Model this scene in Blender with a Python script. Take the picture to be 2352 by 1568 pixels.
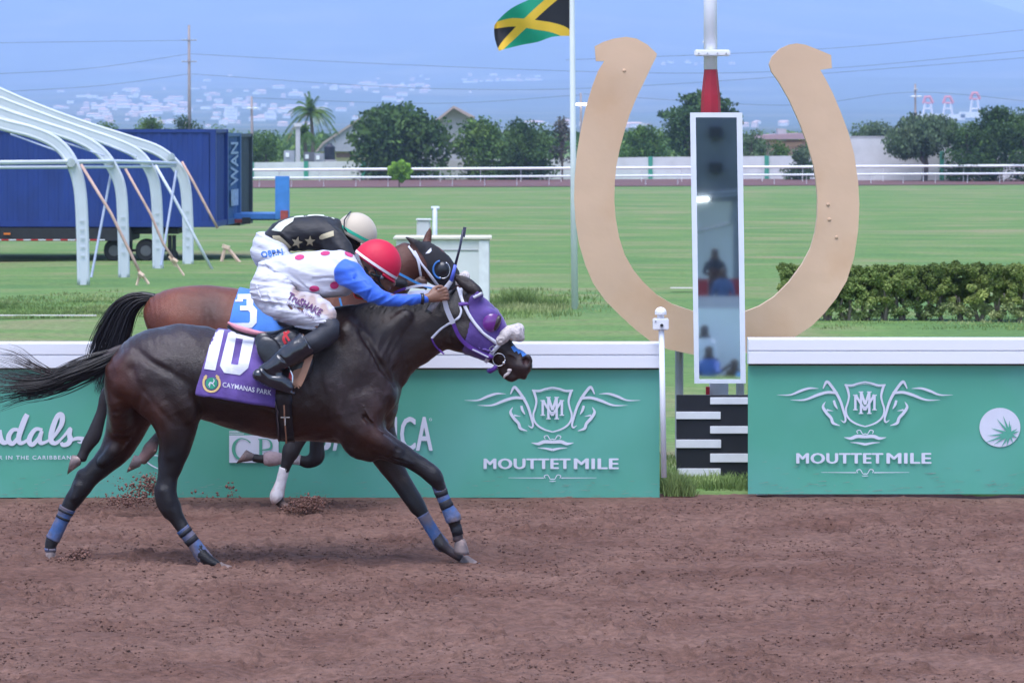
import bpy, bmesh, math, random
import numpy as np
from mathutils import Vector, Matrix, noise as mnoise
from mathutils.bvhtree import BVHTree
from mathutils.geometry import tessellate_polygon

random.seed(7); rng = np.random.default_rng(7)
for o in list(bpy.data.objects): bpy.data.objects.remove(o)
scene = bpy.context.scene
col = scene.collection

# ---------------------------------------------------------------- camera, world, sun, exposure
CAM_H = 2.42; F = 8030.0; CX = 1176.0; HY = 293.0     # picture units: the photograph seen 2352 wide
cam_d = bpy.data.cameras.new('camera'); cam = bpy.data.objects.new('camera', cam_d); col.objects.link(cam)
cam.location = (0, 0, CAM_H); cam.rotation_euler = (math.radians(90), 0, 0)
cam_d.sensor_width = 36.0; cam_d.lens = 36.0 * F / 2352.0
cam_d.shift_y = -(784.0 - HY) / 2352.0
cam_d.clip_start = 0.5; cam_d.clip_end = 30000
cam_d.dof.use_dof = True; cam_d.dof.focus_distance = 19.8; cam_d.dof.aperture_fstop = 12.0
scene.camera = cam
world = bpy.data.worlds.new('World'); scene.world = world; world.use_nodes = True
wn = world.node_tree.nodes; wl = world.node_tree.links
bg = wn['Background']; sky = wn.new('ShaderNodeTexSky'); sky.sky_type = 'NISHITA'; sky.sun_disc = False
SUN_EL = math.radians(70); SUN_ROT = math.radians(198)
sky.sun_elevation = SUN_EL; sky.sun_rotation = SUN_ROT; sky.dust_density = 2.0; sky.air_density = 1.0; sky.ozone_density = 1.5
wl.new(sky.outputs[0], bg.inputs['Color']); bg.inputs['Strength'].default_value = 0.15
sd = bpy.data.lights.new('sun', 'SUN'); sd.energy = 1.7; sd.angle = math.radians(40); sd.color = (0.84, 0.88, 1.0)
so = bpy.data.objects.new('sun', sd); col.objects.link(so)
sv = Vector((math.sin(SUN_ROT) * math.cos(SUN_EL), math.cos(SUN_ROT) * math.cos(SUN_EL), math.sin(SUN_EL)))
so.rotation_euler = sv.to_track_quat('Z', 'Y').to_euler(); so.location = (0, 10, 30)
scene.view_settings.view_transform = 'Standard'; scene.view_settings.look = 'None'
scene.view_settings.exposure = 1.2; scene.view_settings.gamma = 1.0
scene.render.engine = 'CYCLES'
scene.cycles.use_denoising = True
scene.cycles.max_bounces = 6; scene.cycles.transparent_max_bounces = 8
scene.cycles.volume_bounces = 3

# ---------------------------------------------------------------- helpers
def PX(Y): return Y / F                                # metres per picture unit at depth Y
def W(x, y, Y): return Vector(((x - CX) / F * Y, Y, CAM_H - (y - HY) / F * Y))
GP = [(0, 0), (26, 0), (60, -.5), (94, -1.18), (160, -2.0), (330, -2.9), (450, -3.1), (1500, -4), (30000, -6)]
def gz(Y): return float(np.interp(Y, [a for a, b in GP], [b for a, b in GP]))
def ground(x, y):                                       # point of the ground seen at picture position
    lo, hi = 5.0, 1400.0
    for _ in range(50):
        m = (lo + hi) / 2
        if CAM_H - (y - HY) / F * m > gz(m): lo = m
        else: hi = m
    return W(x, y, lo)

def tag(o, label=None, cat=None, group=None, kind=None):
    if label: o['label'] = label
    if cat: o['category'] = cat
    if group: o['group'] = group
    if kind: o['kind'] = kind
    return o
def empty(name, loc=(0, 0, 0), label=None, cat=None, group=None, kind=None):
    o = bpy.data.objects.new(name, None); col.objects.link(o); o.location = loc; o.empty_display_size = .2
    return tag(o, label, cat, group, kind)
def link_mesh(name, me, mat=None, parent=None, smooth=False):
    o = bpy.data.objects.new(name, me); col.objects.link(o)
    if mat: me.materials.append(mat)
    if smooth: me.shade_smooth()
    if parent is not None:
        o.parent = parent; o.location = -wpos(parent)
    return o
def wpos(o):
    p = Vector(o.location)
    while o.parent is not None:
        o = o.parent; p += Vector(o.location)
    return p

class MB:                                               # collects shapes (world coordinates) into one mesh
    def __init__(s): s.v = []; s.f = []
    def add(s, vs, fs):
        n = len(s.v); s.v += [tuple(v) for v in vs]; s.f += [tuple(i + n for i in f) for f in fs]; return s
    def box(s, c, d, rz=0.0, ry=0.0):
        x, y, z = [k / 2 for k in d]
        vs = [Vector((sx * x, sy * y, sz * z)) for sz in (-1, 1) for sy in (-1, 1) for sx in (-1, 1)]
        R = Matrix.Rotation(rz, 3, 'Z') @ Matrix.Rotation(ry, 3, 'Y')
        vs = [R @ v + Vector(c) for v in vs]
        return s.add(vs, [(0, 2, 3, 1), (4, 5, 7, 6), (0, 1, 5, 4), (2, 6, 7, 3), (0, 4, 6, 2), (1, 3, 7, 5)])
    def tube(s, pts, r, n=8, cap=True, flat=1.0):
        pts = [Vector(p) for p in pts]
        if not hasattr(r, '__len__'): r = [r] * len(pts)
        rings = []; up = None
        for i, p in enumerate(pts):
            t = (pts[min(i + 1, len(pts) - 1)] - pts[max(i - 1, 0)])
            if t.length < 1e-9: t = Vector((0, 0, 1))
            t.normalize()
            if up is None:
                up = Vector((0, 1, 0)) if abs(t.y) < .9 else Vector((1, 0, 0))
            a = (up - t * up.dot(t)).normalized(); up = a; b = t.cross(a)
            rings.append([p + (a * math.cos(2 * math.pi * k / n) * flat + b * math.sin(2 * math.pi * k / n)) * r[i] for k in range(n)])
        vs = [v for R in rings for v in R]; fs = []
        for i in range(len(pts) - 1):
            for k in range(n):
                k2 = (k + 1) % n; fs.append((i * n + k, i * n + k2, (i + 1) * n + k2, (i + 1) * n + k))
        if cap:
            fs.append(tuple(range(n))[::-1]); fs.append(tuple((len(pts) - 1) * n + k for k in range(n)))
        return s.add(vs, fs)
    def cone(s, p, q, r0, r1, n=12): return s.tube([p, q], [r0, r1], n)
    def ell(s, c, r, n=16, m=10, R=None, t0=0, t1=math.pi):
        vs = []; fs = []
        for i in range(m + 1):
            th = t0 + (t1 - t0) * i / m
            for k in range(n):
                ph = 2 * math.pi * k / n
                v = Vector((r[0] * math.sin(th) * math.cos(ph), r[1] * math.sin(th) * math.sin(ph), r[2] * math.cos(th)))
                if R: v = R @ v
                vs.append(v + Vector(c))
        for i in range(m):
            for k in range(n):
                k2 = (k + 1) % n; fs.append((i * n + k, (i + 1) * n + k, (i + 1) * n + k2, i * n + k2))
        return s.add(vs, fs)
    def prism(s, poly, d):                              # planar polygon (3D points) extruded by vector d
        poly = [Vector(p) for p in poly]; n = len(poly); d = Vector(d)
        tris = tessellate_polygon([poly])
        s.add(poly, [t for t in tris]); s.add([p + d for p in poly], [tuple(reversed(t)) for t in tris])
        for i in range(n):
            j = (i + 1) % n; s.add([poly[i], poly[j], poly[j] + d, poly[i] + d], [(0, 1, 2, 3)])
        return s
    def build(s, name, mat=None, parent=None, smooth=False, bevel=0, fix=True):
        me = bpy.data.meshes.new(name); me.from_pydata(s.v, [], s.f); me.update()
        if fix:
            bm = bmesh.new(); bm.from_mesh(me); bmesh.ops.recalc_face_normals(bm, faces=bm.faces)
            if bevel:
                bmesh.ops.remove_doubles(bm, verts=bm.verts, dist=1e-5)
                bmesh.ops.bevel(bm, geom=[e for e in bm.edges if len(e.link_faces) == 2 and e.calc_face_angle(0) > .6], offset=bevel, segments=2, affect='EDGES', clamp_overlap=True)
            bm.to_mesh(me); bm.free()
        return link_mesh(name, me, mat, parent, smooth)

def nodes(name):
    m = bpy.data.materials.new(name); m.use_nodes = True
    return m, m.node_tree.nodes, m.node_tree.links, m.node_tree.nodes['Principled BSDF']
def mat(name, c, rough=.6, var=.15, scale=8, bump=0.0, bscale=60, metal=0.0, spec=.5, attr=None, stretch=None, c2=None, c2scale=3, c2lo=.5, c2hi=.6, trans=0, coat=0, bdist=.01, sheen=0):
    m, N, L, P = nodes(name)
    tc = N.new('ShaderNodeTexCoord'); src = tc.outputs['Object']
    if stretch:
        mp = N.new('ShaderNodeMapping'); mp.inputs['Scale'].default_value = stretch; L.new(src, mp.inputs[0]); src = mp.outputs[0]
    P.inputs['Roughness'].default_value = rough; P.inputs['Metallic'].default_value = metal
    P.inputs['Specular IOR Level'].default_value = spec
    if coat: P.inputs['Coat Weight'].default_value = coat; P.inputs['Coat Roughness'].default_value = .15
    if sheen: P.inputs['Sheen Weight'].default_value = sheen
    if attr:
        a = N.new('ShaderNodeVertexColor'); a.layer_name = attr; base = a.outputs[0]
    else:
        r = N.new('ShaderNodeRGB'); r.outputs[0].default_value = (*c, 1); base = r.outputs[0]
    if c2:
        n2 = N.new('ShaderNodeTexNoise'); n2.inputs['Scale'].default_value = c2scale; n2.inputs['Detail'].default_value = 5; L.new(src, n2.inputs[0])
        mr = N.new('ShaderNodeMapRange'); mr.inputs[1].default_value = c2lo; mr.inputs[2].default_value = c2hi; L.new(n2.outputs[0], mr.inputs[0])
        mx = N.new('ShaderNodeMix'); mx.data_type = 'RGBA'; L.new(mr.outputs[0], mx.inputs['Factor']); L.new(base, mx.inputs['A']); mx.inputs['B'].default_value = (*c2, 1); base = mx.outputs['Result']
    if var:
        n = N.new('ShaderNodeTexNoise'); n.inputs['Scale'].default_value = scale; n.inputs['Detail'].default_value = 6; L.new(src, n.inputs[0])
        mr = N.new('ShaderNodeMapRange'); mr.inputs[1].default_value = .3; mr.inputs[2].default_value = .7; mr.inputs[3].default_value = 1 - var; mr.inputs[4].default_value = 1 + var
        L.new(n.outputs[0], mr.inputs[0])
        hs = N.new('ShaderNodeHueSaturation'); L.new(mr.outputs[0], hs.inputs['Value']); L.new(base, hs.inputs['Color']); base = hs.outputs[0]
    L.new(base, P.inputs['Base Color'])
    if bump:
        n = N.new('ShaderNodeTexNoise'); n.inputs['Scale'].default_value = bscale; n.inputs['Detail'].default_value = 4; L.new(src, n.inputs[0])
        b = N.new('ShaderNodeBump'); b.inputs['Strength'].default_value = bump; b.inputs['Distance'].default_value = bdist; L.new(n.outputs[0], b.inputs['Height']); L.new(b.outputs[0], P.inputs['Normal'])
    if trans:
        t = N.new('ShaderNodeBsdfTranslucent'); L.new(base, t.inputs[0]); ms = N.new('ShaderNodeMixShader'); ms.inputs[0].default_value = trans
        L.new(P.outputs[0], ms.inputs[1]); L.new(t.outputs[0], ms.inputs[2]); L.new(ms.outputs[0], N['Material Output'].inputs[0])
    return m

def catmull(P, sub):                                    # rows of numbers, smooth interpolation
    P = np.array(P, float); n = len(P)
    if n < 3 or sub < 2:
        return P
    out = []
    for i in range(n - 1):
        p0 = P[max(i - 1, 0)]; p1 = P[i]; p2 = P[i + 1]; p3 = P[min(i + 2, n - 1)]
        for k in range(sub):
            t = k / sub
            out.append(.5 * ((2 * p1) + (p2 - p0) * t + (2 * p0 - 5 * p1 + 4 * p2 - p3) * t * t + (3 * p1 - p0 - 3 * p2 + p3) * t ** 3))
    out.append(P[-1]); return np.array(out)

# ---- implicit surfaces: smooth union of tapered elliptical tubes, meshed by surface nets
class Field:
    def __init__(s, lo, hi, h):
        s.lo = np.array(lo, float); s.h = h
        s.n = np.ceil((np.array(hi) - s.lo) / h).astype(int) + 1
        s.f = np.full(s.n, 1.0, np.float32)
    def grids(s, a, b):
        i0 = np.clip(np.floor((a - s.lo) / s.h).astype(int), 0, s.n - 1); i1 = np.clip(np.ceil((b - s.lo) / s.h).astype(int) + 1, 1, s.n)
        ax = [(s.lo[k] + s.h * np.arange(i0[k], i1[k])).astype(np.float32) for k in range(3)]
        return tuple(slice(i0[k], i1[k]) for k in range(3)), ax
    def chain(s, st, k=.03, cap=1.0, sub=4, op='add'):  # st rows: X, Y, Z, a (in picture plane), b (lateral)
        st = catmull(st, sub)
        R = max(st[:, 3].max(), st[:, 4].max()) + max(k, .02) + 2 * s.h
        a = st[:, :3].min(0) - R; b = st[:, :3].max(0) + R
        sl, ax = s.grids(a, b)
        shp = tuple(len(q) for q in ax)
        if 0 in shp: return s
        g = np.full(shp, 1.0, np.float32)
        for i in range(len(st) - 1):
            p, q = st[i], st[i + 1]
            Rr = max(p[3], q[3], p[4], q[4]) + max(k, .02) + 2 * s.h
            la = np.minimum(p[:3], q[:3]) - Rr; lb = np.maximum(p[:3], q[:3]) + Rr
            ii = [(int(np.searchsorted(ax[d], la[d])), int(np.searchsorted(ax[d], lb[d]))) for d in range(3)]
            ls = tuple(slice(u, v) for u, v in ii)
            X = ax[0][ls[0]][:, None, None]; Y = ax[1][ls[1]][None, :, None]; Z = ax[2][ls[2]][None, None, :]
            if X.size * Y.size * Z.size == 0: continue
            d = q[:3] - p[:3]; L2 = max(float(d @ d), 1e-12); L = math.sqrt(L2)
            t = ((X - p[0]) * d[0] + (Y - p[1]) * d[1] + (Z - p[2]) * d[2]) / L2
            tc = np.clip(t, 0, 1)
            A = p[3] + (q[3] - p[3]) * tc; B = p[4] + (q[4] - p[4]) * tc
            dx = X - (p[0] + d[0] * tc); dy = Y - (p[1] + d[1] * tc); dz = Z - (p[2] + d[2] * tc)
            over = (t - tc) * L
            qn = (dx * dx + dz * dz) / (A * A) + dy * dy / (B * B)
            if cap != 1.0: qn = qn + over * over / (A * A) * (1 / (cap * cap) - 1)
            fv = (np.sqrt(qn) - 1) * np.minimum(A, B)
            g[ls] = np.minimum(g[ls], fv)
        f = s.f[sl]
        if op == 'add':
            if k > 0:
                hh = np.maximum(k - np.abs(f - g), 0) / k; s.f[sl] = np.minimum(f, g) - hh * hh * k * .25
            else: s.f[sl] = np.minimum(f, g)
        else:
            g = -g; hh = np.maximum(k - np.abs(f - g), 0) / k; s.f[sl] = np.maximum(f, g) + hh * hh * k * .25
        return s
    def ell(s, c, r, k=.02, op='add', yaw=0.0):         # axis-aligned ellipsoid (turned in the picture plane by yaw)
        c = np.array(c); R = max(r) + max(k, .02) + 2 * s.h
        sl, ax = s.grids(c - R, c + R)
        X = ax[0][:, None, None] - c[0]; Y = ax[1][None, :, None] - c[1]; Z = ax[2][None, None, :] - c[2]
        ca, sa = math.cos(yaw), math.sin(yaw); U = X * ca + Z * sa; V = -X * sa + Z * ca
        g = (np.sqrt((U / r[0]) ** 2 + (Y / r[1]) ** 2 + (V / r[2]) ** 2) - 1) * min(r); f = s.f[sl]
        if op == 'add': hh = np.maximum(k - np.abs(f - g), 0) / k; s.f[sl] = np.minimum(f, g) - hh * hh * k * .25
        else:
            g = -g; hh = np.maximum(k - np.abs(f - g), 0) / k; s.f[sl] = np.maximum(f, g) + hh * hh * k * .25
        return s
    def mesh(s, name, smooth=1):
        f = s.f; nx, ny, nz = f.shape; ins = f < 0
        c = np.zeros((nx - 1, ny - 1, nz - 1), np.int8)
        for i in (0, 1):
            for j in (0, 1):
                for k in (0, 1): c += ins[i:nx - 1 + i, j:ny - 1 + j, k:nz - 1 + k]
        act = np.argwhere((c > 0) & (c < 8)); idx = np.full(c.shape, -1, np.int32); idx[tuple(act.T)] = np.arange(len(act))
        acc = np.zeros((len(act), 3)); cnt = np.zeros(len(act))
        cor = [(i, j, k) for i in (0, 1) for j in (0, 1) for k in (0, 1)]
        val = {o: f[act[:, 0] + o[0], act[:, 1] + o[1], act[:, 2] + o[2]].astype(float) for o in cor}
        for o in cor:
            for d in range(3):
                if o[d] == 0:
                    o2 = tuple(o[e] + (1 if e == d else 0) for e in range(3)); a, b = val[o], val[o2]; m = (a < 0) != (b < 0)
                    t = a[m] / (a[m] - b[m]); pt = np.tile(np.array(o, float), (m.sum(), 1)); pt[:, d] += t; acc[m] += pt; cnt[m] += 1
        V = (act + acc / cnt[:, None]) * s.h + s.lo
        faces = []
        for d in range(3):
            e1, e2 = [(1, 2), (2, 0), (0, 1)][d]
            a = ins.take(range(f.shape[d] - 1), d); b = ins.take(range(1, f.shape[d]), d); ch = np.argwhere(a != b)
            ok = (ch[:, e1] > 0) & (ch[:, e2] > 0) & (ch[:, e1] < f.shape[e1] - 1) & (ch[:, e2] < f.shape[e2] - 1); ch = ch[ok]
            fl = a[tuple(ch.T)]
            def cell(u, v):
                q = ch.copy(); q[:, e1] -= u; q[:, e2] -= v; return idx[tuple(q.T)]
            Q = np.stack([cell(1, 1), cell(0, 1), cell(0, 0), cell(1, 0)], 1); Q[~fl] = Q[~fl][:, ::-1]; faces.append(Q)
        Fc = np.concatenate(faces); Fc = Fc[(Fc >= 0).all(1)]
        E = np.concatenate([Fc[:, [0, 1]], Fc[:, [1, 2]], Fc[:, [2, 3]], Fc[:, [3, 0]]])
        for lam in [.5, -.45] * smooth:                  # even out the grid steps without shrinking
            S = np.zeros_like(V); n = np.zeros(len(V)); np.add.at(S, E[:, 0], V[E[:, 1]]); np.add.at(S, E[:, 1], V[E[:, 0]]); np.add.at(n, E[:, 0], 1); np.add.at(n, E[:, 1], 1)
            V = V + lam * (S / np.maximum(n, 1)[:, None] - V)
        me = bpy.data.meshes.new(name); me.vertices.add(len(V)); me.vertices.foreach_set('co', V.astype(np.float32).ravel())
        me.loops.add(Fc.size); me.loops.foreach_set('vertex_index', Fc.ravel().astype(np.int32))
        me.polygons.add(len(Fc)); me.polygons.foreach_set('loop_start', (np.arange(len(Fc)) * 4).astype(np.int32))
        me.update(calc_edges=True); me.validate(); me.shade_smooth()
        return me, V
def paint(me, cols, name='Col'):
    a = me.color_attributes.new(name, 'FLOAT_COLOR', 'POINT')
    c = np.ones((len(me.vertices), 4), np.float32); c[:, :3] = cols[:len(me.vertices)]; a.data.foreach_set('color', c.ravel())
def coords(me):
    V = np.zeros(len(me.vertices) * 3, np.float32); me.vertices.foreach_get('co', V); return V.reshape(-1, 3)
def pix(V, ref=None):                                   # picture position of points
    Y = V[:, 1]; return (V[:, 0] / Y * F + CX), (HY + (CAM_H - V[:, 2]) / Y * F)
def bvh(me):
    me.calc_loop_triangles()
    V = coords(me); return BVHTree.FromPolygons([tuple(v) for v in V.tolist()], [tuple(p.vertices) for p in me.polygons])

# ---- flat lettering and marks, drawn in picture units and laid on a surface
_tc = {}
def text_poly(body, bold=0.0, shear=0.0, spacing=1.0):
    cu = bpy.data.curves.new('t', 'FONT'); cu.body = body; cu.size = 1; cu.offset = bold; cu.shear = shear; cu.space_character = spacing; cu.resolution_u = 3
    o = bpy.data.objects.new('t', cu); col.objects.link(o); dg = bpy.context.evaluated_depsgraph_get(); me = bpy.data.meshes.new_from_object(o.evaluated_get(dg))
    bpy.data.objects.remove(o); V = coords(me)[:, :2].copy(); fs = [tuple(p.vertices) for p in me.polygons]; bpy.data.meshes.remove(me)
    return V, fs
def text2d(body, x0, y0, x1, y1, bold=0.0, shear=0.0, spacing=1.0, quad=None):
    """fits the text in a box (or in quad = tl, tr, br, bl) in picture units, y down"""
    V, fs = text_poly(body, bold, shear, spacing); lo = V.min(0); hi = V.max(0); U = (V - lo) / (hi - lo)
    if quad is None: quad = [(x0, y0), (x1, y0), (x1, y1), (x0, y1)]
    q = np.array(quad, float); u = U[:, :1]; v = 1 - U[:, 1:]
    P = (q[0] * (1 - u) + q[1] * u) * (1 - v) + (q[3] * (1 - u) + q[2] * u) * v
    return P, fs
def text_bold(body, x0, y0, x1, y1, d=.6, spacing=1.0):   # heavier lettering from layers a hair apart
    return [text2d(body, x0 + a, y0 + b, x1 + a, y1 + b, 0, 0, spacing) for a, b in ((-d, 0), (0, -d * .3), (0, d * .3), (d, 0))]
def stroke2d(pts, w, sub=6):
    """variable width brush stroke: pts [(x,y)], w width or list"""
    if not hasattr(w, '__len__'): w = [w] * len(pts)
    S = catmull([(p[0], p[1], ww) for p, ww in zip(pts, w)], sub if len(pts) > 2 else 1)
    out = []; fs = []
    for i in range(len(S)):
        t = S[min(i + 1, len(S) - 1), :2] - S[max(i - 1, 0), :2]; t = t / (np.linalg.norm(t) + 1e-9); n = np.array([-t[1], t[0]])
        out += [S[i, :2] + n * S[i, 2] / 2, S[i, :2] - n * S[i, 2] / 2]
        if i: fs.append((2 * i - 2, 2 * i - 1, 2 * i + 1, 2 * i))
    return np.array(out), fs
def poly2d(loops):
    L3 = [[Vector((x, y, 0)) for x, y in lp] for lp in loops]
    return np.array([p for lp in loops for p in lp], float), [tuple(t) for t in tessellate_polygon(L3)]
def disc2d(cx, cy, rx, ry=None, n=28, r_in=0):
    ry = ry or rx; o = [(cx + rx * math.cos(2 * math.pi * k / n), cy + ry * math.sin(2 * math.pi * k / n)) for k in range(n)]
    if not r_in: return poly2d([o])
    i = [(cx + r_in * math.cos(2 * math.pi * k / n), cy + r_in * ry / rx * math.sin(2 * math.pi * k / n)) for k in range(n)]
    P = np.array(o + i); return P, [(k, (k + 1) % n, n + (k + 1) % n, n + k) for k in range(n)]
def densify(P, fs, maxe):
    bm = bmesh.new(); vs = [bm.verts.new((p[0], p[1], 0)) for p in P]
    for f in fs:
        try: bm.faces.new([vs[i] for i in f])
        except ValueError: pass
    bmesh.ops.triangulate(bm, faces=bm.faces)
    for _ in range(5):
        es = [e for e in bm.edges if e.calc_length() > maxe]
        if not es: break
        bmesh.ops.subdivide_edges(bm, edges=es, cuts=1); bmesh.ops.triangulate(bm, faces=bm.faces)
    bm.verts.index_update(); P2 = np.array([v.co[:2] for v in bm.verts]); f2 = [tuple(v.index for v in f.verts) for f in bm.faces]; bm.free(); return P2, f2
def lay_flat(name, shapes, Y, mt, parent, lift=.003, step=.00012):
    """marks on a flat board facing the camera at depth Y"""
    m = MB()
    for i, (P, fs) in enumerate(shapes):
        yy = Y - lift - step * i; m.add([W(p[0], p[1], Y) + Vector((0, yy - Y - .000012 * j, 0)) for j, p in enumerate(P)], fs)
    return m.build(name, mt, parent, fix=False)
def lay_on(name, shapes, tree, mt, parent, lift=.004, maxe=7, Yg=20.0, step=.0005):
    """marks laid on a curved surface by looking up where each point meets it"""
    m = MB()
    for i, (P, fs) in enumerate(shapes):
        P, fs = densify(P, fs, maxe); vs = []; bad = set()
        for j, p in enumerate(P):
            o = Vector((0, 0, CAM_H)); d = (W(p[0], p[1], Yg) - o).normalized(); h = tree.ray_cast(o, d)
            if h[0] is None: bad.add(j); vs.append(W(p[0], p[1], Yg))
            else:
                n = h[1]; n = n if n.dot(d) < 0 else -n
                vs.append(h[0] + (n * .35 - d * .65) * (lift + i * step))
        m.add(vs, [f for f in fs if not any(k in bad for k in f)])
    return m.build(name, mt, parent, fix=False)
def ribbon_on(m, pts, w, tree, Yg=20.0, lift=.005, sub=6, thick=.003, both=None):
    """strap of width w (picture units) following pts, resting on the surface; both = plane depth to repeat it on the far side"""
    S = catmull([(p[0], p[1]) for p in pts], sub if len(pts) > 2 else 8)
    if len(pts) == 2: S = np.array([np.array(pts[0]) * (1 - t) + np.array(pts[1]) * t for t in np.linspace(0, 1, 9)], float)
    for side in ((-1,) if both is None else (-1, 1)):
        rows = []
        for i in range(len(S)):
            t = S[min(i + 1, len(S) - 1)] - S[max(i - 1, 0)]; t = t / (np.linalg.norm(t) + 1e-9); n = np.array([-t[1], t[0]])
            row = []
            for e in (-.5, 0, .5):
                q = S[i] + n * e * w
                if side < 0: o = Vector((0, 0, CAM_H)); d = (W(q[0], q[1], Yg) - o).normalized()
                else: o = W(q[0], q[1], both) + Vector((0, 3, 0)); d = Vector((0, -1, 0))
                h = tree.ray_cast(o, d)
                if h[0] is None: row.append(None); continue
                nn = h[1]; nn = nn if nn.dot(d) < 0 else -nn
                row.append((h[0] + nn * lift, nn))
            ok = [r for r in row if r]
            if not ok: continue
            row = [r or ok[0] for r in row]; rows.append(row)
        for i in range(len(rows) - 1):
            a, b = rows[i], rows[i + 1]
            if (a[1][0] - b[1][0]).length > .12: continue
            vs = [a[0][0], a[1][0], a[2][0], b[0][0], b[1][0], b[2][0]]
            vs += [p - a[1][1] * thick * 1.5 for p in vs]
            m.add(vs, [(0, 1, 4, 3), (1, 2, 5, 4), (0, 3, 9, 6), (2, 8, 11, 5)])
    return m

# ---------------------------------------------------------------- the ground
def vnoise(X, Y, seed):
    r = np.random.default_rng(seed); T = r.random((256, 256)); xi = np.floor(X).astype(int); yi = np.floor(Y).astype(int)
    fx = X - xi; fy = Y - yi; fx = fx * fx * (3 - 2 * fx); fy = fy * fy * (3 - 2 * fy)
    a = T[xi % 256, yi % 256]; b = T[(xi + 1) % 256, yi % 256]; c = T[xi % 256, (yi + 1) % 256]; d = T[(xi + 1) % 256, (yi + 1) % 256]
    return (a * (1 - fx) + b * fx) * (1 - fy) + (c * (1 - fx) + d * fx) * fy - .5
def grid_mesh(name, P, m, kind='structure', smooth=True, parent=None):
    a, b = P.shape[:2]; idx = np.arange(a * b).reshape(a, b)
    Q = np.stack([idx[:-1, :-1], idx[1:, :-1], idx[1:, 1:], idx[:-1, 1:]], -1).reshape(-1, 4)
    me = bpy.data.meshes.new(name); me.vertices.add(a * b); me.vertices.foreach_set('co', P.astype(np.float32).ravel())
    me.loops.add(Q.size); me.loops.foreach_set('vertex_index', Q.ravel().astype(np.int32)); me.polygons.add(len(Q)); me.polygons.foreach_set('loop_start', (np.arange(len(Q)) * 4).astype(np.int32))
    me.update(calc_edges=True); o = link_mesh(name, me, m, parent, smooth)
    if me.polygons[0].normal.z < 0: me.flip_normals()
    if kind: o['kind'] = kind
    return o
def grass_mat():
    m, N, L, P = nodes('grass_ground')
    tc = N.new('ShaderNodeTexCoord'); mp = N.new('ShaderNodeMapping'); mp.inputs['Scale'].default_value = (.19, .3, 1); L.new(tc.outputs['Object'], mp.inputs[0])
    n1 = N.new('ShaderNodeTexNoise'); n1.inputs['Scale'].default_value = 1.0; n1.inputs['Detail'].default_value = 9; n1.inputs['Roughness'].default_value = .62; L.new(mp.outputs[0], n1.inputs[0])
    r1 = N.new('ShaderNodeValToRGB'); r1.color_ramp.elements[0].position = .35; r1.color_ramp.elements[0].color = (.088, .172, .050, 1); r1.color_ramp.elements[1].position = .68; r1.color_ramp.elements[1].color = (.24, .205, .11, 1)
    e = r1.color_ramp.elements.new(.52); e.color = (.120, .205, .055, 1)
    L.new(n1.outputs[0], r1.inputs[0])
    n2 = N.new('ShaderNodeTexNoise'); n2.inputs['Scale'].default_value = 9; n2.inputs['Detail'].default_value = 8; n2.inputs['Roughness'].default_value = .7; L.new(tc.outputs['Object'], n2.inputs[0])
    mr = N.new('ShaderNodeMapRange'); mr.inputs[1].default_value = .25; mr.inputs[2].default_value = .75; mr.inputs[3].default_value = .55; mr.inputs[4].default_value = 1.45; L.new(n2.outputs[0], mr.inputs[0])
    mp4 = N.new('ShaderNodeMapping'); mp4.inputs['Scale'].default_value = (.05, .09, 1); L.new(tc.outputs['Object'], mp4.inputs[0]); n4 = N.new('ShaderNodeTexNoise'); n4.inputs['Scale'].default_value = 1; n4.inputs['Detail'].default_value = 9; n4.inputs['Roughness'].default_value = .7; n4.inputs['Distortion'].default_value = .6; L.new(mp4.outputs[0], n4.inputs[0])
    m4 = N.new('ShaderNodeMapRange'); m4.inputs[1].default_value = .52; m4.inputs[2].default_value = .68; m4.inputs[4].default_value = .75; L.new(n4.outputs[0], m4.inputs[0]); x4 = N.new('ShaderNodeMix'); x4.data_type = 'RGBA'; L.new(m4.outputs[0], x4.inputs['Factor']); L.new(r1.outputs[0], x4.inputs['A']); x4.inputs['B'].default_value = (.25, .22, .12, 1)
    hs = N.new('ShaderNodeHueSaturation'); L.new(x4.outputs['Result'], hs.inputs['Color']); L.new(mr.outputs[0], hs.inputs['Value']); L.new(hs.outputs[0], P.inputs['Base Color'])
    b = N.new('ShaderNodeBump'); b.inputs['Strength'].default_value = .5; b.inputs['Distance'].default_value = .05; L.new(n2.outputs[0], b.inputs['Height']); L.new(b.outputs[0], P.inputs['Normal'])
    P.inputs['Roughness'].default_value = .9; P.inputs['Specular IOR Level'].default_value = .2
    return m
M_grass = grass_mat()
ys = np.unique(np.concatenate([np.array([-300, -60, -10, 0, 10, 20, 23.0, 23.22, 23.6, 24.5, 26]), np.linspace(28, 110, 42), np.geomspace(115, 1500, 30), [2500, 6000, 12000, 28000]]))
us = np.linspace(-1, 1, 61); us = np.sign(us) * np.abs(us) ** 1.5
G = np.zeros((len(ys), len(us), 3))
for i, Y in enumerate(ys):
    w = 60 + abs(Y) * 1.2
    G[i, :, 0] = us * w; G[i, :, 1] = Y; G[i, :, 2] = gz(Y) - (0.09 if Y < 23.1 else 0.0)
G[:, :, 2] += np.where((G[:, :, 1] > 25) & (G[:, :, 1] < 200), vnoise(G[:, :, 0] * .2 + 40, G[:, :, 1] * .3, 3) * .10, 0)
grid_mesh('ground', G, M_grass)

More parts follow.
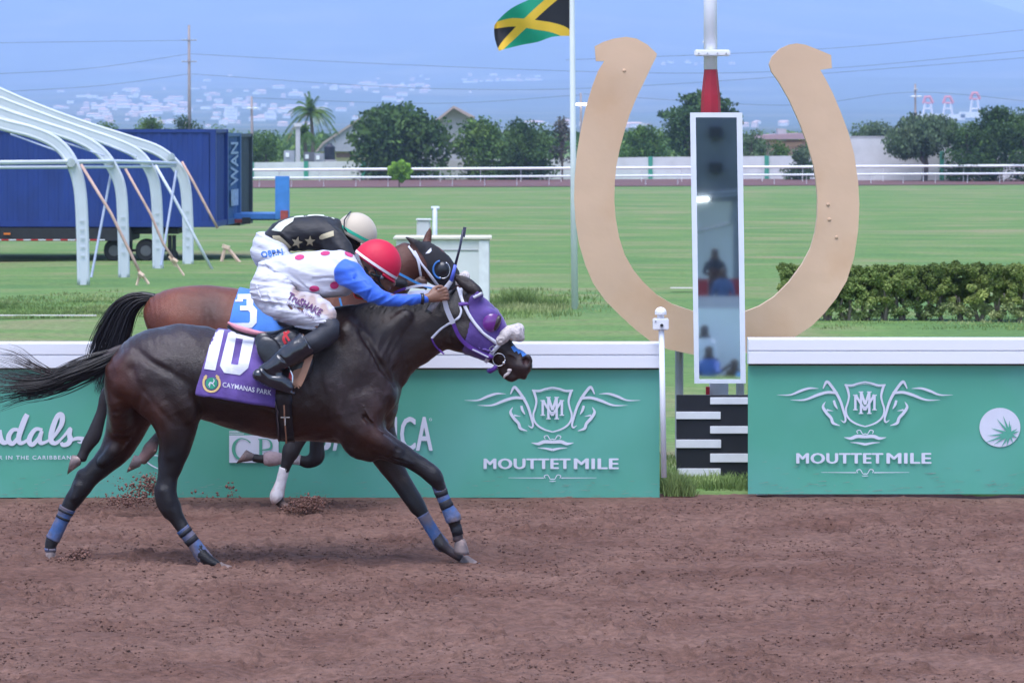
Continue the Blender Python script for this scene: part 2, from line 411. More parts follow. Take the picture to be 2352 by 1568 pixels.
# dirt racing surface, harrowed and cut up by hooves
def dirt_mat():
    m, N, L, P = nodes('track_dirt')
    tc = N.new('ShaderNodeTexCoord')
    n1 = N.new('ShaderNodeTexNoise'); n1.inputs['Scale'].default_value = 1.3; n1.inputs['Detail'].default_value = 7; L.new(tc.outputs['Object'], n1.inputs[0])
    n2 = N.new('ShaderNodeTexNoise'); n2.inputs['Scale'].default_value = 1; n2.inputs['Detail'].default_value = 6; n2.inputs['Roughness'].default_value = .68; mp2 = N.new('ShaderNodeMapping'); mp2.inputs['Scale'].default_value = (16, 42, 30); L.new(tc.outputs['Object'], mp2.inputs[0]); L.new(mp2.outputs[0], n2.inputs[0])
    r = N.new('ShaderNodeValToRGB'); r.color_ramp.elements[0].position = .3; r.color_ramp.elements[0].color = (.104, .054, .042, 1); r.color_ramp.elements[1].position = .72; r.color_ramp.elements[1].color = (.172, .099, .078, 1)
    L.new(n1.outputs[0], r.inputs[0])
    mr = N.new('ShaderNodeMapRange'); mr.inputs[1].default_value = .3; mr.inputs[2].default_value = .7; mr.inputs[3].default_value = .62; mr.inputs[4].default_value = 1.4; L.new(n2.outputs[0], mr.inputs[0])
    hs = N.new('ShaderNodeHueSaturation'); L.new(r.outputs[0], hs.inputs['Color']); L.new(mr.outputs[0], hs.inputs['Value']); L.new(hs.outputs[0], P.inputs['Base Color'])
    n3 = N.new('ShaderNodeTexNoise'); n3.inputs['Scale'].default_value = 110; n3.inputs['Detail'].default_value = 3; L.new(tc.outputs['Object'], n3.inputs[0])
    b = N.new('ShaderNodeBump'); b.inputs['Strength'].default_value = .6; b.inputs['Distance'].default_value = .012; L.new(n3.outputs[0], b.inputs['Height']); L.new(b.outputs[0], P.inputs['Normal'])
    P.inputs['Roughness'].default_value = .95; P.inputs['Specular IOR Level'].default_value = .15
    return m
M_dirt = dirt_mat()
def dirt_z(X, Y):
    z = vnoise(X * .9, Y * 1.1, 11) * .05 + vnoise(X * 4 + 9, Y * 5, 12) * .032 + vnoise(X * 14, Y * 15, 13) * .020 + vnoise(X * 33, Y * 33, 14) * .015
    c = np.maximum(vnoise(X * 21, Y * 21, 15) - .2, 0) * .13 * (vnoise(X * 1.7, Y * 3.1, 16) + .6)
    pit = np.maximum(vnoise(X * 2.6 + 7, Y * 3.4, 17) - .24, 0) * -.22
    har = np.sin(Y * 2 * np.pi / .105 + vnoise(X * .8, Y * 2, 18) * 5) * .0055 + vnoise(X * 5, Y * 42, 19) * .012
    t = 1 - .75 * np.clip((Y - 22.3) / .6, 0, 1)
    return (z * .78 + c * 1.15 + pit + har) * t
def crumbs(n, x0, x1, y0, y1, s0, s1):                  # loose crumbs of dirt lying on the track
    c = np.stack([rng.uniform(x0, x1, n), rng.uniform(y0, y1, n)], 1); k = vnoise(c[:, 0] * 1.4, c[:, 1] * 4, 91) + vnoise(c[:, 0] * 5, c[:, 1] * 9, 92) * .6 > -.12; c = c[k]; n = len(c)
    z = dirt_z(c[:, 0], c[:, 1]) - .008; s = rng.uniform(s0, s1, n) * rng.choice([.6, .8, 1, 1.5], n); d = np.array([(1, 0, 0), (-1, 0, 0), (0, 1, 0), (0, -1, 0), (0, 0, .8), (0, 0, -.5)])
    V = (np.concatenate([c, z[:, None]], 1)[:, None, :] + d[None] * s[:, None, None] * rng.uniform(.6, 1.3, (n, 6, 1))).reshape(-1, 3); F3 = np.array([(0, 2, 4), (2, 1, 4), (1, 3, 4), (3, 0, 4), (2, 0, 5), (1, 2, 5), (3, 1, 5), (0, 3, 5)])
    Fs = (F3[None] + (np.arange(n) * 6)[:, None, None]).reshape(-1, 3); me = bpy.data.meshes.new('dirt_crumbs'); me.vertices.add(len(V)); me.vertices.foreach_set('co', V.astype(np.float32).ravel()); me.loops.add(Fs.size); me.loops.foreach_set('vertex_index', Fs.ravel().astype(np.int32)); me.polygons.add(len(Fs)); me.polygons.foreach_set('loop_start', (np.arange(len(Fs)) * 3).astype(np.int32)); me.update(calc_edges=True)
    o = link_mesh('dirt_crumbs', me, M_dirt); o['kind'] = 'stuff'; return o
crumbs(52000, -4.6, 4.6, 14.8, 22.8, .003, .0075)
xs = np.linspace(-5.6, 5.6, 760); yv = np.linspace(14.6, 23.25, 620); Xg, Yg = np.meshgrid(xs, yv, indexing='ij')
D = np.stack([Xg, Yg, dirt_z(Xg, Yg) - .01], -1); grid_mesh('dirt_track', D, M_dirt)
for nm, (x0, x1, y0, y1) in {'track_west': (-60, -5.6, 14.6, 23.2), 'track_east': (5.6, 60, 14.6, 23.2), 'track_near': (-60, 60, -3, 14.6)}.items():
    xa = np.linspace(x0, x1, 200); ya = np.linspace(y0, y1, 80); Xa, Ya = np.meshgrid(xa, ya, indexing='ij')
    grid_mesh('dirt_track', np.stack([Xa, Ya, dirt_z(Xa, Ya) - .012], -1), M_dirt)
def band(name, tl, tr, br, bl, m, lift):                # strip lying on the ground between four picture points
    n = 60; R = np.zeros((n, 12, 3))
    for i in range(n):
        u = i / (n - 1)
        for j in range(12):
            v = j / 11; x = (bl[0] * (1 - u) + br[0] * u); yb = bl[1] * (1 - u) + br[1] * u; yt = tl[1] * (1 - u) + tr[1] * u
            p = ground(x, yb * (1 - v) + yt * v); R[i, j] = (p.x, p.y, p.z + lift)
    return grid_mesh(name, R, m)
band('far_dirt_track', (-700, 419), (3000, 408), (3000, 422), (-700, 438), mat('far_dirt', (.125, .055, .05), .95, .12, .2), .05)
M_line = mat('grass_line_paint', (.46, .42, .38), .9, .25, 3, c2=(.2, .28, .1), c2scale=2, c2lo=.52, c2hi=.66)
band('ground_line', (-500, 731.3), (222, 732.3), (222, 734.6), (-500, 734.6), M_line, .06)
band('ground_line', (1540, 667), (1605, 667.4), (1605, 669.6), (1540, 669.4), M_line, .06)

# ---------------------------------------------------------------- far hills with the town
KF = 2.0                                                # the hills stand this many times 1500 to 10000 m away
M_hill = mat('hill_cover', (.05, .075, .045), .95, .4, .004, c2=(.10, .10, .06), c2scale=.002)
def hill_row(x, Y):
    Y = Y / KF
    top = float(np.interp(x, [-6000, -800, 0, 1200, 2150, 2262, 2352, 2600, 3200], [60, -200, -160, -150, -30, 2, 32, 90, 150]))
    m2 = float(np.interp(x, [-800, 0, 900, 1500, 2400, 3200], [196, 196, 182, 150, 165, 190]))
    return float(np.interp(Y, [1500, 2200, 3000, 4000, 5200, 7500, 8200, 10000], [299, 291, 262, 218, m2, top + 12, top, top + 60]))
hx = np.linspace(-6500, 9000, 400); hy = KF * np.concatenate([np.linspace(1500, 5200, 60), np.linspace(5350, 10000, 30)]); H = np.zeros((len(hy), len(hx), 3))
for i, Y in enumerate(hy):
    for j, x in enumerate(hx):
        r = hill_row(x, Y); p = W(x, r, Y); H[i, j] = p
nz = vnoise(H[:, :, 0] / 620, H[:, :, 1] / 1000, 21) * np.clip((H[:, :, 1] / KF - 2500) / 3000, 0, 1) * 50; nz[H[:, :, 1] > 7300 * KF] *= .25
H[:, :, 2] += nz; H[0, :, 2] = -8
grid_mesh('hills', H, M_hill)
def hill_pt(x, Y):
    i = min(max(np.interp(Y, hy, np.arange(len(hy))), 0), len(hy) - 1.001); j = min(max(np.interp(x, hx, np.arange(len(hx))), 0), len(hx) - 1.001)
    i0, j0 = int(i), int(j); a = i - i0; b = j - j0
    p = (H[i0, j0] * (1 - b) + H[i0, j0 + 1] * b) * (1 - a) + (H[i0 + 1, j0] * (1 - b) + H[i0 + 1, j0 + 1] * b) * a
    return Vector(p)
def hill_at(x, row):
    lo, hi = 1500 * KF, 7400 * KF
    for _ in range(30):
        m = (lo + hi) / 2
        if hill_row(x, m) > row: lo = m
        else: hi = m
    return hill_pt(x, lo)
M_hw = [mat('far_wall_white', (.78, .76, .74), .8, .05), mat('far_wall_pink', (.7, .55, .5), .8, .05)]
M_hr = mat('far_roof', (.62, .42, .36), .8, .05)
protos = []
for k, (w, d, h) in enumerate([(13, 8, 6), (18, 9, 7), (24, 10, 6), (11, 9, 9), (30, 10, 7)]):
    mb = MB(); mb.box((0, 0, h / 2 - 2), (w, d, h + 4)); ro = MB(); a = w / 2 + .6; b = d / 2 + .6; e = w / 2 - 3
    ro.add([(-a, -b, h), (a, -b, h), (a, b, h), (-a, b, h), (-e, 0, h + 2.4), (e, 0, h + 2.4)], [(0, 1, 5, 4), (1, 2, 5), (2, 3, 4, 5), (3, 0, 4), (0, 3, 2, 1)])
    hm = mb.build('w', M_hw[k % 2]).data; rm = ro.build('r', M_hr).data; protos.append((hm, rm))
for o in [o for o in bpy.data.objects if o.name in ('w', 'r') or o.name.startswith(('w.', 'r.'))]: bpy.data.objects.remove(o)
def town_pts(n):
    out = []
    cl = [(330, 250, 150, 30, .28), (620, 270, 130, 22, .17), (860, 212, 110, 12, .18), (530, 232, 190, 18, .10), (1120, 178, 125, 4, .13), (1600, 292, 220, 5, .08), (1270, 290, 90, 5, .03), (1560, 135, 90, 5, .03)]
    while len(out) < n:
        c = random.choices(cl, [q[4] for q in cl])[0]
        x = random.gauss(c[0], c[2] * .75); y = random.gauss(c[1], c[3] * .75)
        if c[4] == .13: y = 178 - (x - 1120) * .02 + random.choice((-7, 0, 0, 5)) + random.gauss(0, 1)
        if y < 294: out.append((x, y))
    return out
for i, (x, y) in enumerate(town_pts(250)):
    p = hill_at(x, y); hm, rm = protos[random.randrange(5)]
    s = random.uniform(.4, .85) * (.8 if y > 262 else 1.0) * 1.3
    o = bpy.data.objects.new('house', hm); col.objects.link(o); o.location = p; o.scale = (s, s, s * .9); o.rotation_euler.z = random.uniform(-.4, .4)
    tag(o, 'tiny pale house of the hazy town on the far hillside', 'house', 'houses of the far town')
    r = bpy.data.objects.new('roof', rm); col.objects.link(r); r.parent = o
mb = MB()
for x, y in town_pts(50):
    p = hill_at(x, y); w = random.uniform(8, 22); mb.box(p + Vector((0, 0, 1.5)), (w, 8, random.uniform(6, 10)), random.uniform(-.4, .4))
tag(mb.build('far_town', M_hw[0]), 'pale scatter of further roofs across the far hillside', 'town', kind='stuff')
def far_block(x0, y0, x1, y1, label, c=(.82, .82, .84), floors=6):
    Y = 5200; b = W((x0 + x1) / 2, y1, Y); w = (x1 - x0) * PX(Y); h = (y1 - y0) * PX(Y)
    r = empty('tower_block', (b.x, b.y, b.z - 3), label, 'building'); m = MB().box((b.x, b.y, b.z + h / 2 - 3), (w, w * .8, h + 6)); m.build('wall', mat('block_wall', c, .8, .04, .1), r)
    g = MB()
    for k in range(floors): g.box((b.x, b.y - w * .4, b.z + h * (k + .6) / floors), (w * .8, .4, h / floors * .35))
    g.build('window_band', mat('block_glass', (.5, .53, .6), .3, .05), r); MB().box((b.x, b.y, b.z + h + .6), (w * .4, w * .3, 1.8)).build('roof', mat('block_roof', (.6, .6, .62)), r)
far_block(517, 248, 545, 292, 'white high-rise tower standing above the trees right of the blue container')
far_block(592, 268, 606, 292, 'pale low block left of the palm tree in the far town', floors=3)
far_block(608, 258, 634, 292, 'wide whitish building beside the palm in the far town', floors=3)
far_block(325, 262, 350, 290, 'pale block above the white arches in the far town', floors=4)
far_block(1812, 280, 1835, 300, 'little white block of the far town inside the horseshoe', floors=3)

# port cranes
for i, (x, yt, lab) in enumerate([(2131, 223, 'leftmost of three red and white port cranes in the distance'), (2177, 223, 'middle one of three red and white port cranes in the distance'), (2239, 214, 'rightmost and tallest of three red and white port cranes')]):
    Y = 4200; s = PX(Y); r = empty('port_crane', W(x, 268, Y), lab, 'crane', 'port cranes on the horizon')
    m = MB(); t = MB()
    for dx in (-11, 11):
        m.tube([W(x + dx, 268, Y), W(x + dx * .55, yt + 14, Y)], 1.5, 4); m.tube([W(x + dx, 268, Y + 16), W(x + dx * .55, yt + 14, Y + 16)], 1.5, 4)
    m.tube([W(x - 9, 250, Y), W(x + 9, 250, Y)], .9, 4); m.build('frame', mat('crane_white', (.9, .8, .8), .6, .05), r)
    t.tube([W(x - 10, yt + 14, Y), W(x - 5, yt, Y), W(x + 5, yt, Y), W(x + 12, yt + 14, Y)], 1.9, 4); t.tube([W(x - 12, yt + 14, Y), W(x + 12, yt + 14, Y)], 1.2, 4)
    t.build('boom', mat('crane_red', (.75, .15, .13), .6, .05), r)
for x0, x1, y in [(2095, 2160, 262), (2170, 2215, 263), (2205, 2250, 258)]:
    b = W((x0 + x1) / 2, y + 10, 4150); tag(MB().box(b + Vector((0, 0, 2)), ((x1 - x0) * PX(4150), 14, 7)).build('shed', M_hw[0]), 'long pale port shed below the distant cranes', 'shed', 'sheds at the far port')

# ---------------------------------------------------------------- trees
M_bark = mat('bark', (.13, .10, .08), .9, .3, 3, bump=.4, bscale=12)
def leafmat(name, c, c2): return mat(name, c, .75, .45, .9, c2=c2, c2scale=.45, c2lo=.45, c2hi=.6, spec=.2, trans=.2)
M_lf = {'dark': leafmat('leaf_dark', (.045, .092, .026), (.085, .15, .038)), 'mid': leafmat('leaf_mid', (.075, .145, .032), (.13, .21, .045)), 'grey': leafmat('leaf_grey', (.13, .13, .10), (.16, .15, .12)), 'feather': leafmat('leaf_feather', (.085, .135, .065), (.13, .18, .09)), 'bright': leafmat('leaf_bright', (.20, .36, .04), (.28, .44, .07)), 'palm': leafmat('leaf_palm', (.09, .15, .05), (.30, .22, .06)), 'hedge': leafmat('leaf_hedge', (.16, .22, .06), (.33, .37, .11)), 'weed': leafmat('leaf_weed', (.18, .26, .08), (.28, .31, .13))}
def leaves(name, centres, radii, n, size, m, parent, droop=0.0, squash=.8, aspect=1.6):
    centres = np.array(centres, float); radii = np.array(radii, float); pr = radii ** 2; pr /= pr.sum(); k = rng.choice(len(centres), n, p=pr)
    u = rng.normal(size=(n, 3)); u /= np.linalg.norm(u, axis=1)[:, None]; rr = radii[k] * (rng.random(n) ** .35); lump = 1 + .22 * np.sin(u[:, 0] * 7 + k) * np.cos(u[:, 2] * 6 + k * 2)
    c = centres[k] + u * (rr * lump)[:, None] * np.array([1, 1, squash])
    a = rng.normal(size=(n, 3)); a /= np.linalg.norm(a, axis=1)[:, None]
    if droop: a = a * (1 - droop) + np.array([0, 0, -1]) * droop; a /= np.linalg.norm(a, axis=1)[:, None]
    b = np.cross(a, rng.normal(size=(n, 3))); b /= np.linalg.norm(b, axis=1)[:, None]
    s = size * rng.uniform(.6, 1.4, n)[:, None]; a = a * s * aspect; b = b * s
    V = np.stack([c - a * .5, c + b * .5, c + a * .5, c - b * .5], 1).reshape(-1, 3)
    me = bpy.data.meshes.new(name); me.vertices.add(4 * n); me.vertices.foreach_set('co', V.astype(np.float32).ravel()); me.loops.add(4 * n); me.loops.foreach_set('vertex_index', np.arange(4 * n, dtype=np.int32))
    me.polygons.add(n); me.polygons.foreach_set('loop_start', (np.arange(n) * 4).astype(np.int32)); me.update(calc_edges=True)
    return link_mesh(name, me, m, parent)
def tree(name, x, top, base, hw, Y, kind, label, n=5000, leaf=None, group='trees beyond the white wall', cat='tree', squash=.8, droop=0.0, low=.2, nb=22):
    s = PX(Y); b = W(x, base, Y); b.z = min(b.z, gz(Y)); r = empty(name, b, label, cat, group); h = W(x, top, Y).z - b.z; w = hw * s * 1.18
    cs, rs = [], []
    for i in range(nb):
        t = random.uniform(low, .9); prof = math.sin(min(1, (t - low + .12) / (1 - low)) * math.pi * .86 + .25) ** .6
        a = random.uniform(0, 2 * math.pi); q = random.random() ** .5 * prof; rad = w * random.uniform(.30, .48)
        cs.append((b.x + math.cos(a) * (w - rad * .7) * q, Y + math.sin(a) * (w - rad * .7) * q * .8, b.z + h * t)); rs.append(rad)
    for i in range(len(cs)):
        if cs[i][2] + rs[i] * squash > b.z + h: cs[i] = (cs[i][0], cs[i][1], b.z + h - rs[i] * squash)
    leaves('crown', cs, rs, n, leaf or max(.16, w * .055), M_lf[kind], r, droop, squash)
    m = MB(); m.tube([b + Vector((0, 0, -.3)), b + Vector((.05 * w, 0, h * .25)), b + Vector((0, 0, h * .5)), b + Vector((-.05 * w, 0, h * .8))], [w * .07 + .05, w * .055 + .03, w * .035 + .02, .02], 8)
    for c in cs[::2]: m.tube([b + Vector((0, 0, h * .28)), (Vector(c) + b + Vector((0, 0, h * .3))) / 2 + Vector((0, 0, .1 * h)), c], [w * .035 + .02, w * .02 + .01, .015], 5)
    m.build('trunk', M_bark, r); return r
TY = 392
tree('leafy_tree', 243, 262, 330, 38, TY, 'mid', 'small green tree peeping above the left container roof', 2500)
tree('leafy_tree', 350, 266, 330, 45, TY, 'mid', 'bushy green tree behind the container, left of the tall pylon', 3000)
tree('leafy_tree', 425, 262, 335, 52, TY + 6, 'dark', 'rounded tree behind the base of the tall pole', 3000)
tree('leafy_tree', 512, 284, 345, 46, TY, 'mid', 'low bright tree above the right end of the container', 2500)
tree('leafy_tree', 610, 298, 385, 48, 372, 'mid', 'shrubby tree right of the dark grey container', 3500, low=.05)
tree('leafy_tree', 922, 241, 384, 118, 357, 'dark', 'widest dark green tree, standing left of the pointed gable', 11000, low=.08, nb=34)
tree('leafy_tree', 1112, 268, 388, 76, 357, 'mid', 'green tree just right of the gabled house', 6000, low=.04, nb=28)
tree('leafy_tree', 1206, 272, 388, 74, 356, 'dark', 'dark tree between the gabled house and the flagpole', 6000, low=.04, nb=28)
tree('bare_tree', 1290, 258, 385, 26, 356, 'grey', 'grey half-bare tree left of the flagpole', 900, low=.2, leaf=.2)
tree('leafy_tree', 1478, 284, 366, 62, 380, 'mid', 'green tree inside the left arm of the horseshoe', 5500, low=.02)
tree('leafy_tree', 1590, 240, 366, 72, 384, 'dark', 'broad dark lower tree behind the winning post', 5500, low=.05)
r_ = tree('conifer_tree', 1610, 194, 366, 88, 388, 'dark', 'tall layered tree behind the red part of the post', 6500, squash=.32, low=.3, nb=26)
tree('leafy_tree', 1728, 296, 362, 42, 380, 'feather', 'pale green tree right of the tall mirror', 3000, low=.02)
tree('leafy_tree', 1790, 322, 362, 34, 382, 'mid', 'little green tree below the pink roofs', 2000, low=.02)
tree('feathery_tree', 1838, 332, 388, 42, 355, 'feather', 'small feathery tree touching the right arm of the horseshoe', 3500, low=.02, droop=.3)
tree('feathery_tree', 2010, 276, 326, 62, 368, 'feather', 'feathery tree drooping over the left end of the tall white wall', 5000, droop=.5, low=.3)
tree('feathery_tree', 2122, 262, 352, 84, 347, 'feather', 'big drooping grey-green tree hanging over the tall white wall', 9000, droop=.6, low=.5, nb=30)
tree('leafy_tree', 2222, 280, 384, 62, 345, 'dark', 'dark tree at the right end of the tall white wall', 6000, low=.03)
tree('leafy_tree', 2282, 240, 386, 66, 346, 'dark', 'tall dark green tree near the right edge', 8000, low=.02, nb=30)
tree('leafy_tree', 2360, 242, 386, 60, 345, 'dark', 'dark green tree cut by the right edge of the photo', 7000, low=.02, nb=28)
tree('leafy_tree', 2440, 250, 386, 60, 360, 'dark', 'dark green tree beyond the right edge', 3000, low=.02, nb=20)
for x, w, y in [(625, 14, 402), (860, 16, 404), (955, 30, 404), (1060, 40, 404), (1130, 34, 402), (1200, 40, 403), (1440, 46, 401), (1560, 44, 400), (1680, 20, 398), (1800, 60, 398), (1950, 70, 395), (2080, 80, 394), (2240, 90, 392), (2340, 60, 391)]:
    p = ground(x, y + 5); r = empty('shrub', p, 'low green shrub at the foot of the white wall behind the far rail', 'shrub', 'shrubs along the far white wall')
    leaves('foliage', [(p.x + dx * w * PX(p.y), p.y, p.z + .15) for dx in (-.6, -.2, .2, .6)], [w * .45 * PX(p.y)] * 4, 700, .16, M_lf['mid'], r, squash=.55)
# the low woods that carry on beyond the houses
cs, rs = [], []
for _ in range(900):
    Y = random.uniform(430, 1450); x = random.uniform(-500, 2900); top = CAM_H - random.uniform(5, 26) / F * Y; rd = max(1.2, (top - gz(Y)) / 1.5); p = W(x, 300, Y); cs.append((p.x, Y, top - rd * .8)); rs.append(rd)
wo = leaves('far_woods', cs, rs, 60000, .7, M_lf['mid'], None); tag(wo, 'continuous low green woodland beyond the white wall', 'woodland', kind='stuff')
# palm
def palm(x, yc, base, Y, R, label):
    b = W(x, base, Y); b.z = min(b.z, gz(Y)); c = W(x - 2, yc, Y); r = empty('palm_tree', b, label, 'palm tree'); s = PX(Y)
    MB().tube([b, b * .5 + c * .5 + Vector((.2, 0, 0)), c], [.26, .2, .17], 8).build('trunk', M_bark, r)
    m = MB(); d = MB()
    for i in range(46):
        a = 2 * math.pi * i / 46 + random.uniform(-.1, .1); el = random.uniform(-.45, 1.45); L = R * s * random.uniform(.8, 1.1); P = []
        dx, dy = math.cos(a), math.sin(a)
        for k in range(9):
            t = k / 8; P.append(c + Vector((dx * L * t * math.cos(el), dy * L * t * math.cos(el), L * (t * math.sin(el) - .62 * t * t * (.25 + abs(math.cos(el)))))))
        tgt = d if el < -.2 else m; tgt.tube(P, .03, 4)
        for k in range(1, 9):
            for q in (0, .5):
                pp = P[k - 1] + (P[k] - P[k - 1]) * q
                for sgn in (-1, 1):
                    t = (P[k] - P[k - 1]).normalized(); side = Vector((-dy, dx, 0)) * sgn; tip = pp + side * .62 * (1.15 - k / 9) + t * .35 + Vector((0, 0, -.28)); tgt.add([pp, pp + t * .11, tip], [(0, 1, 2)])
    m.build('fronds', M_lf['mid'], r, fix=False); d.build('dry_fronds', M_lf['palm'], r, fix=False)
palm(716, 258, 385, 384, 62, 'tall green coconut palm beside the grey roofed house')
palm(700, 305, 385, 380, 30, 'shorter yellowing palm under the tall coconut palm')

# topiary ball
p = ground(917, 431); r = empty('topiary_bush', p, 'round clipped bright green bush on a short stem by the far rail', 'bush')
c = W(917, 393, p.y); leaves('foliage', [c], [28 * PX(p.y)], 9000, .11, M_lf['bright'], r, squash=.84); MB().tube([p, c], [.06, .05], 6).build('trunk', M_bark, r)
# clipped hedge on the right
hp = ground(2080, 738); HYd = hp.y; r = empty('hedge', hp, 'long clipped boxwood hedge with bare lower stems behind the horseshoe', 'hedge'); s = PX(HYd)
cs, rs = [], []
tops = {}
for x in np.arange(1800, 2640, 7):
    lift_ = 3.5 * math.sin(x * .045) + 5 * math.sin(x * .013 + 1) + random.uniform(-3, 3)
    for yy in (619, 632, 646, 660, 674, 688):
        if yy >= 660 and random.random() < .08 + (yy - 660) / 90: continue
        q = W(x + random.uniform(-5, 5), yy + (lift_ if yy < 640 else 0) * .6 + random.uniform(-4, 4), HYd); cs.append((q.x, q.y + random.uniform(-.32, .32), q.z)); rs.append(random.uniform(9, 14) * s)
leaves('foliage', cs, rs, 150000, .028, M_lf['hedge'], r, squash=.85)
m = MB()
for x in list(np.arange(1812, 2600, 44)):
    for _ in range(3):
        q0 = W(x + random.uniform(-5, 5), 735, HYd + random.uniform(-.1, .1)); q0.z = gz(HYd) - .02; q1 = W(x + random.uniform(-18, 18), random.uniform(650, 690), HYd + random.uniform(-.3, .1)); m.tube([q0, (q0 + q1) / 2 + Vector((random.uniform(-.08, .08), 0, 0)), q1], [.035, .025, .01], 5)
m.build('stems', mat('pale_stem', (.26, .21, .17), .9, .2), r)
leaves('undergrowth', [(W(x, 708 + random.uniform(-16, 22), HYd).x, HYd - random.uniform(.05, .3), W(x, 708 + random.uniform(-16, 18), HYd).z) for x in np.arange(1900, 2640, 9)], [13 * s] * len(np.arange(1900, 2640, 9)), 9000, .03, M_lf['weed'], r, squash=.7)

# ---------------------------------------------------------------- far wall and rails
M_white = mat('white_masonry', (.62, .62, .62), .85, .08, .8)
M_green = mat('green_pilaster', (.05, .30, .20), .7, .1)
M_rail = mat('white_rail', (.85, .85, .85), .45, .05, 3)
r = empty('boundary_wall', ground(1200, 412), 'long low white wall with green pilasters along the far side of the course', 'wall')
WY = 362; m = MB(); g = MB(); gb = gz(WY) - .3
def wtop(x): return W(x, float(np.interp(x, [-700, 600, 1500, 1960, 3000], [380, 373.5, 361, 357, 352])), WY).z
xsW = [-2600, -1400, -700, -400, 572, 703, 835, 963, 1096, 1229, 1361, 1494, 1628, 1761, 1894, 1960]
for a, b in zip(xsW[:-1], xsW[1:]):
    A = W(a, 400, WY).x; B = W(b, 400, WY).x; m.add([(A, WY, gb), (B, WY, gb), (B, WY, wtop(b)), (A, WY, wtop(a)), (A, WY + .25, gb), (B, WY + .25, gb), (B, WY + .25, wtop(b)), (A, WY + .25, wtop(a))], [(0, 1, 2, 3), (5, 4, 7, 6), (3, 2, 6, 7)])
for x in [578] + xsW[5:-1]:
    c = W(x, 400, WY); zt = wtop(x) + .06; g.box((c.x, WY - .04, (zt + gb) / 2), (10 * PX(WY), .2, zt - gb))
m.build('wall', M_white, r); g.build('pilasters', M_green, r)
r = empty('high_wall', W(2070, 400, 352), 'tall plain white wall under the drooping trees on the right', 'wall')
A = W(1953, 315, 352); B = W(2187, 315, 352); MB().box(((A.x + B.x) / 2, 352, (A.z + gb) / 2), (B.x - A.x, .3, A.z - gb)).build('wall', M_white, r); MB().box(((A.x + B.x) / 2, 352, A.z + .04), (B.x - A.x + .1, .4, .09)).build('coping', mat('coping', (.5, .5, .52)), r)
c = W(2165, 400, 351); MB().box((c.x, 351.6, (W(0, 348, 351).z + gb) / 2), (.4, .4, W(0, 348, 351).z - gb)).build('pilaster', M_green, r)
A = W(2187, 345, 354); B = W(2900, 345, 354); tag(MB().box(((A.x + B.x) / 2, 356, (A.z + gb) / 2 - .2), (B.x - A.x, .3, A.z - gb)).build('wall', M_white), 'white wall half hidden by dark trees at the right edge', 'wall')
def rail_line(pa, pb, dy, label, th, posts, deck=0):
    r = empty('running_rail', ground(1200, (pa + pb) / 2 + dy), label, 'rail', 'white rails of the far straight'); m = MB(); n = 40
    P = []
    for i in range(n + 1):
        x = -700 + 3700 * i / n; y = pa + (pb - pa) * i / n; g_ = ground(x, y + dy); P.append(W(x, y, min(g_.y, 339 if dy > 20 else 343)))
    m.tube(P, th * PX(320) * 1.35, 8); m.build('rail', M_rail, r, smooth=True); pm = MB()
    for k in range(posts):
        x = -700 + 3700 * (k + .5) / posts; y = pa + (pb - pa) * (k + .5) / posts; g_ = ground(x, y + dy); q = W(x, y, min(g_.y, 339 if dy > 20 else 343)); zb = gz(q.y)
        if -60 < x < 2400: MB().tube([q, (q.x, q.y + .25, (q.z + zb) / 2), (q.x, q.y + .3, zb - .1)], .035, 6).build('post', M_rail, r)
    return r
rail_line(397.5, 377, 20, 'outer white running rail in front of the low white wall', 2.3, 40)
rail_line(417, 394.5, 22, 'inner white running rail on thin posts along the far dirt track', 1.7, 50)

# houses behind the wall
def prismY(m, poly, Y0, Y1):
    m.prism([W(x, y, Y0) for x, y in poly], (0, Y1 - Y0, 0)); return m
M_roof = mat('roof_sheet', (.34, .34, .38), .7, .1, 2, stretch=(6, 1, 1)); M_cream = mat('cream_wall', (.72, .60, .36), .85, .08, 1); M_grim = mat('grey_render', (.42, .39, .42), .85, .1, .6); M_dk = mat('dark_opening', (.03, .03, .035), .4, .1)
r = empty('brick_house', W(800, 385, 400), 'cream walled house with a long sloping grey roof beside the palm', 'house')
prismY(MB(), [(735, 344), (880, 344), (880, 400), (735, 400)], 398, 404).build('wall', M_cream, r); prismY(MB(), [(728, 348), (742, 330), (848, 262), (862, 256), (900, 300), (900, 348)], 396.5, 406).build('roof', M_roof, r)
prismY(MB(), [(728, 350), (744, 331), (850, 260), (850, 255), (742, 326), (724, 348)], 396.2, 396.5).build('fascia', mat('fascia', (.35, .28, .25)), r)
prismY(MB(), [(846, 268), (846, 252), (870, 250), (870, 268)], 397, 398.5).build('chimney', M_grim, r); prismY(MB(), [(772, 352), (818, 352), (818, 362), (772, 362)], 397.8, 398).build('window', mat('old_window', (.3, .16, .16)), r)
r = empty('gabled_house', W(1042, 385, 404), 'unpainted grey house with a pointed gable between two dark trees', 'house')
prismY(MB(), [(1000, 283), (1042, 250), (1085, 272), (1105, 400), (960, 400), (960, 300)], 402, 412).build('wall', M_grim, r)
m = MB(); prismY(m, [(984, 288), (1042, 243), (1042, 249), (988, 292)], 400.5, 412); prismY(m, [(1042, 243), (1090, 268), (1086, 274), (1042, 249)], 400.5, 412); m.build('roof', mat('gable_roof', (.40, .30, .27), .8, .1), r); prismY(MB(), [(1046, 330), (1075, 330), (1075, 352), (1046, 352)], 401.8, 402).build('window', M_dk, r)
r = empty('pink_house', W(1800, 385, 430), 'pink house with a dusty purple roof seen through the horseshoe', 'house')
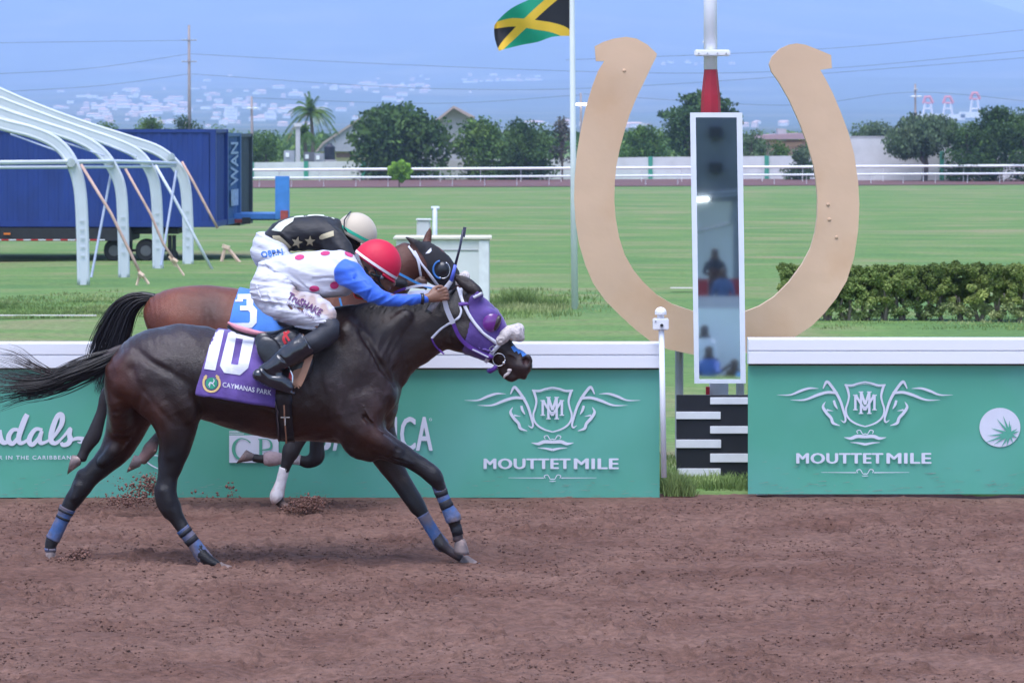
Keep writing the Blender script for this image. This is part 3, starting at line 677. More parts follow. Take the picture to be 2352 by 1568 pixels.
prismY(MB(), [(1770, 322), (1850, 322), (1850, 400), (1770, 400)], 428, 436).build('wall', mat('pink_wall', (.62, .33, .30), .85, .1), r); prismY(MB(), [(1740, 320), (1752, 310), (1845, 306), (1860, 320)], 426, 438).build('roof', mat('purple_roof', (.40, .25, .30), .8, .1), r); prismY(MB(), [(1787, 296), (1806, 296), (1806, 325), (1787, 325)], 427, 430).build('chimney', M_grim, r)
prismY(MB(), [(1802, 328), (1842, 326), (1842, 334), (1802, 338)], 427.5, 428).build('awning', mat('salmon', (.75, .38, .33)), r)
r = empty('water_tank', W(757, 373, 371), 'black ribbed plastic water tank before the cream house', 'water tank'); c = W(757, 373, 371); s = PX(371)
m = MB()
for k in range(5): m.tube([c + Vector((0, 0, s * (6 + 6.0 * k))), c + Vector((0, 0, s * (11 + 6.0 * k)))], 13 * s, 16); m.tube([c + Vector((0, 0, s * (11 + 6.0 * k))), c + Vector((0, 0, s * (12 + 6.0 * k)))], 12 * s, 16)
m.build('body', mat('black_plastic', (.02, .022, .035), .4)  , r, smooth=False); MB().tube([c + Vector((0, 0, 36 * s)), c + Vector((0, 0, 41 * s)), c + Vector((0, 0, 44 * s))], [12 * s, 6 * s, 5 * s], 16).build('lid', mat('black_plastic2', (.03, .03, .04), .4), r); MB().box(c + Vector((0, 0, 0)), (30 * s, 30 * s, 12 * s)).build('plinth', M_grim, r)
for x0, x1, y0, lab, c3 in [(697, 722, 350, 'dark grey utility box behind the wall beside the tank', (.14, .14, .16)), (722, 744, 352, 'lighter grey box right beside the black tank', (.3, .3, .34)), (652, 676, 346, 'small grey shed behind the wall under the palm', (.35, .36, .42))]:
    rr = empty('equipment_box', W((x0 + x1) / 2, 375, 369), lab, 'box'); prismY(MB(), [(x0, y0), (x1, y0), (x1, 385), (x0, 385)], 368, 369.5).build('body', mat('boxpaint', c3, .6), rr); prismY(MB(), [(x0 + 4, y0 + 5), (x0 + 12, y0 + 5), (x0 + 12, y0 + 15), (x0 + 4, y0 + 15)], 367.9, 368).build('notice', M_rail, rr)
rr = empty('gate_pillar', W(684, 375, 366), 'slim pale concrete pillar with a cap left of the palm', 'pillar'); prismY(MB(), [(679, 290), (689, 290), (689, 385), (679, 385)], 366, 366.5).build('shaft', mat('concrete_pale', (.52, .50, .52)), rr); prismY(MB(), [(674, 283), (694, 283), (692, 291), (676, 291)], 365.8, 366.7).build('cap', mat('concrete_cap', (.6, .58, .6)), rr)

# utility poles and cables
M_pole = mat('weathered_pole', (.30, .25, .24), .9, .15); M_lampw = mat('lamp_housing', (.75, .76, .78), .4)
def upole(x, yt, arms, Y, label, lamp=None, lit=False, wd=9):
    s = PX(Y); b = W(x, 400, Y); b.z = gz(Y); t = W(x - 2, yt, Y); r = empty('utility_pole', b, label, 'utility pole', 'utility poles behind the far wall')
    MB().tube([b, t], [wd * .55 * s, wd * .3 * s], 8).build('shaft', M_pole, r, smooth=True)
    for ya, hw in arms:
        q = W(x - 1, ya, Y); m = MB(); m.box((q.x, Y - .15, q.z), (hw * 2 * s, .12, 2 * s)); m.build('crossarm', M_pole, r)
        m = MB()
        for dx in (-.95, -.5, .5, .95): m.tube([(q.x + dx * hw * s, Y - .15, q.z), (q.x + dx * hw * s, Y - .15, q.z + 3 * s)], .05, 6)
        m.build('insulators', M_lampw, r)
    if lamp:
        q = W(x, lamp, Y); ml = M_lampw
        if lit:
            ml, N, L, P = nodes('lit_lamp'); P.inputs['Emission Color'].default_value = (1, .97, .85, 1); P.inputs['Emission Strength'].default_value = 3
        m = MB()
        for sx in (-1, 1): m.ell((q.x + sx * 7 * s, Y - .3, q.z), (7 * s, .2, 3.0 * s if lit else 2 * s), 10, 6)
        m.build('floodlight', ml, r, smooth=True)
upole(436, 58, [(93, 17), (142, 17)], 398, 'tallest wooden pole with two crossarms behind the blue container')
upole(580, 222, [], 376, 'thin pole carrying a white lamp head right of the containers', lamp=249, wd=8)
upole(1336, 214, [], 376, 'short pole with a glowing lamp beside the flagpole', lamp=240, lit=True, wd=7)
upole(2104, 193, [(207, 4)], 356, 'pole with a white lamp crossbar before the port cranes', lamp=222, wd=7)
M_wire = mat('cable', (.12, .12, .16), .6, 0)
for pts, lab in [([(435, 170), (220, 198), (-60, 214)], 'lowest cable running left from the tall pole'), ([(435, 124), (200, 158), (-60, 172)], 'middle cable running left from the tall pole'), ([(435, 93), (60, 98), (-60, 100)], 'topmost cable running left from the tall pole'),
                 ([(436, 124), (900, 148), (1500, 168), (1900, 158), (2420, 110)], 'long cable sweeping right across the sky from the tall pole'), ([(436, 170), (1000, 204), (1500, 196), (2420, 128)], 'lower long cable crossing behind the horseshoe'),
                 ([(1300, 138), (1900, 112), (2420, 62)], 'uppermost cable rising to the right edge'), ([(1340, 216), (1800, 242), (2103, 212), (2420, 240)], 'cable passing over the lamp pole at the right'), ([(580, 225), (1000, 238), (1336, 218)], 'cable between the two short lamp poles')]:
    S = catmull(pts, 8); P = [W(q[0], q[1], 388 if len(pts) > 3 else 396) for q in S]; tag(MB().tube(P, .022, 5).build('power_line', M_wire), lab, 'cable', 'cables strung behind the course')

# ---------------------------------------------------------------- containers and trailer
def corr_panel(m, A, B, z0, z1, n, depth, out):         # corrugated steel sheet from A to B (xy), out = outward unit vector
    A = Vector(A); B = Vector(B); P = []
    for i in range(n):
        for t, d in ((0, 0), (.28, 0), (.42, -depth), (.86, -depth), (1, 0)):
            P.append(A + (B - A) * ((i + t) / n) + Vector(out) * d)
    for a, b in zip(P[:-1], P[1:]): m.add([(a.x, a.y, z0), (b.x, b.y, z0), (b.x, b.y, z1), (a.x, a.y, z1)], [(0, 1, 2, 3)])
def container(xr, ytop, ybot, Y, L, yaw, c, label, marks=None, cname='blue'):
    zt = W(xr, ytop, Y).z; zb = W(xr, ybot, Y).z; X1 = W(xr, ybot, Y).x; Wd = 2.44
    ux = Vector((math.cos(yaw), math.sin(yaw), 0)); uy = Vector((-math.sin(yaw), math.cos(yaw), 0)); P0 = Vector((X1, Y, 0)); A = P0 - ux * L
    mt = mat(cname + '_container_paint', c, .5, .14, 2.2, bump=.1, bscale=3, stretch=(1, 1, .4), c2=tuple(k * .72 for k in c), c2scale=1.2, c2lo=.55, c2hi=.75)
    r = empty('shipping_container', (P0.x, P0.y, zb), label, 'container', 'shipping containers beside the course')
    m = MB(); corr_panel(m, A + ux * .1, P0 - ux * .1, zb + .16, zt - .1, int(L / .28), .016, -uy); m.build('side_panel', mt, r, fix=False); m = MB(); corr_panel(m, A + uy * Wd + ux * .1, P0 + uy * Wd - ux * .1, zb + .16, zt - .1, int(L / .28), .016, uy)
    m.build('side_panel', mt, r, fix=False); m = MB(); corr_panel(m, P0 + uy * .1, P0 + uy * (Wd - .1), zb + .16, zt - .1, 8, .03, ux); m.build('end_panel', mt, r, fix=False)
    m = MB(); c0 = (A + P0) / 2
    for off in (0.04, Wd - .04):
        for z, h in ((zb + .08, .16), (zt - .05, .1)): q = c0 + uy * off; m.box((q.x, q.y, z), (L, .12, h), yaw)
        for e in (A, P0): q = e + uy * off; m.box((q.x, q.y, (zb + zt) / 2), (.16, .16, zt - zb - .002), yaw)
    for z, h in ((zb + .08, .158), (zt - .05, .098)): q = P0 + uy * Wd / 2; m.box((q.x, q.y, z), (.13, Wd - .1, h), yaw)
    m.build('frame', mt, r, bevel=.012)
    m = MB(); q = c0 + uy * Wd / 2; m.box((q.x, q.y, zt - .07), (L - .1, Wd - .1, .05), yaw); m.build('roof', mt, r)
    if marks:
        S = []
        for sh in marks: S.append(sh)
        mm = MB()
        for i, (P, fs) in enumerate(S):                    # marks on the end wall: u across 0..1, v height 0..1
            mm.add([P0 + ux * (.055 + .001 * i) + uy * (Wd * p[0]) + Vector((0, 0, zb + (zt - zb) * p[1])) for p in P], fs)
        mm.build('lettering', mat('container_lettering', (.30, .38, .50), .7, .3, 8), r, fix=False)
    return r
CB = (.009, .036, .20)
container(489, 297, 522, 94, 17.5, math.radians(-3.2), CB, 'long blue container on the trailer, nearest of the three')
lt = [text2d('WAN', 0, 0, 1, 1, .02)[0:2]]
def vtext(body, u0, u1, v0, v1):                        # lettering running up the end wall
    P, f = text2d(body, 0, 0, 1, 1, .02); return np.stack([u0 + (u1 - u0) * P[:, 1], v0 + (v1 - v0) * P[:, 0]], 1), f
container(517, 306, 517, 97.0, 12, math.radians(-4.2), (.04, .115, .27), 'blue container with tall white lettering on its end, behind the first', marks=[vtext('WAN', .28, .85, .42, .9), (np.array([(.3, .2), (.85, .2), (.85, .38), (.3, .38)]), [(0, 1, 2, 3)])], cname='faded_blue')
container(546, 307, 518, 99.8, 12, math.radians(-4.0), (.035, .05, .065), 'dark grey container, last and farthest right of the three', cname='dark_grey')
TYd = 94.6; s = PX(TYd)
r = empty('flatbed_trailer', ground(250, 600), 'black flatbed trailer with red and white reflective strip under the blue container', 'trailer')
M_blk = mat('black_steel', (.015, .016, .02), .6, .2); M_tyre = mat('tyre_rubber', (.018, .018, .02), .85, .1); M_refr = mat('reflector_red', (.6, .03, .03), .3, 0); M_refw = mat('reflector_white', (.8, .8, .82), .3, 0)
zt_ = W(0, 523, 94).z; zb_ = W(0, 553, 94).z; xL = W(-900, 0, 94).x; xR = W(300, 0, 94).x
MB().box(((xL + xR) / 2, 95.2, (zt_ + zb_) / 2 - .01), (xR - xL, 2.3, zt_ - zb_)).build('deck', M_blk, r, bevel=.02)
xR2 = W(405, 0, 94).x; MB().box(((xR + xR2) / 2, 95.2, W(0, 532, 94).z), (xR2 - xR - .004, 1.3, .16)).build('chassis_beam', M_blk, r)
ma = MB(); mb_ = MB()
for k in range(40):
    x = 232 - k * 17; q = W(x, 551, 94); (ma if k % 2 else mb_).box((q.x, 94.04, q.z), (16.6 * s, .02, 2.2 * s))
ma.build('red_reflectors', M_refr, r); mb_.build('white_reflectors', M_refw, r)
for x in (16, -300): q = W(x, 537, 94); MB().box((q.x, 94.03, q.z), (15 * s, .05, 4 * s)).build('marker_lamp', mat('amber_lens', (.75, .2, .03), .3, 0), r)
for x, dy in [(262, 0), (335, 0), (262, 1.9), (335, 1.9), (395, .9)]:
    g0 = W(x, 575, 94.3 + dy); R_ = 24 * s if x < 390 else 12 * s; g0.z = gz(g0.y) + R_
    w = MB().tube([g0 + Vector((0, -.02, 0)), g0 + Vector((0, .03, 0)), g0 + Vector((0, .32, 0)), g0 + Vector((0, .36, 0))], [R_ * .9, R_, R_, R_ * .9], 24).build('wheel', M_tyre, r, smooth=False)
    MB().tube([g0 + Vector((0, -.03, 0)), g0 + Vector((0, .0, 0))], [R_ * .5, R_ * .55], 18).build('rim', mat('rim_dull', (.12, .12, .13), .5, .1, metal=.5), w)
m = MB()
for x in (300, 390, 400): q = W(x, 540, 94.5); m.tube([q, (q.x, q.y, gz(94.5) + .02)], .06, 6)
m.tube([W(385, 600, 94.5), W(405, 600, 94.5)], .08, 6); m.tube([W(300, 575, 94.5), W(395, 575, 94.5)], .04, 6); m.build('landing_leg', M_blk, r)
# second chassis sticking out on the right
r = empty('blue_chassis', ground(620, 520), 'bright blue chassis with upright end board and red lamp box, right of the containers', 'trailer')
M_bb = mat('bright_blue_paint', (.06, .24, .62), .5, .12, 3); Yc = 98.5; s = PX(Yc)
def bx(x0, y0, x1, y1, Y0, Y1):
    A = W(x0, y1, Y0); B = W(x1, y0, Y0); return MB().box(((A.x + B.x) / 2, (Y0 + Y1) / 2, (A.z + B.z) / 2), (B.x - A.x, Y1 - Y0, B.z - A.z))
bx(330, 491, 642, 503, Yc, Yc + 2.2).build('deck', mat('deck_blue', (.04, .16, .45), .5, .1), r); bx(632, 405, 664, 504, Yc - .15, Yc + .1).build('end_board', M_bb, r, bevel=.01); bx(644, 484, 661, 505, Yc - .4, Yc - .16).build('lamp_box', mat('rust_red', (.38, .07, .06), .6, .2), r)
bx(510, 504, 560, 512, Yc - .2, Yc + .1).build('bumper', mat('rust_red_dark', (.25, .04, .05), .6, .2), r); bx(556, 500, 574, 514, Yc - .3, Yc - .02).build('lamp_bracket', M_blk, r); bx(575, 503, 640, 506, Yc + .2, Yc + 1.6).build('under_rail', M_blk, r)
# ---------------------------------------------------------------- white hoop frame with props
M_hoop = mat('hoop_white', (.58, .61, .66), .45, .06, 1.5); M_wood = mat('prop_timber', (.50, .33, .27), .85, .2, 4); M_band = mat('scuff', (.45, .5, .55), .6, .1)
r = empty('hoop_frame', ground(192, 652), 'row of four white curved hoops of an uncovered shelter with long side rails', 'shelter frame')
arch = [([(-260, 205), (-120, 245), (0, 284), (70, 302), (120, 323), (152, 352), (173, 392), (184, 440), (189, 520), (192, 654)], 26),
        ([(-260, 150), (-100, 215), (0, 258), (100, 291), (180, 318), (232, 350), (263, 394), (278, 440), (283, 530), (285, 639)], 23.5),
        ([(-220, 140), (-60, 208), (0, 234), (150, 290), (262, 328), (318, 356), (346, 394), (358, 440), (362, 520), (363, 620)], 23),
        ([(-200, 122), (0, 214), (100, 256), (200, 292), (300, 324), (362, 346), (402, 378), (424, 420), (431, 500), (432, 610)], 23)]
hY = []
for P, w in arch:
    xm = P[0][0] - 40; P = [(2 * xm - x, y) for x, y in P[::-1]] + [(xm, P[0][1] - 12)] + P          # the far leg of each hoop, out of frame
    g0 = ground(P[-1][0], P[-1][1] - 2); Y = g0.y; hY.append(Y); s = PX(Y); S = catmull(P, 6); m = MB(); ctr = [W(a, b, Y) for a, b in S]
    for i in range(len(ctr)):                            # two chords with a plate web between them
        pass
    nrm = []
    for i in range(len(ctr)):
        t = (ctr[min(i + 1, len(ctr) - 1)] - ctr[max(i - 1, 0)]).normalized(); nrm.append(Vector((-t.z, 0, t.x)))
    h = w * s / 2
    m.tube([c + n * (h - .03) for c, n in zip(ctr, nrm)], .045, 8); m.tube([c - n * (h - .03) for c, n in zip(ctr, nrm)], .045, 8)
    V = [c + n * (h - .05) for c, n in zip(ctr, nrm)] + [c - n * (h - .05) for c, n in zip(ctr, nrm)]; k = len(ctr)
    for dy in (-.035, .035): m.add([v + Vector((0, dy, 0)) for v in V], [(i, i + 1, k + i + 1, k + i) for i in range(k - 1)])
    hp_ = m.build('hoop', M_hoop, r, smooth=True); bd = MB()
    for yy in (500, 520, 540, 560, 580): q = W(P[-2][0] + (P[-1][0] - P[-2][0]) * (yy - 500) / 120, yy + (P[-1][1] - 640) * .5, Y); bd.box(q - Vector((0, .06, 0)), (w * s * .35, .02, .012))
    bd.build('bolt_marks', M_band, hp_)
    q = W(P[-4][0] - 8, P[-4][1] - 18, Y); MB().tube([q + Vector((0, -.14, 0)), q + Vector((0, .02, 0))], .09, 10).build('bracket', mat('galvanised', (.5, .53, .55), .4, .1, metal=.6), hp_)
xs_ = [(-730, 378, 387), (-300, 376, 386), (152, 372, 384), (257, 371, 383.5), (345, 373, 383), (404, 376, 382)]; yy_ = [hY[0] - .12, hY[0] - .12, hY[0] - .12, hY[1] - .12, hY[2] - .12, hY[3] - .12]
MB().tube([W(a, b, y) for (a, b, c), y in zip(xs_, yy_)], .045, 8).build('upper_rail', M_hoop, r, smooth=True)
MB().tube([W(a, c, y) for (a, b, c), y in zip(xs_, yy_)], .032, 8).build('lower_rail', M_hoop, r, smooth=True)
def prop(pts, Yi, w, m_, label, legs=None):
    Y = hY[Yi] - .3; b = W(pts[-1][0], pts[-1][1], Y); rr = empty('prop_pole', b, label, 'prop', 'props bracing the white hoops')
    P = [W(x, y, Y + (.2 if i == 0 else 0)) for i, (x, y) in enumerate(pts)]; MB().tube(P, w * PX(Y) / 2, 8).build('shaft', m_, rr, smooth=True)
    if legs:
        m = MB()
        for (x0, y0), (x1, y1) in legs: m.tube([W(x0, y0, Y), W(x1, y1, Y)], w * .5 * PX(Y), 6)
        m.tube([b + Vector((-.05, -.04, .05)), b + Vector((.05, -.04, -.02))], w * .9 * PX(Y), 6); m.build('foot', mat('raw_timber', (.62, .45, .33), .85, .2), rr)
prop([(186, 378), (255, 490), (304, 590), (324, 632)], 0, 7, M_wood, 'leftmost pinkish pole ending in a forked timber foot', [((322, 628), (314, 655)), ((324, 628), (342, 652))])
prop([(288, 388), (345, 490), (375, 560), (402, 600)], 1, 6, M_wood, 'reddish pole leaning from the second hoop to a timber block', [((388, 588), (404, 612)), ((400, 600), (423, 633))])
prop([(357, 380), (400, 455), (445, 540), (487, 619)], 2, 7, M_hoop, 'white pole leaning from the third hoop to the grass')
prop([(418, 372), (445, 420), (480, 487), (500, 524)], 3, 6, M_wood, 'rightmost pinkish pole leaning from the last hoop to the chassis')
for i, (a, b, lab) in enumerate([((256, 392), (206, 655), 'thin pale strap from the second hoop down to the first foot'), ((405, 392), (370, 610), 'thin pale strap between the last two hoops'), ((24, 308), (140, 350), 'upper thin strap inside the first hoop'), ((150, 328), (240, 358), 'upper thin strap inside the second hoop'), ((240, 330), (315, 360), 'upper thin strap inside the third hoop')]):
    tag(MB().tube([W(*a, hY[1] + .3), W(*b, hY[1] - .2)], .018 if i > 1 else .03, 5).build('guy_strap', mat('strap_pale', (.42, .46, .6), .7)), lab, 'strap', 'straps on the white hoops')
q = ground(530, 604); r = empty('timber_trestle', q, 'small crossed timber stake standing in the grass right of the hoops', 'stake'); m = MB()
for a, b in [((518, 566), (509, 600)), ((520, 566), (552, 605))]: m.tube([W(*a, q.y), W(*b, q.y)], .05, 6)
m.build('legs', mat('raw_timber2', (.60, .42, .32), .85, .2), r); MB().box(W(519, 567, q.y), (.2, .14, .09), 0, .3).build('head', mat('raw_timber3', (.7, .5, .38), .85), r)

# ---------------------------------------------------------------- infield boxes, flagpole
M_cab = mat('cabinet_white', (.62, .62, .60), .6, .1, 2, c2=(.4, .4, .38), c2scale=1.2, c2lo=.58, c2hi=.8)
g0 = ground(1015, 712); Yb = g0.y; r = empty('utility_cabinet', g0, 'large dull white steel cabinet on the grass behind the horses heads', 'cabinet')
def boxat(x0, y0, x1, y1, Y, d):
    A = W(x0, y1, Y); B = W(x1, y0, Y); return (Vector(((A.x + B.x) / 2, Y + d / 2, (A.z + B.z) / 2)), (B.x - A.x, d, B.z - A.z))
c, d = boxat(910, 550, 1124, 712, Yb, .9); MB().box(c, d).build('body', M_cab, r, bevel=.012); c, d = boxat(903, 544.5, 1129, 550, Yb - .05, 1.0); MB().box(c, d).build('lid', mat('lid_cream', (.62, .58, .48), .6, .1), r, bevel=.008)
c, d = boxat(918, 574, 1098, 575.6, Yb - .012, .02); MB().box(c, d).build('seam', mat('seam_dark', (.2, .2, .2)), r); c, d = boxat(1100, 553, 1123, 712, Yb - .02, .03); MB().box(c, d).build('corner_post', mat('corner_paint', (.7, .7, .7), .5, .08), r, bevel=.006)
r = empty('meter_box', ground(978, 690), 'small pale box standing behind the large cabinet', 'box'); c, d = boxat(957, 507, 988, 690, Yb + 2, .3); MB().box(c, d).build('body', M_cab, r, bevel=.02); c, d = boxat(955, 503, 990, 507, Yb + 1.98, .36); MB().box(c, d).build('lid', M_cab, r, bevel=.01)
r = empty('pipe_post', ground(999, 690), 'slim grey pipe with a cross fitting beside the small pale box', 'post'); q = W(999, 478, Yb + 1.6); M_pipe = mat('pipe_grey', (.5, .54, .6), .5, .1); MB().tube([(q.x, q.y, gz(q.y) - .1), q], 5.5 * PX(q.y), 12).build('pipe', M_pipe, r, smooth=True); MB().tube([q + Vector((-.06, 0, 0)), q + Vector((.07, 0, 0))], .03, 8).build('fitting', M_pipe, r)
g0 = ground(1320, 710); FY = g0.y; r = empty('flagpole', g0, 'tall thin white flagpole left of the horseshoe', 'flagpole'); s = PX(FY)
MB().tube([W(1320.5, 712, FY), W(1316, 300, FY), W(1313.5, -60, FY), W(1312, -220, FY)], [8 * s, 6.6 * s, 6 * s, 5.4 * s], 16).build('pole', mat('pole_white', (.8, .8, .82), .4, .05, 2), r, smooth=True); MB().ell(W(1312, -224, FY), (.09, .09, .09)).build('finial', mat('finial', (.7, .6, .3), .3, metal=.8), r, smooth=True)
# flag: black hoist and fly, green above and below, gold saltire
m, N, L, P = nodes('flag_cloth'); uv = N.new('ShaderNodeUVMap'); sp = N.new('ShaderNodeSeparateXYZ'); L.new(uv.outputs[0], sp.inputs[0])
def mth(op, a, b=None):
    n = N.new('ShaderNodeMath'); n.operation = op
    for i, v in enumerate((a, b)):
        if v is None: continue
        if isinstance(v, (int, float)): n.inputs[i].default_value = v
        else: L.new(v, n.inputs[i])
    return n.outputs[0]
u = sp.outputs[0]; v = sp.outputs[1]; d1 = mth('ABSOLUTE', mth('SUBTRACT', u, v)); d2 = mth('ABSOLUTE', mth('SUBTRACT', mth('ADD', u, v), 1.0)); gold = mth('LESS_THAN', mth('MINIMUM', d1, d2), .115)
green = mth('GREATER_THAN', mth('ABSOLUTE', mth('SUBTRACT', v, .5)), mth('ABSOLUTE', mth('SUBTRACT', u, .5)))
x1 = N.new('ShaderNodeMix'); x1.data_type = 'RGBA'; L.new(green, x1.inputs['Factor']); x1.inputs['A'].default_value = (.018, .018, .025, 1); x1.inputs['B'].default_value = (.01, .30, .17, 1)
x2 = N.new('ShaderNodeMix'); x2.data_type = 'RGBA'; L.new(gold, x2.inputs['Factor']); L.new(x1.outputs['Result'], x2.inputs['A']); x2.inputs['B'].default_value = (.80, .48, .04, 1); L.new(x2.outputs['Result'], P.inputs['Base Color']); P.inputs['Roughness'].default_value = .8
t = N.new('ShaderNodeBsdfTranslucent'); L.new(x2.outputs['Result'], t.inputs[0]); ms = N.new('ShaderNodeMixShader'); ms.inputs[0].default_value = .35; L.new(P.outputs[0], ms.inputs[1]); L.new(t.outputs[0], ms.inputs[2]); L.new(ms.outputs[0], N['Material Output'].inputs[0])
nu, nv = 40, 24; FP = np.zeros((nu, nv, 3)); topc = catmull([(1308, -42), (1260, -18), (1215, 0), (1175, 20), (1146, 44), (1135, 60)], 8); botc = catmull([(1308, 83), (1270, 85), (1235, 97), (1200, 103), (1165, 112), (1146, 118)], 8)
for i in range(nu):
    a = topc[int(i / (nu - 1) * (len(topc) - 1))]; b = botc[int(i / (nu - 1) * (len(botc) - 1))]
    for j in range(nv):
        t = j / (nv - 1); fu = i / (nu - 1); q = a * (1 - t) + b * t; w = math.sin(fu * 9 + t * 2.2) * .16 * fu + math.sin(fu * 17 - t * 3) * .05 * fu; p = W(q[0] + math.sin(t * math.pi) * -4 * fu, q[1], FY); FP[i, j] = (p.x, p.y + w, p.z)
fo = grid_mesh('national_flag', FP, m, kind=None); uvl = fo.data.uv_layers.new(name='UVMap')
for lp in fo.data.loops: vi = lp.vertex_index; uvl.data[lp.index].uv = ((vi // nv) / (nu - 1), 1 - (vi % nv) / (nv - 1))
tag(fo, 'black, green and gold national flag blowing left from the flagpole', 'flag')

# ---------------------------------------------------------------- winning post: horseshoe, post, mirror, marker board
HSY = 25.25
outer = [(1369, 141), (1367, 118), (1366, 107), (1385, 97), (1410, 89), (1438, 85), (1462, 89), (1487, 103), (1509, 124), (1507, 132), (1497, 152), (1480, 188), (1462, 225), (1447, 262), (1435, 300), (1424, 340), (1416, 380), (1412, 420), (1411, 460), (1414, 500), (1422, 545), (1435, 585), (1455, 620), (1480, 650), (1510, 678), (1545, 699), (1590, 714), (1640, 721), (1680, 720), (1709, 717), (1744, 703), (1778, 682), (1813, 647), (1843, 606), (1862, 570), (1872, 535), (1877, 500), (1878, 455), (1875, 420), (1869, 380), (1855, 332), (1837, 283), (1813, 230), (1790, 190), (1772, 165), (1767, 148), (1773, 131), (1792, 112), (1812, 103), (1830, 100), (1850, 103), (1883, 116), (1909, 127), (1911, 157), (1884, 161), (1898, 185), (1912, 212), (1931, 257), (1949, 305), (1962, 354), (1971, 417), (1974, 470), (1971, 530), (1962, 590), (1945, 645), (1921, 685), (1893, 720), (1865, 748), (1824, 775), (1780, 795), (1730, 808), (1680, 815), (1640, 817), (1591, 814), (1535, 802), (1495, 784), (1460, 757), (1425, 725), (1390, 690), (1362, 650), (1345, 610), (1330, 560), (1322, 510), (1319, 460), (1320, 410), (1325, 355), (1333, 305), (1345, 250), (1360, 200), (1374, 163), (1388, 141)]
mt = mat('horseshoe_tan', (.68, .46, .30), .6, .07, 1.6, bump=.25, bscale=3.0, bdist=.03, c2=(.60, .36, .20), c2scale=2.0, c2lo=.55, c2hi=.9)
r = empty('horseshoe_sign', W(1645, 817, HSY), 'giant tan painted horseshoe standing open end up around the winning post', 'horseshoe')
m = MB().prism([W(x, y, HSY) for x, y in outer], (0, .075, 0)); hs = m.build('horseshoe', mt, r)
m = MB()
for x, y in [(1434, 162), (1902, 470), (1905, 504), (1921, 545)]: q = W(x, y, HSY); m.ell((q.x, q.y - .003, q.z), (.013, .004, .012), 10, 6)
m.build('bolts', mat('bolt_rust', (.63, .42, .27), .7), hs, smooth=True); m = MB()
for x in (1560, 1700): q = W(x, 760, HSY + .2); m.tube([(q.x, q.y, -.02), (q.x, q.y, q.z)], .03, 8)
m.tube([W(1560, 770, HSY + .13), W(1700, 770, HSY + .13)], .025, 8); m.build('stand', mat('stand_steel', (.3, .3, .32), .5, .1), r)
PY = 24.75; s = PX(PY); r = empty('winning_post', W(1648, 905, PY), 'round winning post, white above and dark red below, rising behind the mirror', 'post')
M_wp = mat('post_white', (.80, .80, .83), .45, .05, 3); M_rd = mat('post_red', (.36, .012, .03), .45, .12, 6)
MB().tube([W(1632, 160, PY), W(1631.5, 0, PY), W(1631, -320, PY)], [15.5 * s, 15.5 * s, 15 * s], 24).build('upper_post', M_wp, r, smooth=True)
MB().tube([W(1632.5, 159.5, PY), W(1632.5, 185, PY), W(1632.5, 220, PY), W(1632.5, 262, PY)], [15.2 * s, 18 * s, 21.5 * s, 23 * s], 8).build('red_cap', M_rd, r)
q = W(1636, 122, PY - .07); MB().box(q, (82 * s, .06, 15 * s)).build('crossbar', M_wp, r, bevel=.008); m = MB()
for x in (1605, 1625, 1648, 1668): m.tube([W(x, 123, PY - .125), W(x, 123, PY - .09)], .006, 8)
m.build('bolts', mat('steel_bolt', (.5, .5, .52), .4, metal=.8), r); q = W(1614, 97, PY); MB().tube([q, q + Vector((.05, 0, 0))], .008, 6).build('hook', M_wp, r)
q = W(1652, 600, PY); b = W(1652, 905, PY); MB().box((q.x, PY + .05, (W(0, 262, PY).z + 0) / 2 - .05), (42 * s, .1, W(0, 262, PY).z + .1)).build('lower_post', mat('post_grey', (.42, .44, .55), .5, .1), r); q = W(1625, 895, PY); MB().box((q.x, PY - .03, q.z - .1), (9 * s, .03, .25)).build('red_strip', M_rd, r)
# mirror
MY = 24.45; TH = math.radians(1.5); Mc = W(1648, 570, MY); PSI = math.radians(3.6); mn = Vector((-math.sin(PSI) * math.cos(TH), -math.cos(PSI) * math.cos(TH), math.sin(TH)))
def MW(x, y, out=0.0):                                  # point of the tilted mirror plane seen at picture position
    o = Vector((0, 0, CAM_H)); d = W(x, y, MY) - o; return o + d * ((Mc - o).dot(mn) / d.dot(mn)) + mn * out
r = empty('finish_mirror', MW(1654, 880), 'tall narrow mirror in a white frame strapped to the winning post', 'mirror')
go = [(1585, 259), (1705, 259), (1713, 880), (1595, 880)]; gi = [(1598, 270), (1692, 270), (1701, 871), (1606, 871)]
gm = bpy.data.materials.new('mirror_glass'); gm.use_nodes = True; Pg = gm.node_tree.nodes['Principled BSDF']; Pg.inputs['Base Color'].default_value = (.92, .95, .98, 1); Pg.inputs['Metallic'].default_value = 1; Pg.inputs['Roughness'].default_value = .02
MB().add([MW(x, y, .004) for x, y in gi], [(0, 1, 2, 3)]).build('mirror_glass', gm, r, fix=False)
m = MB()
for k in range(4):
    k2 = (k + 1) % 4; a, b, c, d = [MW(*p, .018) for p in (go[k], go[k2], gi[k2], gi[k])]; e, f, g, h = [MW(*p, -.03) for p in (go[k], go[k2], gi[k2], gi[k])]; m.add([a, b, c, d, e, f, g, h], [(0, 1, 2, 3), (0, 4, 5, 1), (2, 6, 7, 3), (1, 5, 6, 2), (0, 3, 7, 4), (4, 7, 6, 5)])
m.build('frame', mat('mirror_frame', (.72, .74, .80), .5, .05, 4), r, fix=True); MB().add([MW(x, y, -.012) for x, y in go], [(0, 1, 2, 3)]).build('backing', M_blk, r)
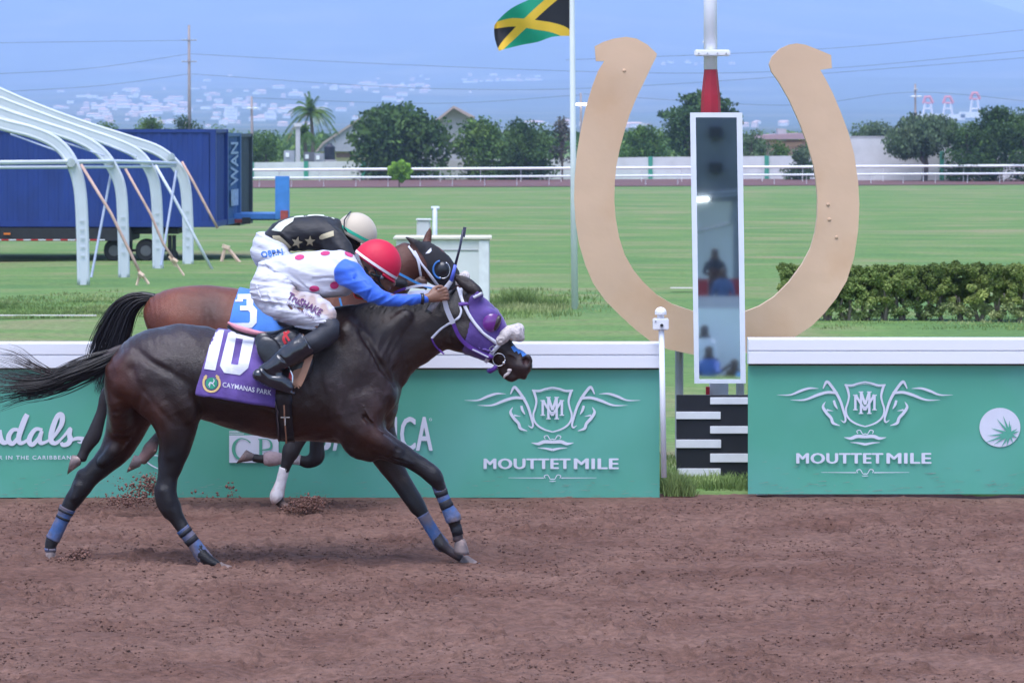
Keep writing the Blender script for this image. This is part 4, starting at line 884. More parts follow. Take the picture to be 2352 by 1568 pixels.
# board with staggered bars
BY = 24.1; s = PX(BY); r = empty('marker_board', W(1636, 1095, BY), 'black board with staggered white bars at the foot of the winning post', 'board')
A = W(1554, 907, BY); B = W(1722, 1096, BY); MB().box(((A.x + B.x) / 2, BY + .02, (A.z - .02) / 2), (B.x - A.x, .04, A.z + .02)).build('board', mat('board_black', (.012, .013, .02), .55, .15, 5), r, bevel=.003); m = MB()
for x0, y0, x1, y1 in [(1631, 912, 1721, 928), (1631, 978, 1721, 995), (1631, 1041, 1721, 1061), (1552.5, 945, 1655, 962), (1552.5, 1009, 1656, 1028), (1556, 1075, 1655, 1094)]: a = W(x0, y1, BY); b = W(x1, y0, BY); m.box(((a.x + b.x) / 2, BY - .006, (a.z + b.z) / 2), (b.x - a.x, .012, b.z - a.z))
m.build('white_bars', mat('bar_white', (.74, .74, .78), .6, .08, 6), r, bevel=.002)

# ---------------------------------------------------------------- track barriers with sponsor panels
M_beam = mat('barrier_white', (.80, .80, .84), .38, .04, 1.5, stretch=(.3, 1, 3)); M_panel = mat('panel_green', (.085, .36, .25), .5, .10, .9, c2=(.125, .40, .335), c2scale=1.0, c2lo=.42, c2hi=.72, bump=.05, bscale=1.2); M_ink = mat('panel_white_ink', (.66, .67, .76), .55, .04)
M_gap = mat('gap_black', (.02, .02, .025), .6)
def barrier(x0, x1, ytop, ybot, label, Y=22.95):
    s = PX(Y); dz = 0; A = W(x0, ybot, Y); B = W(x1, ytop, Y); cx = (A.x + B.x) / 2; w = B.x - A.x
    r = empty('track_barrier', (cx, Y, A.z), label, 'barrier', 'green and white barriers along the dirt')
    bm_ = MB(); z = lambda y: W(0, y, Y).z
    prof = [(0.10, ytop + 1), (-.035, ytop), (-.05, ytop + 3), (-.05, ytop + 27), (-.038, ytop + 28), (-.038, ytop + 30.5), (-.05, ytop + 32), (-.05, ytop + 58), (-.04, ytop + 60), (.10, ytop + 60)]
    V = [(xx, Y + p[0], z(p[1])) for xx in (A.x, B.x) for p in prof]; n = len(prof); bm_.add(V, [(i, (i + 1) % n, n + (i + 1) % n, n + i) for i in range(n)] + [tuple(range(n))[::-1], tuple(range(n, 2 * n))])
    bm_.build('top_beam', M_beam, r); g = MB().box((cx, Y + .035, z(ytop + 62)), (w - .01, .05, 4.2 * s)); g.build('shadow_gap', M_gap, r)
    pm = MB(); nx = max(8, int(w / .12)); Vp = []; fs = []
    for i in range(nx + 1):
        X = A.x + w * i / nx; 
        for k in range(7):
            zz = z(ytop + 64) + (z(ybot) - z(ytop + 64)) * k / 6; Vp.append((X, Y + .003 * math.sin(X * 2.1 + k) - (.0), zz))
    for i in range(nx):
        for k in range(6): fs.append((i * 7 + k, i * 7 + k + 1, i * 7 + 8 + k, i * 7 + 7 + k))
    pm.add(Vp, fs); ob = pm.build('panel', M_panel, r, smooth=True, fix=False)
    MB().box((cx, Y + .03, (z(ytop + 64) + z(ybot)) / 2), (w - .004, .03, z(ytop + 64) - z(ybot) - .01)).build('backboard', M_blk, r)
    k = int(w / 2.4) + 1
    for i in range(k + 1): MB().box((A.x + .1 + (w - .2) * i / k, Y + .12, z(ytop + 40) / 2), (.07, .07, z(ytop + 40))).build('rear_post', M_beam, r)
    return r, ob
rl, pl = barrier(-900, 1515, 785, 1142, 'long green sponsor barrier behind the horses, left of the winning post')
rr_, pr = barrier(1718, 3100, 775.5, 1134, 'green sponsor barrier right of the winning post')
xq = W(1712, 0, 22.95).x; 
LY = 22.945
def c3(x, y): return ((x / 4.32) + 1020.9, (y / 4.32) + 816.6)
def logo(dx, dy):
    cxr = 1072; S = []
    def both(pts, w, sub=6):
        for sg in (1, -1): S.append(stroke2d([(c3(cxr + sg * (x - cxr), y)[0] + dx, c3(0, y)[1] + dy) for x, y in pts], [k / 4.32 for k in w] if hasattr(w, '__len__') else w / 4.32, sub))
    both([(868, 342), (940, 346), (1000, 328), (1072, 314)], [16, 18, 16, 15]); both([(905, 358), (950, 358), (1005, 341), (1072, 332)], 4)
    both([(885, 345), (905, 410), (912, 460), (900, 520), (882, 580), (890, 640), (925, 690), (990, 730), (1072, 755)], [26, 24, 20, 19, 19, 19, 19, 17, 12])
    both([(655, 380), (680, 325), (700, 312), (735, 350), (790, 430), (830, 510), (858, 600), (878, 680), (865, 712), (830, 690)], [10, 24, 27, 28, 28, 26, 24, 20, 16, 4])
    both([(200, 441), (330, 441), (430, 402), (520, 376), (612, 379)], [2, 15, 25, 20, 2]); both([(328, 491), (470, 490), (600, 442), (700, 416), (800, 424)], [2, 18, 28, 27, 26])
    both([(678, 510), (655, 560), (690, 620), (735, 670), (755, 720), (822, 745)], [4, 26, 30, 28, 28, 5]); both([(762, 495), (775, 540), (798, 580)], [22, 24, 8]); both([(690, 590), (755, 601)], [20, 2])
    both([(862, 862), (930, 872), (990, 852), (1072, 856)], [3, 28, 34, 30]); both([(925, 912), (1000, 918), (1072, 932)], [3, 16, 26]); both([(1000, 825), (990, 800), (1020, 790), (1035, 810), (1050, 830), (1072, 826)], [8, 9, 9, 9, 8, 10])
    both([(635, 1209), (985, 1211)], [3, 9]); both([(1000, 1215), (990, 1190), (1020, 1180), (1036, 1198), (1050, 1222), (1072, 1222)], [7, 8, 8, 8, 7, 10]); both([(1040, 1243), (1072, 1244)], [4, 9])
    def tx(b, x0, y0, x1, y1, bold, sp=1.0): a = c3(x0, y0); c_ = c3(x1, y1); S.extend(text_bold(b, a[0] + dx, a[1] + dy, c_[0] + dx, c_[1] + dy, 1.7, sp))
    def M(x0, y0, x1, y1, t, sf):                        # slab serif monogram letter
        w = x1 - x0
        for a, b in [((x0 + t / 2, y0), (x0 + t / 2, y1)), ((x1 - t / 2, y0), (x1 - t / 2, y1)), ((x0 + t / 2, y0), ((x0 + x1) / 2, y1 - sf)), ((x1 - t / 2, y0), ((x0 + x1) / 2, y1 - sf))]:
            A = c3(*a); B = c3(*b); S.append(stroke2d([(A[0] + dx, A[1] + dy), (B[0] + dx, B[1] + dy)], t / 4.32 * .8))
        for a, b in [((x0 - 8, y0 + 4), (x0 + t + 8, y0 + 4)), ((x1 - t - 8, y0 + 4), (x1 + 8, y0 + 4)), ((x0 - 8, y1 - 4), (x0 + t + 8, y1 - 4)), ((x1 - t - 8, y1 - 4), (x1 + 8, y1 - 4))]:
            A = c3(*a); B = c3(*b); S.append(stroke2d([(A[0] + dx, A[1] + dy), (B[0] + dx, B[1] + dy)], 2.4))
    M(960, 440, 1180, 592, 30, 0); M(1016, 408, 1128, 628, 30, 90)
    S.append(stroke2d([(c3(1030, 560)[0] + dx, c3(0, 560)[1] + dy), (c3(1115, 560)[0] + dx, c3(0, 560)[1] + dy)], 3))
    tx('MOUTTET', 395, 1018, 1245, 1120, .04, 1.08); tx('MILE', 1290, 1018, 1722, 1120, .04, 1.08)
    return S
lay_flat('crest_and_lettering', logo(0, 0), LY, M_ink, pl); lay_flat('crest_and_lettering', logo(717.8, -12.4), LY, M_ink, pr)
# round sun emblem
lay_flat('round_emblem', [disc2d(2296.5, 981, 47, 45, 40)], LY, M_ink, pr); S = []
for ex, ey in [(2277, 983), (2268, 1000), (2262, 1016), (2283, 1020), (2300, 1026), (2290, 962), (2304, 955), (2318, 966), (2336, 984), (2341, 990), (2338, 1006), (2326, 1016), (2312, 1024), (2322, 975)]: S.append(stroke2d([(2319, 996), (ex, ey)], [7.5, .4]))
lay_flat('emblem_rays', S, LY - .004, M_panel, pr)
# script name at the left edge
def c4(p): return (p[0] / 4.6075, p[1] / 4.6075 + 884.7)
S = []
for pts, w in [([(-300, 330), (-360, 420), (-380, 560), (-330, 600), (-250, 560)], 10), ([(-190, 470), (-200, 600), (-170, 500), (-110, 470), (-95, 540), (-80, 600), (-40, 560), (-10, 470)], 10), ([(-5, 470), (5, 560), (40, 604), (95, 590)], [10, 13, 11, 8]), ([(205, 470), (140, 470), (95, 530), (95, 590), (135, 615), (185, 560), (210, 500)], [7, 9, 11, 12, 10, 8, 7]), ([(290, 305), (262, 360), (228, 450), (200, 540), (205, 600), (245, 605), (300, 570)], [11, 13, 13, 12, 11, 8, 6]),
               ([(450, 470), (380, 462), (325, 530), (310, 595), (345, 625), (400, 570), (440, 500)], [7, 9, 11, 12, 10, 8, 7]), ([(445, 480), (420, 560), (430, 605), (480, 600), (545, 560)], [8, 11, 10, 7, 5]), ([(530, 590), (600, 500), (655, 400), (655, 320), (618, 315), (575, 400), (545, 510), (545, 590), (590, 610), (640, 575)], [6, 8, 11, 13, 11, 12, 13, 12, 9, 6]),
               ([(625, 590), (690, 520), (745, 455), (735, 520), (745, 570), (720, 615), (665, 628), (650, 600)], [5, 6, 8, 11, 12, 11, 9, 7]), ([(735, 590), (800, 562), (850, 560), (895, 572)], [5, 8, 9, 11]), ([(895, 572), (855, 605), (820, 598)], [10, 5, 2])]: S.append(stroke2d([c4(p) for p in pts], w))
S.append(text2d('R IN THE CARIBBEAN', -2, 1045.5, 163, 1054.5, .012, 0, 1.25)); S.append(stroke2d([(340, 1044), (365, 1046)], 2)); S.append(stroke2d([(330, 1052), (345, 1066), (364, 1076)], [1, 3, 2]))
lay_flat('script_lettering', S, LY, M_ink, pl)
# wide block letters and bank square
S = []
for ch_, xa, xb in [('C', 919, 955), ('I', 899, 912), ('A', 955, 994), ('A', 857, 895), ('M', 806, 854), ('A', 764, 802), ('J', 734, 761)]: S += text_bold(ch_, xa + 1.5, 957, xb - 1.5, 1034, 1.5)
lay_flat('block_lettering', S, LY, M_ink, pl); lay_flat('registered_mark', [disc2d(989, 963, 3.2, 3.2, 14, 2.2)], LY, M_ink, pl)
lay_flat('white_square', [poly2d([[(526.5, 999), (640, 999), (640, 1062), (526.5, 1062)]]), poly2d([[(526.5, 989.5), (545, 989.5), (552, 992), (526.5, 992)]]), poly2d([[(526.5, 994.5), (560, 994.5), (560, 996.5), (526.5, 996.5)]])], LY, M_ink, pl)
S = [stroke2d([(575, 1016), (566, 1009), (551, 1007), (539, 1018), (537, 1036), (546, 1051), (562, 1053), (577, 1045)], [3, 2, 3, 7, 8, 6, 3, 1.5]), stroke2d([(599, 1009), (599, 1053)], 7), stroke2d([(593, 1008.5), (614, 1008.5), (623, 1018), (620, 1030), (599, 1033)], [2, 2, 5, 5, 2]), stroke2d([(592, 1053), (607, 1053)], 2)]
lay_flat('serif_initials', S, LY - .004, M_panel, pl)
# dust and scuffs along the foot of the panels
S1 = []; S2 = []
for _ in range(150):
    x = random.uniform(-60, 1510); y = 1140 - abs(random.gauss(0, 26)); S1.append(stroke2d([(x, y), (x + random.uniform(3, 22), y + random.uniform(-3, 1))], [.3, random.uniform(.5, 1.6)]))
for _ in range(90):
    x = random.uniform(1722, 2500); y = 1131 - abs(random.gauss(0, 26)); S2.append(stroke2d([(x, y), (x + random.uniform(3, 26), y + random.uniform(-4, 1))], [.3, random.uniform(.5, 1.8)]))
M_scuff = mat('panel_scuff', (.22, .30, .26), .9, .3, 20)
for S_, o_ in ((S1, pl), (S2, pr)): tag(lay_flat('scuffs', S_, LY, M_scuff, o_, lift=.0015, step=.000005), kind='stuff')
# slim end post with camera at the gap
EY = 22.84; s = PX(EY); r = empty('camera_post', W(1520, 1092, EY), 'thin white post carrying a small camera box at the gap in the barrier', 'post')
MB().tube([W(1525, 1096, EY), W(1519, 750, EY)], [6.5 * s, 6.5 * s], 14).build('post', M_beam, r, smooth=True)
q = W(1517.5, 744, EY); MB().box(q, (36 * s, .07, 26 * s)).build('camera_box', M_beam, r, bevel=.006); MB().tube([W(1520, 747, EY - .05), W(1520, 747, EY)], [3.6 * s, 4.2 * s], 14).build('lens', M_gap, r); MB().tube([W(1506, 738, EY - .04), W(1506, 738, EY)], [1.8 * s, 2 * s], 10).build('indicator', mat('led_grey', (.2, .22, .25)), r)
MB().tube([W(1517.5, 731, EY), W(1517.5, 720, EY)], 8 * s, 14).build('neck', M_beam, r, smooth=True); q = W(1517.5, 718, EY); MB().ell(q, (13.5 * s, 13.5 * s, 13 * s), 18, 8, None, 0, math.pi / 2).tube([q + Vector((0, 0, -.012)), q], 13.5 * s, 18).build('dome_cap', M_beam, r, smooth=False)

# weeds, rough grass and clods
def blades(name, pts, n, hgt, w, mt, parent=None):
    k = rng.integers(0, len(pts), n); P = np.array([p[:3] for p in pts])[k]; R = np.array([p[3] for p in pts])[k]; H_ = np.array([p[4] for p in pts])[k] * hgt
    a = rng.uniform(0, 2 * np.pi, n); rr = R * np.sqrt(rng.random(n)); c = P + np.stack([np.cos(a) * rr, np.sin(a) * rr * .6, np.zeros(n)], 1)
    b = rng.uniform(0, 2 * np.pi, n); sd = np.stack([np.cos(b), np.sin(b), np.zeros(n)], 1) * w * rng.uniform(.6, 1.4, n)[:, None]; h = H_ * rng.uniform(.4, 1.1, n)
    ln = rng.normal(0, .35, (n, 2)) * h[:, None]; top = c + np.concatenate([ln, h[:, None]], 1); mid = c + np.concatenate([ln * .35, h[:, None] * .6], 1)
    V = np.stack([c - sd, c + sd, mid + sd * .7, mid - sd * .7, top], 1).reshape(-1, 3); me = bpy.data.meshes.new(name); i = np.arange(n) * 5; fs = [(a_, a_ + 1, a_ + 2, a_ + 3) for a_ in i] + [(a_ + 3, a_ + 2, a_ + 4) for a_ in i]
    me.from_pydata(V.tolist(), [], fs); return link_mesh(name, me, mt, parent)
pts = []
for _ in range(260):
    x = random.uniform(1522, 1585); pts.append((W(x, 0, 23.4).x, random.uniform(22.95, 23.5), 0, .04, random.uniform(.5, 1.0) * (1.3 - (x - 1522) / 90)))
for _ in range(200): pts.append((W(random.uniform(1535, 1725), 0, 23.6).x, random.uniform(23.3, 24.0), 0, .05, random.uniform(.2, .55)))
tag(blades('weeds', pts, 2600, .17, .004, M_lf['weed']), 'rough weeds growing in the gap at the foot of the winning post', 'weeds', kind='stuff')
pts = []
for _ in range(500):
    x = random.gauss(1215, 60); y = min(735, random.gauss(700, 13)); g0 = ground(x, y); pts.append((g0.x, g0.y, g0.z, .25, random.uniform(.5, 1.2)))
for _ in range(60):
    g0 = ground(random.uniform(1150, 1215), random.uniform(690, 705)); pts.append((g0.x, g0.y, g0.z, .12, 2.4))
for _ in range(900):
    g0 = ground(random.uniform(-120, 430), min(731, random.gauss(708, 13))); pts.append((g0.x, g0.y, g0.z, .3, random.uniform(.3, .8)))
for _ in range(300):
    g0 = ground(random.uniform(1880, 2400), random.uniform(705, 760)); pts.append((g0.x, g0.y, g0.z, .3, random.uniform(.3, .7)))
tag(blades('long_grass', pts, 22000, .10, .008, M_lf['weed']), 'taller rough grass patches on the infield', 'grass', kind='stuff')
pts = [(random.uniform(-5, 5), random.uniform(23.3, 25.8), -.01, .15, random.uniform(.5, 1)) for _ in range(2600)]
tag(blades('short_grass', pts, 60000, .07, .0035, M_lf['weed']), 'short turf just behind the barrier', 'grass', kind='stuff')

# ---------------------------------------------------------------- horses
def st(rows, Y0, v=0.0, b=None):                        # rows: x, y, r (picture units), lateral offset m, lateral half width m
    out = []
    for q in rows:
        vv = q[3] if len(q) > 3 and q[3] is not None else v; Y = Y0 + vv; a = q[2] * PX(Y); bb = q[4] if len(q) > 4 else (b if b else a); p = W(q[0], q[1], Y); out.append((p.x, p.y, p.z, a, bb))
    return out
def gauss(d, s): return np.exp(-(d / s) ** 2)
def segd(px, py, a, b):
    a = np.array(a, float); b = np.array(b, float); d = b - a; t = np.clip(((px - a[0]) * d[0] + (py - a[1]) * d[1]) / (d @ d), 0, 1); return np.hypot(px - a[0] - d[0] * t, py - a[1] - d[1] * t)
def seg_mask(V, rows, Y0):                              # distance in picture units to a leg's line, using its own depth
    px, py = pix(V); r = np.full(len(V), 1e9)
    for a, b in zip(rows[:-1], rows[1:]): r = np.minimum(r, segd(px, py, a[:2], b[:2]))
    return r
def rough(f, amp, sc, seed):                            # light unevenness of the surface
    F_ = f.f; ix = np.argwhere(np.abs(F_) < .012); P = ix * f.h + f.lo; n = (vnoise(P[:, 0] * sc + P[:, 1] * sc * .7, P[:, 2] * sc - P[:, 1] * sc * .4, seed)); F_[tuple(ix.T)] += (n * amp).astype(np.float32)
def folds(f, amp, along, across, ang, seed, box=None):   # creases running along a direction in the picture plane
    F_ = f.f; ix = np.argwhere(np.abs(F_) < .014); P = ix * f.h + f.lo; c, s_ = math.cos(ang), math.sin(ang); u = P[:, 0] * c + P[:, 2] * s_; v = -P[:, 0] * s_ + P[:, 2] * c
    w = vnoise(u * 3, v * 3, seed + 7) * 2.2; n = vnoise(u * along + P[:, 1] * 2, v * across + w, seed); n = np.abs(n) * 2 - .5; F_[tuple(ix.T)] += (n * amp).astype(np.float32)
def coat_mat(name, rough_=.38):
    m, N, L, P = nodes(name); a = N.new('ShaderNodeVertexColor'); a.layer_name = 'Col'; tc = N.new('ShaderNodeTexCoord')
    n = N.new('ShaderNodeTexNoise'); n.inputs['Scale'].default_value = 5; n.inputs['Detail'].default_value = 8; L.new(tc.outputs['Object'], n.inputs[0]); mr = N.new('ShaderNodeMapRange'); mr.inputs[1].default_value = .3; mr.inputs[2].default_value = .7; mr.inputs[3].default_value = .72; mr.inputs[4].default_value = 1.3; L.new(n.outputs[0], mr.inputs[0])
    hs = N.new('ShaderNodeHueSaturation'); L.new(a.outputs[0], hs.inputs['Color']); L.new(mr.outputs[0], hs.inputs['Value']); L.new(hs.outputs[0], P.inputs['Base Color'])
    mp = N.new('ShaderNodeMapping'); mp.inputs['Scale'].default_value = (90, 40, 400); mp.inputs['Rotation'].default_value = (0, .5, 0); L.new(tc.outputs['Object'], mp.inputs[0]); n2 = N.new('ShaderNodeTexNoise'); n2.inputs['Scale'].default_value = 1; n2.inputs['Detail'].default_value = 3; L.new(mp.outputs[0], n2.inputs[0])
    n3 = N.new('ShaderNodeTexNoise'); n3.inputs['Scale'].default_value = 11; n3.inputs['Detail'].default_value = 3; L.new(tc.outputs['Object'], n3.inputs[0]); ad = N.new('ShaderNodeMath'); ad.operation = 'MULTIPLY_ADD'; L.new(n3.outputs[0], ad.inputs[0]); ad.inputs[1].default_value = 2.6; L.new(n2.outputs[0], ad.inputs[2])
    b = N.new('ShaderNodeBump'); b.inputs['Strength'].default_value = .35; b.inputs['Distance'].default_value = .012; L.new(ad.outputs[0], b.inputs['Height']); L.new(b.outputs[0], P.inputs['Normal'])
    P.inputs['Roughness'].default_value = rough_; P.inputs['Specular IOR Level'].default_value = .42; return m
M_coat = coat_mat('dark_bay_coat', .34); M_coat2 = coat_mat('bay_coat', .42)
M_hoof = mat('hoof_horn', (.16, .12, .115), .6, .2, 20, c2=(.30, .21, .19), c2scale=14); M_hair = mat('horse_hair', (.013, .011, .014), .42, .3, 30, spec=.5); M_hairb = mat('horse_hair_dusty', (.035, .022, .022), .5, .35, 30)
M_blueb = mat('blue_bandage', (.05, .11, .27), .85, .2, 30, bump=.3, bscale=90, c2=(.15, .125, .15), c2scale=9, c2lo=.4, c2hi=.6); M_blackt = mat('black_tape', (.012, .012, .018), .7, .1); M_whiteb = mat('white_bandage', (.55, .51, .52), .9, .1, 40, bump=.3, bscale=60, c2=(.42, .28, .25), c2scale=7, c2lo=.48, c2hi=.62)
M_dustb = mat('dirty_bandage', (.42, .30, .30), .9, .2, 30, bump=.3, bscale=60); M_webw = mat('white_webbing', (.62, .62, .70), .55, .08, 30); M_webp = mat('purple_webbing', (.10, .03, .26), .55, .15, 30); M_purple = mat('purple_cloth', (.075, .035, .205), .75, .16, 9, bump=.3, bscale=40, c2=(.20, .12, .42), c2scale=2.2, c2lo=.5, c2hi=.75, sheen=.3)
M_steel = mat('bit_steel', (.6, .6, .62), .25, .05, metal=.9); M_fleece = mat('fleece', (.52, .46, .45), .95, .14, 16, bump=.8, bscale=45, bdist=.02, c2=(.5, .42, .42), c2scale=12, c2lo=.55, c2hi=.7); M_leather = mat('black_leather', (.014, .015, .02), .34, .25, 14, bump=.25, bscale=30, spec=.6)
M_tan = mat('tan_leather', (.42, .22, .14), .6, .15, 10); M_red = mat('red_strap', (.55, .02, .03), .5, .1); M_webb = mat('light_blue_webbing', (.05, .26, .62), .5, .08)

def hair_strands(name, guides, n, r0, spread, mt, parent, jit=.02, steps=12, taper=.25):
    """guides: list of point rows (x, y, depth offset, spread) in picture units; strands run between them"""
    m = MB(); G_ = [catmull(g, 6) for g in guides]; L_ = min(len(g) for g in G_)
    for i in range(n):
        a = random.random() * (len(G_) - 1); k = int(a); t = a - k; A, B = G_[k], G_[min(k + 1, len(G_) - 1)]; e = random.uniform(.72, 1.0); off = (random.gauss(0, 1), random.gauss(0, 1)); ph = random.uniform(0, 6.28); P = []; R = []
        for j in range(steps):
            u = j / (steps - 1) * e; q = u * (L_ - 1); j0 = int(q); f = q - j0; j1 = min(j0 + 1, L_ - 1)
            g = (A[j0] * (1 - f) + A[j1] * f) * (1 - t) + (B[j0] * (1 - f) + B[j1] * f) * t
            sp = g[4]; x = g[0] + off[0] * sp * .25 + math.sin(u * 7 + ph) * sp * .12; y = g[1] + off[1] * sp * .35 + math.cos(u * 6 + ph) * sp * .14
            P.append(W(x, y, g[2]) + Vector((0, g[3] + off[0] * sp * .0012, 0))); R.append(r0 * (1 - (1 - taper) * (j / (steps - 1)) ** 2))
        m.tube(P, R, 3, cap=False)
    return m.build(name, mt, parent, smooth=True, fix=False)
def hoof_mesh(name, top, toe, heel, Y, w, mt, parent):
    """top: (x,y,r) coronet centre; toe and heel: ground points in the picture"""
    m = MB(); c = W(top[0], top[1], Y); a = W(toe[0], toe[1], Y); h = W(heel[0], heel[1], Y); ax = (a - h); L = ax.length; u = ax.normalized(); y_ = Vector((0, 1, 0)); mid = (a + h) / 2; nrm = (c - mid); nrm = nrm - u * nrm.dot(u); R0 = top[2] * PX(Y)
    rings = []; n = 18
    for t in (0, .25, .6, .93, 1.0):
        cen = mid * (1 - t) + c * t; rl = (L / 2) * (1 - t) + R0 * t; rw = w * (1 - t) + R0 * .95 * t
        if t == 1.0: rl *= .8; rw *= .8; cen = cen + nrm.normalized() * .008
        ring = []
        for k in range(n):
            th = 2 * math.pi * k / n; cx_, sy = math.cos(th), math.sin(th); cx_ = cx_ if cx_ > 0 else cx_ * .92; ring.append(cen + u * rl * cx_ + y_ * rw * sy)
        rings.append(ring)
    vs = [p for r_ in rings for p in r_]; fs = [tuple(range(n))] + [tuple((len(rings) - 1) * n + k for k in range(n))]
    for i in range(len(rings) - 1):
        for k in range(n): fs.append((i * n + k, i * n + (k + 1) % n, (i + 1) * n + (k + 1) % n, (i + 1) * n + k))
    m.add(vs, fs); return m.build(name, mt, parent, smooth=True)
def wrap(name, rows, Y0, v, mt, parent, grow=1.12, bands=None):
    S = catmull(rows, 5); m = MB(); P = []; R = []
    for i, q in enumerate(S): P.append(W(q[0], q[1], Y0 + v)); R.append(q[2] * PX(Y0 + v) * grow * (1 + .035 * (i % 3 == 0)))
    m.tube(P, R, 16, flat=.92); o = m.build(name, mt, parent, smooth=True)
    if bands:
        for a, b in bands:
            i0 = int(a * (len(P) - 1)); i1 = max(i0 + 1, int(b * (len(P) - 1))); MB().tube(P[i0:i1 + 1], [r * 1.04 for r in R[i0:i1 + 1]], 16, flat=.92).build('band', M_blackt, o, smooth=True)
    return o
def shell(name, me, V, mask, off, mt, parent):          # close-fitting covering cut from the body surface
    nrm = np.zeros(len(V) * 3, np.float32); me.vertices.foreach_get('normal', nrm); nrm = nrm.reshape(-1, 3); Q = np.zeros(len(me.loops), np.int32); me.loops.foreach_get('vertex_index', Q); Q = Q.reshape(-1, 4)
    Q = Q[mask[Q].all(1)]; ids = np.unique(Q); mp = np.full(len(V), -1); mp[ids] = np.arange(len(ids)); P = V[ids] + nrm[ids] * off; m2 = bpy.data.meshes.new(name); m2.from_pydata(P.tolist(), [], mp[Q].tolist()); 
    bm = bmesh.new(); bm.from_mesh(m2); be = [v for v in bm.verts if v.is_boundary]
    for _ in range(6): bmesh.ops.smooth_vert(bm, verts=be, factor=.5, use_axis_x=True, use_axis_y=True, use_axis_z=True)
    bm.to_mesh(m2); bm.free(); return link_mesh(name, m2, mt, parent, True)
def inpoly(px, py, poly):
    ins = np.zeros(len(px), bool); n = len(poly)
    for i in range(n):
        x1, y1 = poly[i]; x2, y2 = poly[(i + 1) % n]; c = ((y1 > py) != (y2 > py)) & (px < (x2 - x1) * (py - y1) / (y2 - y1 + 1e-12) + x1); ins ^= c
    return ins
def drape(name, tree, Y0, left, right, zc_row, mt, parent, rows_top=16, n=26, lift=.012, under=None, wav=.004):
    """number cloth over the back: left and right are (top, bottom) picture points on the near side"""
    (lt, lb), (rt, rb) = left, right; m = MB(); G_ = []
    ang = np.linspace(0, 1, 2 * n + 1)
    for i in range(rows_top + 1):
        u = i / rows_top; col_ = []; hy = None
        pb = np.array(lb) * (1 - u) + np.array(rb) * u; pt = np.array(lt) * (1 - u) + np.array(rt) * u; Yn = Y0 - .27
        for side in (-1, 1):
            cs = []
            for j in range(n + 1):                       # from the bottom hem up to the spine
                t = j / n; q = pb * (1 - t) + pt * t; w_ = W(q[0], q[1], Yn)
                if t < .72: o = Vector((w_.x, Y0 + side * 2, w_.z)); d = Vector((0, -side, 0))
                else:
                    zc = W(0, zc_row, Y0).z; k = (t - .72) / .28; q7 = pb * .28 + pt * .72; w7 = W(q7[0], q7[1], Yn); th = math.radians(90) * k; x_ = w7.x + (W(pt[0], 0, Yn).x - w7.x) * k; d = Vector((0, -side * math.cos(th), -math.sin(th))); c0 = Vector((x_, Y0, zc + (w7.z - zc) * (1 - k))); o = c0 - d * 2
                h = tree.ray_cast(o, d)
                if h[0] is None: h = (Vector((w_.x, Y0 + side * .27, w_.z)), Vector((0, side, 0)))
                nn = h[1] if h[1].dot(d) < 0 else -h[1]; cs.append(h[0] + nn * lift)
            wide = max(range(n + 1), key=lambda j: side * cs[j].y)
            for j in range(wide): cs[j] = Vector((cs[j].x, cs[wide].y + side * (wide - j) * .0012 + side * wav * math.sin(j * .5 + i * .8) * (wide - j) / max(wide, 1), cs[j].z))
            col_.append(cs)
        G_.append(col_[0] + col_[1][::-1][1:])
    N_ = len(G_[0]); vs = [p for c in G_ for p in c]; fs = [(i * N_ + j, (i + 1) * N_ + j, (i + 1) * N_ + j + 1, i * N_ + j + 1) for i in range(rows_top) for j in range(N_ - 1)]
    m.add(vs, fs); o = m.build(name, mt, parent, smooth=True); md = o.modifiers.new('thick', 'SOLIDIFY'); md.thickness = .003; md.offset = -1; return o
def strap(name, pts, w, tree, mt, parent, **k): return ribbon_on(MB(), pts, w, tree, **k).build(name, mt, parent, smooth=True)
def hang(m, pts, w, Yr, thick=.004, sub=6):              # free hanging strap through points (x, y, depth)
    S = catmull(pts, sub); P = [W(q[0], q[1], q[2]) for q in S]; n = len(P)
    for i in range(n - 1):
        t = (P[i + 1] - P[i]).normalized(); a = Vector((-t.z, 0, t.x)); 
        if a.length < 1e-6: a = Vector((0, 0, 1))
        a.normalize(); h = a * w * PX(20) / 2; d = Vector((0, thick, 0)); m.add([P[i] - h, P[i] + h, P[i + 1] + h, P[i + 1] - h, P[i] - h + d, P[i] + h + d, P[i + 1] + h + d, P[i + 1] - h + d], [(0, 1, 2, 3), (4, 7, 6, 5), (0, 3, 7, 4), (1, 5, 6, 2)])
    return m

